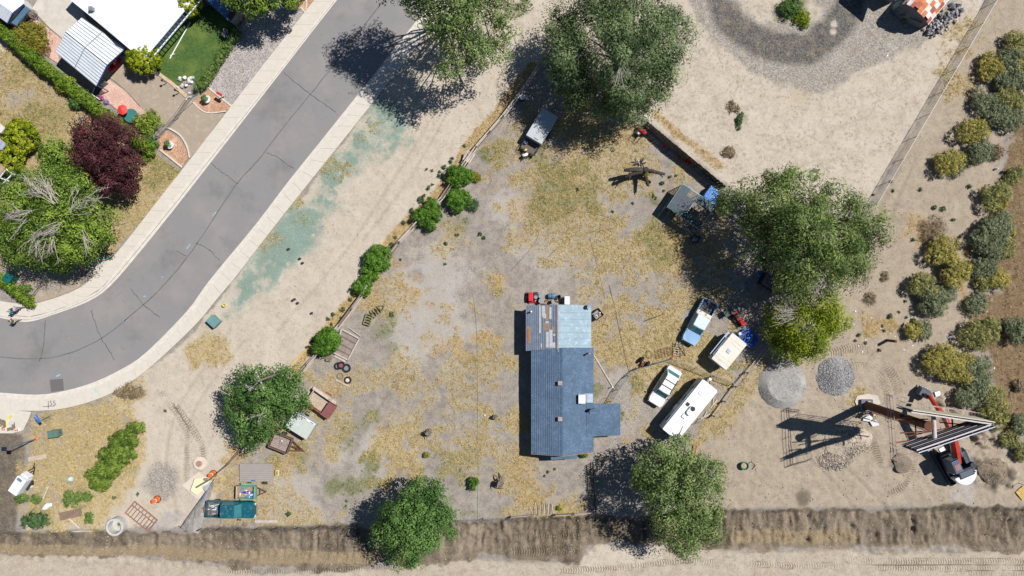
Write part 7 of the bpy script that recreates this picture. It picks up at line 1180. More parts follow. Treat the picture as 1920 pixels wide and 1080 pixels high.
for i, (x, y, c, lab) in enumerate([(191, 184, (236, 130, 180), 'pink flowers beside the brown triangular planter'), (201, 192, (196, 170, 224), 'lilac flowers by the hedge below the planter')]):
    o = thing('flowers', lab, 'flowers', x, y, 0); v, f, tt = foliage([(0, 0, .2, .28, .28, .2)], np.random.RandomState(i), .1, 160, .09, .07); link('blossoms', npmesh('blossoms', v, f, tt), leafmat('petal_%s' % 'pink lilac'.split()[i], tuple(int(k * .7) for k in c), c, .2), o)
for i, (x, y, lab) in enumerate([(426, 66, 'white rose bush at the upper end of the lawn hedge'), (437, 72, 'white rose bush beside the gravel bed corner')]):
    o = bush('rose_bush', lab, x, y, 8, .9, 'elm', 400 + i, 'bush', lumps=3); v, f, tt = foliage([(0, 0, .7, .4, .4, .3)], np.random.RandomState(i), .12, 30, .14, .12); link('blossoms', npmesh('blossoms', v, f, tt), leafmat('petal_white', (200, 190, 196), (245, 240, 242), .2), o)
tag(MB().tube([(0, 0, .06), GV(319, 110) - GV(357, 42) + Vector((0, 0, .06))], .06, 6).tube([GV(324, 103) - GV(357, 42) + Vector((-.25, -.1, .1)), GV(324, 103) - GV(357, 42) + Vector((.25, .1, .1))], .05, 6).build('pipe', WHT), 'long white pipe lying across the green lawn', 'pipe').location = GV(357, 42)
rg = thing('rock_garden', 'group of white rocks with a white heron-like ornament at the lawn corner by the gate', 'rock garden', 348, 155, 0, 0); q = random.Random(2); WR = mat('white_rock', (232, 228, 222), .8, .1, 3)
for i in range(13): MB().blob((q.uniform(-.9, .9), q.uniform(-.6, .6), .15), (q.uniform(.12, .34), q.uniform(.12, .3), q.uniform(.12, .3)), i, .3).build('rock', WR if i % 3 else ST[1], rg)
for i, (x, y) in enumerate([(357, 183), (350, 187), (355, 176)]): simple('garden_rock', 'small white rock beside the gate end of the sandstone border', 'rock', x, y, WR, lambda m: m.blob((0, 0, .12), (.22, .18, .16), i, .3), 0, 0, 'small white rocks by the gate')
for i, (x, y, lab) in enumerate([(313, 156, 'thin dark lawn lamp on the sandstone border, the one nearer the house'), (337, 174, 'thin dark lawn lamp on the sandstone border, the one nearer the gate')]): 
    o = thing('garden_lamp', lab, 'lamp', x, y, 0); MB().tube([(0, 0, 0), (0, 0, 1.0)], .04, 6).build('post', DKM, o); MB().lathe([(.12, 1.0), (.14, 1.15), (.03, 1.25)], (0, 0, 0), 8).build('head', DKM, o); MB().box((.12, 0, .75), (.25, .05, .05)).build('arm', DKM, o)
cabinet('white_box', 'small white box at the corner of the round tree shade by the lawn', 291, 135, .6, .45, .45, .5, WHT, cat='box')
# kennel, tarp and junk under the willow
kn = wthing('dog_kennel', 'dark mesh kennel half roofed with corrugated sheet beside the blue tarp', 'kennel'); zk = 2.0; KA, KB, KC, KD = (GV(*p, zk) for p in ((1280, 345), (1251, 388), (1311, 430), (1342, 385))); o = Vector((KB.x, KB.y, 0)); kn.location = o; PIPE = mat('pale_pipe', (150, 178, 186), .4, .1, 3, metal=.4)
mb = MB()
for a, b in ((KA, KB), (KB, KC), (KC, KD), (KD, KA), (KA.lerp(KD, .5), KB.lerp(KC, .5))): mb.tube([a - o, b - o], .045, 6)
for p in (KA, KB, KC, KD, KA.lerp(KD, .5), KB.lerp(KC, .5), KB.lerp(KC, .25), KB.lerp(KC, .75)): mb.tube([Vector((p.x, p.y, 0)) - o, p - o], .04, 6)
mb.build('frame', PIPE, kn); CT = mat('corrugated_teal', (44, 74, 82), .5, .15, 3, dirt=(28, 46, 56), dirt_amt=.6); CG = mat('corrugated_grey', (64, 74, 86), .55, .12, 3)  # sheet colours lowered to carry the shade over the kennel
for i in range(12):
    u0, u1 = i / 12, (i + .97) / 12; f = lambda u, v: KB.lerp(KC, u).lerp(KA.lerp(KD, u), v) - o + Vector((0, 0, .06 + .03 * (i % 2)))
    for v0, v1, m_, skip in ((0, .2, CT, ()), (.2, .72, CG, (6, 7, 8, 9, 10, 11)), (.72, 1, CT, (3, 4, 5))):
        if i in skip: continue
        MB().slab(up([f(u0, v0), f(u1, v0), f(u1, v1), f(u0, v1)]), .02).build('roof_sheet', m_, kn)
fb = MB()
for a, b in ((KA, KB), (KB, KC), (KC, KD), (KD, KA)):
    n = 30
    for k in range(n): p = a.lerp(b, k / n) - o; beam(fb, (p.x, p.y, 0), (p.x, p.y, zk), .012, .012)
    for k in range(8): beam(fb, a - o - Vector((0, 0, .25 * k)), b - o - Vector((0, 0, .25 * k)), .012, .012)
k_ = fb.build('wire_mesh', DKM, kn); k_['kind'] = 'stuff'
junk('heap of grey timber offcuts against the lower side of the dog kennel', 1287, 423, -.5, 2.2, 1.2, .05, 24, 12, 'timber_heap', 'timber heap', [GW[0], GW[1], jm[2], jm[3]])
bt = thing('tarp_covered_box', 'box covered with a bright blue tarp dappled by willow shade', 'tarp', 1332, 369, 0, yaw(24, 17)); MB().box((0, 0, .6), (1.7, 1.45, 1.2)).build('box', jm[2], bt); MB().prism([(-.9, -.78), (.9, -.78), (.9, .78), (-.9, .78)], .5, 1.24, .96).build('tarp', mat('tarp_blue', (30, 112, 190), .5, .12, 5, dirt=(190, 216, 236), dirt_amt=.8), bt, bevel=.05)  # pale flecks in the tarp colour imitate dappled sunlight
simple('barrel', 'blue barrel in the willow shade at the edge of its crown', 'barrel', 1432, 483, mat('barrel_blue', (30, 96, 180), .45, .1, 3), lambda m: m.lathe([(.28, 0), (.3, .3), (.3, .6), (.28, .9), (.02, .9)], (0, 0, 0), 16)); 
sd = thing('shade_shed', 'small dark shed in the deep shade below the bright green willow', 'shed', 1446, 527, 0, -.5); MB().box((0, 0, .9), (2.6, 2.0, 1.8)).build('wall', BOARD, sd); MB().prism([(-1.4, -1.15), (1.4, -1.15), (1.4, 1.15), (-1.4, 1.15)], 1.8, 2.0, .8).build('roof', mat('dark_shed_roof', (92, 86, 100), .8, .2, 2), sd)
bc = thing('chair', 'bright blue plastic chair in the deep willow shade', 'chair', 1420, 513, 0, .8); BCH = mat('chair_blue', (56, 140, 220), .5, .1, 3); MB().box((0, 0, .42), (.5, .5, .05)).build('seat', BCH, bc); MB().box((-.25, 0, .7), (.05, .5, .55)).build('backrest', BCH, bc)
for a in (-.2, .2):
    for b in (-.2, .2): MB().tube([(a, b, 0), (a, b, .42)], .025, 5).build('leg', BCH, bc)
for i, (x, y, c, lab) in enumerate([(1398, 530, (90, 160, 230), 'small light blue pail in the deep willow shade'), (1437, 500, (60, 110, 180), 'blue pail beside the dark shed')]): simple('pail', lab, 'pail', x, y, mat('pail_%d' % i, c, .5, .1, 3), lambda m: m.lathe([(.15, 0), (.2, .32), (.16, .32), (.1, .05)], (0, 0, 0), 12))
for i, (x, y, c, lab) in enumerate([(1290, 303, (214, 30, 40), 'red toy car in the shade of the dark board fence'), (1272, 300, (200, 60, 150), 'magenta ball in the shade of the dark board fence'), (1245, 275, (200, 30, 40), 'red ball nearest the willow in the fence shade'), (1325, 334, (200, 206, 214), 'pale bottle in the fence shade near its lower end')]): 
    if i == 0:
        o = thing('toy_car', lab, 'toy', x, y, 0, -.6); MB().box((0, 0, .22), (.75, .4, .25), top=(.85, .85)).build('body', mat('toy_red', c, .4, .1, 3), o, bevel=.04); MB().box((-.05, 0, .42), (.3, .32, .18), top=(.7, .8)).build('cab', mat('toy_red', c), o)
        for a in (-.25, .25):
            for b in (-.2, .2): MB().lathe([(.1, -.04), (.1, .04)], (a, b, .1), 10, 'Y').build('wheel', BLK, o)
    else: simple('ball' if i < 3 else 'bottle', lab, 'ball' if i < 3 else 'bottle', x, y, mat('toy_%d' % i, c, .5, .1, 3), (lambda m: m.lathe([(.02, 0), (.14, .06), (.18, .18), (.14, .3), (.02, .36)], (0, 0, 0), 12)) if i < 3 else (lambda m: m.lathe([(.1, 0), (.1, .5), (.03, .6), (.03, .7)], (0, 0, 0), 10, 'X')), .6, .1)
# compressor-like red pair on a dark trolley by the fence
tw = thing('compressor', 'red twin-drum machine on a dark wheeled frame below the big willow', 'machine', 1200, 249, 0, -.7); MR = mat('machine_red', (216, 44, 54), .4, .08, 3)
for x in (-.28, .28): d_ = MB().lathe([(.3, .3), (.33, .4), (.33, .7), (.2, .8)], (x, .25, 0), 16).build('drum', MR, tw); MB().lathe([(.18, .8), (.16, .86), (.02, .86)], (x, .25, 0), 12).build('cap', DKM, d_)
MB().box((-.1, -.35, .45), (.5, .4, .5)).build('engine', DKM, tw, bevel=.03); MB().box((-.1, -.35, .72), (.18, .14, .06)).build('engine_cap', WHT, tw); mb = MB()
for x in (-.5, .1, .45): mb.tube([(x, .1, .3), (x, -1.25, .35)], .03, 5)
mb.tube([(-.5, -1.25, .35), (.45, -1.25, .35)], .03, 5); mb.build('frame', DKM, tw)
for x in (-.55, .55): MB().lathe([(.2, -.05), (.2, .05)], (x, 0, .2), 12, 'X').build('wheel', BLK, tw)
rb = thing('rust_box', 'rusty brown chest half hidden in the shade of the big willow', 'chest', 1094, 195, 0, yaw(14, 22)); MB().box((0, 0, .45), (1.7, .85, .9)).build('body', mat('chest_rust', (150, 74, 54), .8, .2, 2), rb, bevel=.03); MB().box((0, 0, .92), (1.75, .9, .06)).build('lid', mat('chest_rust', (150, 74, 54)), rb)
dr = thing('drum', 'dark drum with a white lid beside the rail fence under the big willow', 'drum', 979, 186, 0); MB().lathe([(.3, 0), (.31, .4), (.3, .85)], (0, 0, 0), 16).build('body', DKM, dr); MB().lathe([(.32, .85), (.32, .9), (.02, .91)], (0, 0, 0), 16).build('lid', WHT, dr)
# pollarded dead tree and branch pile, stumps
LOGM = mat('log_bark', (72, 64, 58), .95, .3, 5, bump=.6, dirt=(130, 120, 110), dirt_amt=.3)  # dark bark and thick limbs also stand in for the dead tree's shadow
pd = thing('pollard_tree', 'sawn-off dead tree with five bare limbs above the dog kennel', 'tree', 1203, 324, 0); MB().tube([(0, 0, -.1), (.1, 0, 1.0), (.15, .05, 1.9)], .42, 10, .32).build('trunk', LOGM, pd, smooth=True); q = random.Random(1)
for (x, y, z_, r0) in ((-2.3, -.1, 2.3, .2), (-2.2, -.8, 1.9, .18), (2.2, -.5, 2.0, .17), (.4, -1.7, 1.8, .17)):
    m_ = Vector((x * .45, y * .45 + .1, z_ * .8)); l_ = MB().tube([(.1, 0, 1.5), m_, (x, y, z_)], r0 * 1.7, 8, r0 * .9).build('limb', LOGM, pd, smooth=True)
    MB().tube([(x * .7, y * .7, z_ * .92), (x * .85 + .1, y * .85 - .45, z_ + .15)], r0 * .5, 6, r0 * .3).build('stub', LOGM, l_)
v, f, tt = foliage([(.2, -.5, 1.7, .3, .25, .25)], np.random.RandomState(3), .18, 40, .12, .08); link('foliage', npmesh('foliage', v, f, tt), LM['sap'], pd)
bp2 = thing('branch_pile', 'small pile of sawn branches above the dead tree', 'branch pile', 1199, 306, 0); q = random.Random(6)
for i in range(9): a = q.uniform(-.4, .9) + (0 if i < 6 else 1.4); x, y = q.uniform(-.4, .4), q.uniform(-.25, .25); MB().tube([(x - .5 * math.cos(a), y - .5 * math.sin(a), .08 + i * .03), (x + .5 * math.cos(a), y + .5 * math.sin(a), .1 + i * .03)], .06, 6).build('branch', LOGM if i % 3 else GW[0], bp2)
def stump(label, px, py, r, h, seed, roots=6):
    o = thing('tree_stump', label, 'stump', px, py, 0); q = random.Random(seed); m_ = mat('stump_wood', (142, 130, 118), .95, .3, 6, bump=.7, grain=.3); t_ = MB(); n = 12; pr = [(q.uniform(.8, 1.2)) for _ in range(n)]
    rows = [(1.2, 0), (.85, h * .3), (.75, h * .7), (.7, h)]; vs = [(r * k * pr[i] * math.cos(6.283 * i / n), r * k * pr[i] * math.sin(6.283 * i / n), z_ + (q.uniform(-.15, .15) if z_ == h else 0)) for k, z_ in rows for i in range(n)]
    t_.add(vs, [(j * n + i, j * n + (i + 1) % n, (j + 1) * n + (i + 1) % n, (j + 1) * n + i) for j in range(3) for i in range(n)] + [tuple(range(3 * n, 4 * n))]); t_.build('stump', m_, o)
    for k in range(roots): a = 6.283 * k / roots + q.uniform(-.3, .3); l_ = r * q.uniform(1.2, 2.4); MB().tube([(r * .4 * math.cos(a), r * .4 * math.sin(a), h * q.uniform(.2, .9)), (l_ * .6 * math.cos(a), l_ * .6 * math.sin(a), h * q.uniform(.2, .8)), (l_ * math.cos(a + .3), l_ * math.sin(a + .3), q.uniform(0, h * .6))], r * .3, 6, r * .08).build('root', m_, o, smooth=True)
stump('ragged stump by the yucca, upper-left of the three', 803, 810, .34, 1.0, 1); stump('small dark stump nearest the left side of the main house', 927, 781, .24, .8, 2); stump('largest grey stump with twisted roots, below the small dark one', 937, 902, .42, 1.3, 3, 9); simple('rock', 'small pale rock just left of the small dark stump', 'rock', 909, 779, WR, lambda m: m.blob((0, 0, .1), (.16, .14, .12), 4, .3))
stump('charred log end under the sapling at the corner of the raised bed', 616, 672, .38, .35, 5, 2)
# pedal boat, mower, ladder, junk
pb = thing('pedal_boat', 'bright blue pedal boat hull with four recesses behind the beige-roofed camper', 'pedal boat', 1400, 633, 0, yaw(24, 20)); PBM = mat('boat_blue', (30, 100, 206), .4, .08, 2); pl2 = [(1.05 * abs(math.cos(a)) ** .6 * (1 if math.cos(a) > 0 else -1), .8 * abs(math.sin(a)) ** .6 * (1 if math.sin(a) > 0 else -1)) for a in np.linspace(0, 6.2832, 24, endpoint=False)]
MB().prism(pl2, .1, .45, .94).build('hull', PBM, pb, bevel=.05); mb = MB()
for i in range(24): a_, b_ = pl2[i], pl2[(i + 1) % 24]; beam(mb, (a_[0] * .95, a_[1] * .95, .5), (b_[0] * .95, b_[1] * .95, .5), .12, .12)
mb.build('rim', PBM, pb)
for x, y in ((-.55, -.32), (-.55, .34), (.45, -.34), (.5, .32)): MB().lathe([(.26, .452), (.24, .47), (.02, .46)], (x, y, 0), 12).build('recess', mat('recess_brown', (92, 84, 92), .8, .2, 4), pb); MB().box((x + .3 * (1 if x < 0 else -1), y, .58), (.12, .4, .28)).build('seat_back', PBM, pb, bevel=.04)
MB().box((0, 0, .55), (.3, .35, .2)).build('console', mat('console_blue', (90, 150, 220), .4, .1, 3), pb, bevel=.03)
rm = thing('riding_mower', 'red riding mower with a dark seat nose-to the blue pedal boat', 'mower', 1383, 597, 0, yaw(16, 21)); MB().prism([(.2, -.3), (.95, -.24), (1.0, 0), (.95, .24), (.2, .3)], .35, .85, .9).build('hood', MR, rm, bevel=.05); MB().box((-.3, 0, .45), (1.1, .55, .3)).build('frame', MR, rm, bevel=.03); MB().box((-.35, 0, .66), (.5, .48, .12)).build('seat', DKM, rm, bevel=.04); MB().box((-.62, 0, .88), (.1, .46, .4)).build('seat_back', DKM, rm, bevel=.04); MB().tube([(.12, .18 * math.cos(a), .98 + .05 * math.sin(a)) if False else (.1 + .16 * math.cos(a), .16 * math.sin(a), .98) for a in np.linspace(0, 6.3, 12)], .025, 5).tube([(.1, 0, .98), (.25, 0, .7)], .03, 5).build('steering_wheel', DKM, rm); MB().box((0, 0, .25), (.7, 1.1, .14)).build('cutting_deck', DKM, rm)
for x, y, r_ in ((-.5, -.42, .26), (-.5, .42, .26), (.7, -.36, .19), (.7, .36, .19)): MB().lathe([(r_ * .4, -.1), (r_, -.09), (r_, .09), (r_ * .4, .1)], (x, y, r_), 14, 'Y').build('wheel', BLK, rm)
MB().box((-1.05, 0, .5), (.4, .8, .5)).build('grass_bag', mat('bag_grey', (108, 112, 110), .8, .15, 4), rm, bevel=.05)
for i, (a, b, lab) in enumerate([((1270, 640), (1266, 668), 'wooden ladder half, left leg of the collapsed stepladder'), ((1273, 642), (1280, 668), 'dark ladder half, right leg of the collapsed stepladder')]):
    o = thing('ladder', lab, 'ladder', *a, .1); d = GV(*b) - GV(*a); s_ = Vector((-d.y, d.x, 0)).normalized() * .2; m_ = GW[0] if i == 0 else DKM
    for k in (-1, 1): beam(MB(), s_ * k * .8 + Vector((0, 0, .5)), d + s_ * k * 1.5 + Vector((0, 0, .02)), .05, .07).build('rail', m_, o)
    for k in range(6): u = .12 + k * .16; p = d * u + Vector((0, 0, .5 - .48 * u)); beam(MB(), p - s_ * (.8 + .7 * u), p + s_ * (.8 + .7 * u), .05, .05).build('rung', m_, o)
jk = thing('bed_frame', 'tangle of rusty bent rods and frames beside the collapsed stepladder', 'scrap', 1243, 661, 0, .2); q = random.Random(7)
for i in range(6): MB().tube([(-1.0 + i * .1, -.5 + i * .18, .12), (1.2, -.45 + i * .17, .2)], .022, 5).build('rod', RUST, jk); MB().tube([(-.9 + i * .36, -.5, .15), (-.85 + i * .36, .5, .16)], .022, 5).build('rod', RUST, jk)
MB().tube([(-1.6 + .35 * math.cos(a), .1 + .45 * math.sin(a), .15) for a in np.linspace(0, 6.28, 14)], .022, 5).build('hoop', RUST, jk); MB().box((.9, -.75, .12), (.5, .16, .1), rz=.5).build('bracket', mat('orange_rust', (196, 92, 52)), jk)
wb = thing('wheelbarrow', 'dark wheelbarrow pair of tyres with a rusty axle by the bend of the chain-link fence', 'wheelbarrow', 1207, 678, 0, .9); 
for y in (-.42, .42): MB().lathe([(.2, -.12), (.38, -.12), (.42, -.05), (.42, .05), (.38, .12), (.2, .12)], (0, y, .42), 18, 'Y').build('tyre', BLK, wb)
MB().tube([(0, -.45, .42), (0, .45, .42)], .06, 6).tube([(0, 0, .42), (-.9, 0, .3)], .05, 5).build('axle', RUST, wb); MB().box((-.35, 0, .4), (.35, .3, .2)).build('hub_box', RUST, wb)
tag(MB().tube([(0, 0, .05), (1.4, .5, .08)], .05, 6).tube([(1.4, .5, .08), (2.1, .8, .06)], .03, 5).build('pipe', DKM), 'thin dark pipe lying on dry grass left of the light blue pickup', 'pipe').location = GV(1208, 602)
simple('mallet', 'short orange-tipped stick at the end of the thin dark pipe', 'stick', 1240, 590, mat('orange_rust', (196, 92, 52)), lambda m: m.box((0, 0, .08), (.4, .08, .08)).box((.2, 0, .1), (.12, .16, .1)), .3)
# behind the house
lm = thing('lawn_tractor', 'red lawn tractor backed against the rear of the house beside the drums', 'tractor', 995, 557, 0, yaw(0, -1)); MB().prism([(-.3, .1), (-.25, .55), (.25, .55), (.3, .1), (.28, -.5), (-.28, -.5)], .3, .8, .9).build('hood', MR, lm, bevel=.05); lm.rotation_euler = (0, 0, 0); MB().box((.55, .2, .5), (.5, .75, .5)).build('seat_frame', DKM, lm, bevel=.04); MB().lathe([(.22, .76), (.2, .8), (.02, .8)], (.55, 0, 0), 14).build('drum_lid', GREYM, lm); MB().box((.25, -.55, .3), (.9, .12, .08)).build('footplate', MR, lm)
for x, y in ((-.4, .35), (-.4, -.4), (.4, -.45)): MB().lathe([(.2, -.07), (.2, .07)], (x, y, .2), 12, 'X').build('wheel', BLK, lm)
for i, (x, y, r_, m_, lab) in enumerate([(1014, 554.5, .29, DKM, 'dark open drum behind the house, between the tractor and the blue barrel'), (1014, 564, .27, mat('grey_lid', (140, 156, 164), .5, .1, 3), 'grey-lidded drum touching the rear wall of the house'), (1036, 565, .18, WHT, 'small white round tub under the blue barrel')]):
    o = thing('drum', lab, 'drum', x, y, 0); MB().lathe([(r_, 0), (r_ * 1.05, .35), (r_, .75), (r_ * .85, .75), (r_ * .8, .4), (.02, .38)] if i == 0 else [(r_, 0), (r_ * 1.05, .35), (r_, .75), (.02, .77)], (0, 0, 0), 16).build('body', m_, o); MB().lathe([(r_ * 1.03, .73), (r_ * 1.03, .78), (r_ * .9, .78)], (0, 0, 0), 16).build('rim', GREYM, o)
o = thing('barrel', 'blue barrel lying on its side behind the house', 'barrel', 1034, 555, .3, 0); MB().lathe([(.26, -.4), (.3, -.2), (.3, .2), (.26, .4)], (0, 0, 0), 16, 'X').build('body', mat('dull_blue_barrel', (86, 124, 156), .5, .1, 3), o); MB().lathe([(.305, -.03), (.305, .03)], (0, 0, 0), 16, 'X').build('band', DKM, o)
o = thing('folding_chair', 'dark folded chair behind the house right of the blue barrel', 'chair', 1046, 557, 0, .3); MB().box((0, 0, .4), (.45, .4, .06)).build('seat', DKM, o); MB().box((.22, 0, .65), (.06, .4, .5), ry=.3).build('backrest', DKM, o); MB().tube([(-.2, -.2, 0), (.2, -.2, .4)], .02, 5).tube([(-.2, .2, 0), (.2, .2, .4)], .02, 5).build('leg', GREYM, o)
cabinet('fridge', 'white narrow cabinet standing at the rear wall of the house', 1062, 563, 0, .5, .85, 1.0, WHT, cat='cabinet'); junk('scraps strewn along the rear wall of the house under the drums', 1025, 567, 0, 4.0, .4, .03, 14, 15, 'scrap_row', 'scrap', [RUST, GW[0], jm[3], jm[2]])
cr = thing('crate', 'dark wooden crate filled with bottles right of the metal roof', 'crate', 1119, 589, 0, .65); mb = MB()
for s_ in (-1, 1): mb.box((s_ * .5, 0, .4), (.06, .95, .8)).box((0, s_ * .45, .4), (1.0, .06, .8))
mb.build('side', BOARD, cr); MB().box((0, 0, .3), (.95, .85, .5)).build('filling', mat('grey_filling', (150, 150, 146), .8, .2, 6), cr); q = random.Random(3)
for i in range(8): MB().blob((q.uniform(-.32, .32), q.uniform(-.28, .28), .62), (.13, .1, .1), i, .2).build('bottle', [WHT, jm[2], MR, GREYM, mat('lemon_plastic', (238, 224, 130))][i % 5], cr)
# tyres, beds, harrows
def tyre(label, px, py, r_, z_=0, rim=None, w=.24, tilt=0):
    o = thing('tyre', label, 'tyre', px, py, z_, 0, 'loose tyres on the lot'); o.rotation_euler = (tilt, tilt * .5, 0); MB().lathe([(r_ * .52, .02), (r_ * .9, 0), (r_, w * .3), (r_, w * .7), (r_ * .9, w), (r_ * .52, w * .95), (r_ * .5, w * .5)][:-1], (0, 0, 0), 22).build('tread', BLK, o)
    MB().lathe([(r_ * .53, w * .96), (r_ * .48, w * .6), (r_ * .2, w * .62), (r_ * .18, w * .8), (.02, w * .8)], (0, 0, 0), 14).build('rim', rim or GREYM, o)
tyre('tyre at the bottom of the stack of three, left-hand one', 634, 686, .42, 0); tyre('tyre with a red rim leaning on top of the stack of three', 641, 684, .43, .22, mat('rim_red', (156, 84, 84), .6, .1, 3), tilt=.15); tyre('largest tyre of the stack, on its right side', 650, 690, .5, 0); tyre('tyre with a pale rim lying alone beside the grey plank', 652.5, 712.5, .42, 0, mat('rim_pale', (220, 206, 190), .5, .1, 3))
tag(MB().tube([(.32 * math.cos(a), .32 * math.sin(a), .05 + .04 * a / 6) for a in np.linspace(0, 18, 50)], .03, 5).build('hose', mat('dull_green_hose', (104, 120, 96), .6, .15, 4)), 'coil of dull green hose beside the pale-rimmed tyre', 'hose').location = GV(638, 705); tag(MB().box((0, 0, .08), (1.75, .16, .12), rz=yaw(26, 13)).build('plank', GW[0]), 'short grey plank below the hose coil and tyres', 'plank').location = GV(643, 718)
rb2 = thing('raised_bed', 'raised garden bed of weathered grey boards beside the bright sapling on the fence', 'raised bed', 650, 647, 0); b = rb2.location; sy = [(641, 617), (674, 635), (653, 675), (626, 661)]; mb_ = []
for i in range(4): beam(MB(), GV(*sy[i], .2) - b, GV(*sy[(i + 1) % 4], .2) - b, .16, .28).build('board', GW[0], rb2)
MB().slab(up([GV(*p, .12) - b for p in sy]), .12).build('soil', mat('bed_soil', (150, 136, 128), .95, .15, 3), rb2)
for u in (.25, .55, .8): beam(MB(), (GV(*sy[0], .2) - b).lerp(GV(*sy[3], .2) - b, u), (GV(*sy[1], .2) - b).lerp(GV(*sy[2], .2) - b, u), .1, .05).build('slat', GW[1], rb2)
beam(MB(), GV(655, 615, .15) - b, GV(676, 630, .15) - b, .1, .08).build('loose_board', GW[0], rb2); beam(MB(), GV(627, 667, .1) - b, GV(648, 678, .1) - b, .25, .06).build('loose_board', GW[0], rb2)
HY = mat('olive_paint', (140, 140, 84), .75, .25, 4, dirt=(104, 78, 54), dirt_amt=.6)
def harrow(label, px, py, rz, L, W, n, tri):
    o = thing('harrow', label, 'harrow', px, py, 0, rz, 'old farm harrows by the rail fence'); mb = MB()
    for s_ in (-1, 1): beam(mb, (-L / 2, s_ * W / 2, .3), (L / 2, s_ * W / 2, .3), .09, .1)
    for i in range(n): beam(mb, (-L / 2 + L * i / (n - 1), -W / 2, .32), (-L / 2 + L * i / (n - 1), W / 2, .32), .09, .08)
    mb.build('frame', HY, o)
    for i in range(n): MB().lathe([(.2, -.02), (.2, .02)], (-L / 2 + L * i / (n - 1), W * .1 * (-1) ** i, .2), 12, 'X').build('disc', RUST, o)
    if tri: mb = MB(); beam(mb, (L / 2, -W / 2, .3), (L / 2 + .7, 0, .3), .08, .08); beam(mb, (L / 2, W / 2, .3), (L / 2 + .7, 0, .3), .08, .08); mb.build('drawbar', HY, o)
harrow('olive farm harrow with a dark axle, lower-left of the pair by the rail fence', 691, 599, yaw(-3, 10), 1.2, .75, 5, False); harrow('olive farm harrow with a triangular drawbar, upper-right of the pair by the rail fence', 706, 584, yaw(12, -9), 1.0, .9, 4, True)
# concrete rings, rack, boards, bags at the lower left
mh = thing('concrete_ring', 'upright hollow concrete manhole ring standing at the edge of the dug strip', 'concrete ring', 224, 983, -.1); MB().lathe([(.98, 0), (.98, 1.1), (.74, 1.1), (.74, .15), (.02, .1)], (0, 0, 0), 32).build('ring', CONR, mh, smooth=False); MB().box((.1, .1, .2), (.5, .35, .12), rz=.6).build('lid', mat('olive_board', (112, 108, 70), .8, .2, 3), mh)
mc = thing('manhole_cone', 'flat concrete disc with a rusty iron cover, above the traffic barrel', 'manhole', 376, 868, 0); MB().lathe([(.76, 0), (.76, .2), (.72, .24), (.02, .24)], (0, 0, 0), 28).build('disc', mat('sandy_concrete', (214, 200, 184), .9, .1, 2), mc); MB().lathe([(.34, .24), (.34, .32), (.02, .33)], (-.05, -.03, 0), 20).build('cover', mat('cover_rust', (176, 134, 116), .8, .15, 4), mc)
rk2 = thing('steel_rack', 'rusty steel barred rack lying beside the white spill', 'rack', 269, 966, 0, yaw(45, 37)); RK = mat('rack_rust', (166, 118, 100), .8, .2, 4); L, W = 3.3, 1.75; mb = MB()
for s_ in (-1, 1): beam(mb, (-L / 2, s_ * W / 2, .5 if s_ > 0 else .35), (L / 2, s_ * W / 2, .5 if s_ > 0 else .35), .09, .1); beam(mb, (s_ * L / 2, -W / 2, .4), (s_ * L / 2, W / 2, .4), .09, .1)
beam(mb, (-L / 2, W * .2, .45), (L / 2, W * .2, .45), .06, .07); mb.build('frame', RK, rk2)
for i in range(7): x = -L / 2 + L * (i + .8) / 7.6; beam(MB(), (x, -W / 2, .38), (x, W * .2, .44), .05, .06).build('bar', RK, rk2)
for i in range(6): x = -L / 2 + L * (i + .8) / 6.6; beam(MB(), (x, W * .2, .45), (x, W / 2, .48), .04, .05).build('bar', RK, rk2)
simple('plank', 'wide pale plank lying on the mud edge above the generator trailer', 'plank', 71, 858, mat('pink_grey_plank', (196, 178, 160), .9, .12, 2), lambda m: m.box((0, 0, .06), (2.1, .5, .07)), yaw(34, -7)); simple('plywood_sheet', 'dark brown plywood sheet half buried under the low green bush', 'plywood', 133, 964, mat('dark_plywood', (140, 118, 100), .9, .2, 2, grain=.15), lambda m: m.box((0, 0, .08), (2.6, .9, .05)), yaw(40, -9))
simple('sack', 'pale white sack lying among green bushes below the generator trailer', 'sack', 88, 950, mat('sack_white', (222, 236, 232), .7, .06, 3), lambda m: m.prism([(-.6, -.4), (.1, -.35), (.65, .1), (.6, .45), (0, .5), (-.3, .1)], 0, .35, .7), 0, bevel=.06); simple('bag', 'small pale blue bag on the dry grass right of the generator trailer', 'bag', 132, 898, mat('bag_blue', (190, 218, 226), .7, .06, 3), lambda m: m.blob((0, 0, .12), (.42, .26, .2), 5, .25), .3)
for i, (a, b, lab) in enumerate([((92, 912), (80, 938), 'thin pale pole lying above the white sack'), ((130, 972), (150, 990), 'pale pole lying across the dark plywood sheet'), ((138, 996), (175, 995), 'grey pipe lying along the dug strip left of the concrete ring'), ((165, 978), (178, 964), 'thin grey stake by the single green tuft')]):
    t_ = MB().tube([(0, 0, .1), GV(*b) - GV(*a) + Vector((0, 0, .1))], .05, 6).build('pole', mat('pale_pole', (206, 208, 206), .6, .1, 3)); tag(t_, lab, 'pole').location = GV(*a)
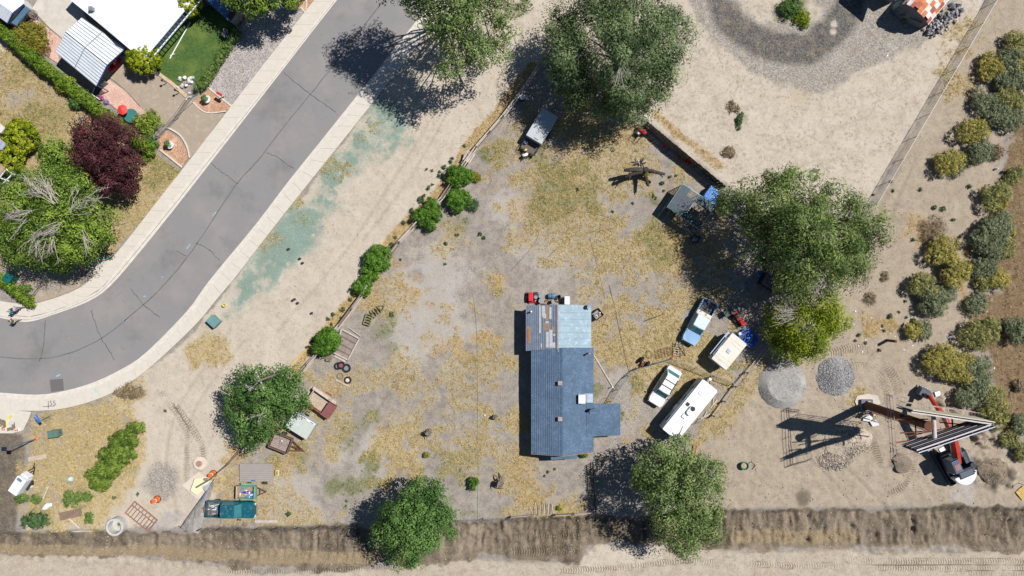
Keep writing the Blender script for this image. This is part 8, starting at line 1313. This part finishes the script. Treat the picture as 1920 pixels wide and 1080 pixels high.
ct = thing('cream_tarp', 'stiff cream sheet on a pale pad, fallen beside the traffic barrel', 'tarp', 372, 910, 0); b = ct.location; MB().slab(up([GV(*p, .06) - b for p in [(341, 910), (372, 885), (400, 905), (376, 936), (366, 932)]]), .06).build('pad', mat('pad_sand', (214, 202, 186), .9, .06, 2), ct); MB().slab(up([GV(*p, z_) - b for p, z_ in zip([(365, 898), (384, 893), (396, 897), (388, 912), (369, 929), (357, 920)], [.5, .6, .5, .3, .35, .5])]), .05).build('sheet', mat('cream_sheet', (240, 226, 184), .7, .05, 2), ct); beam(MB(), GV(368, 914, .8) - b, GV(397, 897, .9) - b, .16, .08).build('batten', mat('olive_batten', (104, 108, 84), .8, .1, 3), ct)
gp = thing('scrap_bundle', 'silvery panel and straps caught in the wire fence by the cream sheet', 'scrap', 394, 912, 0, .8); MB().box((0, .2, .4), (1.0, .6, .05), ry=.15).build('panel', mat('silver_panel', (180, 186, 194), .45, .1, 2, metal=.3), gp); MB().box((-.7, -.3, .3), (.9, .22, .1)).build('strap', mat('strap_orange', (220, 160, 80), .7, .2, 6), gp); MB().box((.5, .9, .5), (.5, .4, .06)).build('panel', GREYM, gp); MB().tube([(-1.7, -.5, .3), (-.6, -.2, .35)], .14, 8).build('roll', mat('blue_grey_roll', (110, 132, 160), .6, .15, 4), gp)
# fallen wire fabric
fb = thing('fallen_fence', 'fallen fence draped with torn grey fabric left of the teal pickup', 'fence', 366, 965, 0); b = fb.location; q = random.Random(11); rows = []
for i in range(12):
    u = i / 11; l_ = GV(400 - 62 * u, 902 + 86 * u); r_ = GV(403 - 29 * u, 903 + 97 * u); rows.append([(l_.lerp(r_, k / 5) - b) + Vector((0, 0, .12 + .5 * math.sin(3.14 * k / 5) * (1 - u * .6) + q.uniform(-.06, .06))) for k in range(6)])
mb = MB(); mb.add([p for r_ in rows for p in r_], [(i * 6 + k, i * 6 + k + 1, i * 6 + 7 + k, i * 6 + 6 + k) for i in range(11) for k in range(5)]); o = mb.build('fabric', mat('torn_fabric', (150, 146, 140), .9, .15, 2, dirt=(196, 186, 170), dirt_amt=.5), fb); o.modifiers.new('th', 'SOLIDIFY').thickness = .015
beam(MB(), GV(402, 898, .2) - b, GV(338, 990, .2) - b, .06, .06).build('rail', DKM, fb)
for i in range(6): a = GV(340 + i * 7, 988 + (i % 3) * 3) - b; MB().tube([a + Vector((0, 0, .1)), a + Vector((q.uniform(-.5, .5), q.uniform(-.5, .4), .15))], .05, 5).build('stick', OLDW, fb)
simple('rust_disc', 'rusty round pot lid on bare ground beneath the teal pickup', 'lid', 460, 983, mat('disc_rust', (140, 118, 104), .8, .2, 5), lambda m: m.lathe([(.3, 0), (.3, .1), (.2, .14), (.02, .14)], (0, 0, 0), 16)); tag(MB().box((0, 0, .08), (2.6, .28, .08)).build('timber', GW[0]), 'pale timber lying on dry grass below the small green trailer', 'timber').location = GV(500, 977); simple('tray', 'dark grey scrap lump beside the drawbar of the green trailer', 'scrap', 497, 905, DKM, lambda m: m.blob((0, 0, .08), (.45, .2, .12), 3, .3))
tag(MB().tube([GV(a, b_) - GV(577, 655) + Vector((0, 0, .25)) for a, b_ in [(577, 655), (553, 676), (545, 686)]], .05, 6).build('barrier_tape', mat('tape_yellow', (244, 196, 50), .5, .08, 3)), 'yellow rod lying on orange straw left of the rail gate panel', 'rod').location = GV(577, 655)
# little things on the street verge and construction site
for i, (x, y) in enumerate([(542, 467), (563, 485), (568, 493), (550, 563), (559, 568), (585, 587), (553, 561)]): simple('stub_pipe', 'short dark capped pipe standing in the sandy verge', 'pipe', x, y, DKM, lambda m: m.lathe([(.13, 0), (.13, .3), (.08, .32), (.02, .3)], (0, 0, 0), 12), 0, 0, 'capped pipes standing in the verge')
gb = thing('bucket', 'green bucket standing on bare ground between the olive tree and the sign shadow', 'bucket', 1394, 872, 0); GB = mat('bucket_green', (20, 130, 104), .5, .1, 3); MB().lathe([(.38, 0), (.46, .5), (.40, .5), (.33, .1), (.02, .08)], (0, 0, 0), 20).build('body', GB, gb); MB().lathe([(.33, .3), (.02, .34)], (0, 0, 0), 12).build('filling', mat('sand_fill', (180, 160, 130), .9, .1, 4), gb)
tag(MB().tube([(GV(a, b_) - GV(1402, 870)) + Vector((0, 0, .05)) for a, b_ in smoothline([(1402, 870), (1408, 866), (1414, 872), (1410, 880), (1418, 870)], 4)], .025, 5).build('hose', DKM), 'dark cord trailing from the green bucket', 'cord').location = GV(1402, 870); simple('yellow_tool', 'short yellow handle at the end of the dark cord by the green bucket', 'tool', 1418, 869, mat('tool_yellow', (226, 200, 60), .5, .1, 3), lambda m: m.box((0, 0, .06), (.4, .08, .08)), .4)
pa = thing('pallet', 'yellowish wooden pallet at the lower right edge of the frame', 'pallet', 1916, 924, 0, yaw(14, 17)); PLT = mat('pallet_wood', (222, 186, 112), .85, .15, 4)
for i in range(8): MB().box((-.55 + i * .157, 0, .16), (.11, 1.1, .025)).build('slat', PLT, pa)
for y in (-.5, 0, .5): MB().box((0, y, .08), (1.25, .09, .12)).build('runner', PLT, pa)
CNE = mat('bright_orange_net', (236, 92, 56), .7, .15, 5); tag(MB().tube([GV(a, b_) - GV(1304, 833) + Vector((0, 0, .5)) for a, b_ in [(1304, 833), (1302, 846), (1298, 862)]], .09, 5).build('orange_net', CNE), 'strip of orange netting on stakes between the long camper and the olive tree', 'netting').location = GV(1304, 833)
for i, (x, y, r_) in enumerate([(1322, 780, .5), (1306, 793, .3), (1338, 757, .9), (1285, 820, .2)]): simple('grey_debris', 'grey weathered plank scrap lying behind the long white camper', 'scrap', x, y, GW[i % 2], lambda m: m.box((0, 0, .06), (1.2, .14, .06)).box((.1, .2, .1), (.7, .1, .05), rz=.6), r_, 0, 'plank scraps behind the camper')
q = random.Random(21)
for i in range(30):
    x, y = (q.uniform(1600, 1740), q.uniform(575, 665)) if i < 20 else (q.uniform(1680, 1900), q.uniform(420, 760)); simple('litter', 'small white scrap of litter on the bare strip', 'litter', x, y, WHT, lambda m: m.box((0, 0, .04), (q.uniform(.08, .2), q.uniform(.06, .14), .03), rz=q.random() * 3), 0, 0, 'litter on the bare strip')
tag(MB().box((0, 0, .05), (.5, .12, .05), rz=.9).build('blue_wrapper', jm[0]), 'small blue wrapper on the sandy clearing between rabbitbrush', 'wrapper').location = GV(1778, 631); simple('white_jug', 'white jug beside the brown field edge among the rabbitbrush', 'jug', 1866, 317, WHT, lambda m: m.lathe([(.12, 0), (.13, .3), (.05, .42), (.05, .48)], (0, 0, 0), 10))
for i, (a, lab, m_, r_) in enumerate([([(1142, 535), (1152, 575), (1163, 625), (1172, 670), (1180, 698)], 'long thin dark line trailing from the yard past the house to the bent chain-link fence', WIRED, .02), ([(887, 550), (893, 600), (896, 680), (896, 760), (897, 860), (896, 980)], 'long pale green hose lying straight down the middle of the lot', mat('pale_green_hose', (168, 186, 150), .6, .15, 4), .016), ([(960, 505), (985, 478), (1005, 452), (1012, 430)], 'thin grey cable curving over the bare ground, left-hand one', WIRED, .012), ([(1025, 485), (1040, 470), (1055, 462)], 'short thin cable over the bare ground', WIRED, .012), ([(1085, 395), (1120, 402), (1150, 412), (1155, 425), (1130, 432), (1105, 436)], 'thin dark cable looping through dry grass above the dark damp spot', WIRED, .012), ([(1105, 445), (1115, 480), (1125, 520), (1134, 560)], 'thin cable running from the damp spot towards the house', WIRED, .012)]):  # first tube follows a thin dark line across the yard
    p = [GV(*k) for k in smoothline(a, 5)]; o = p[0].copy(); tag(MB().tube([k - o + Vector((0, 0, .06)) for k in p], r_, 4).build('cable' if i != 1 else 'hose', m_), lab, 'cable' if i != 1 else 'hose').location = o
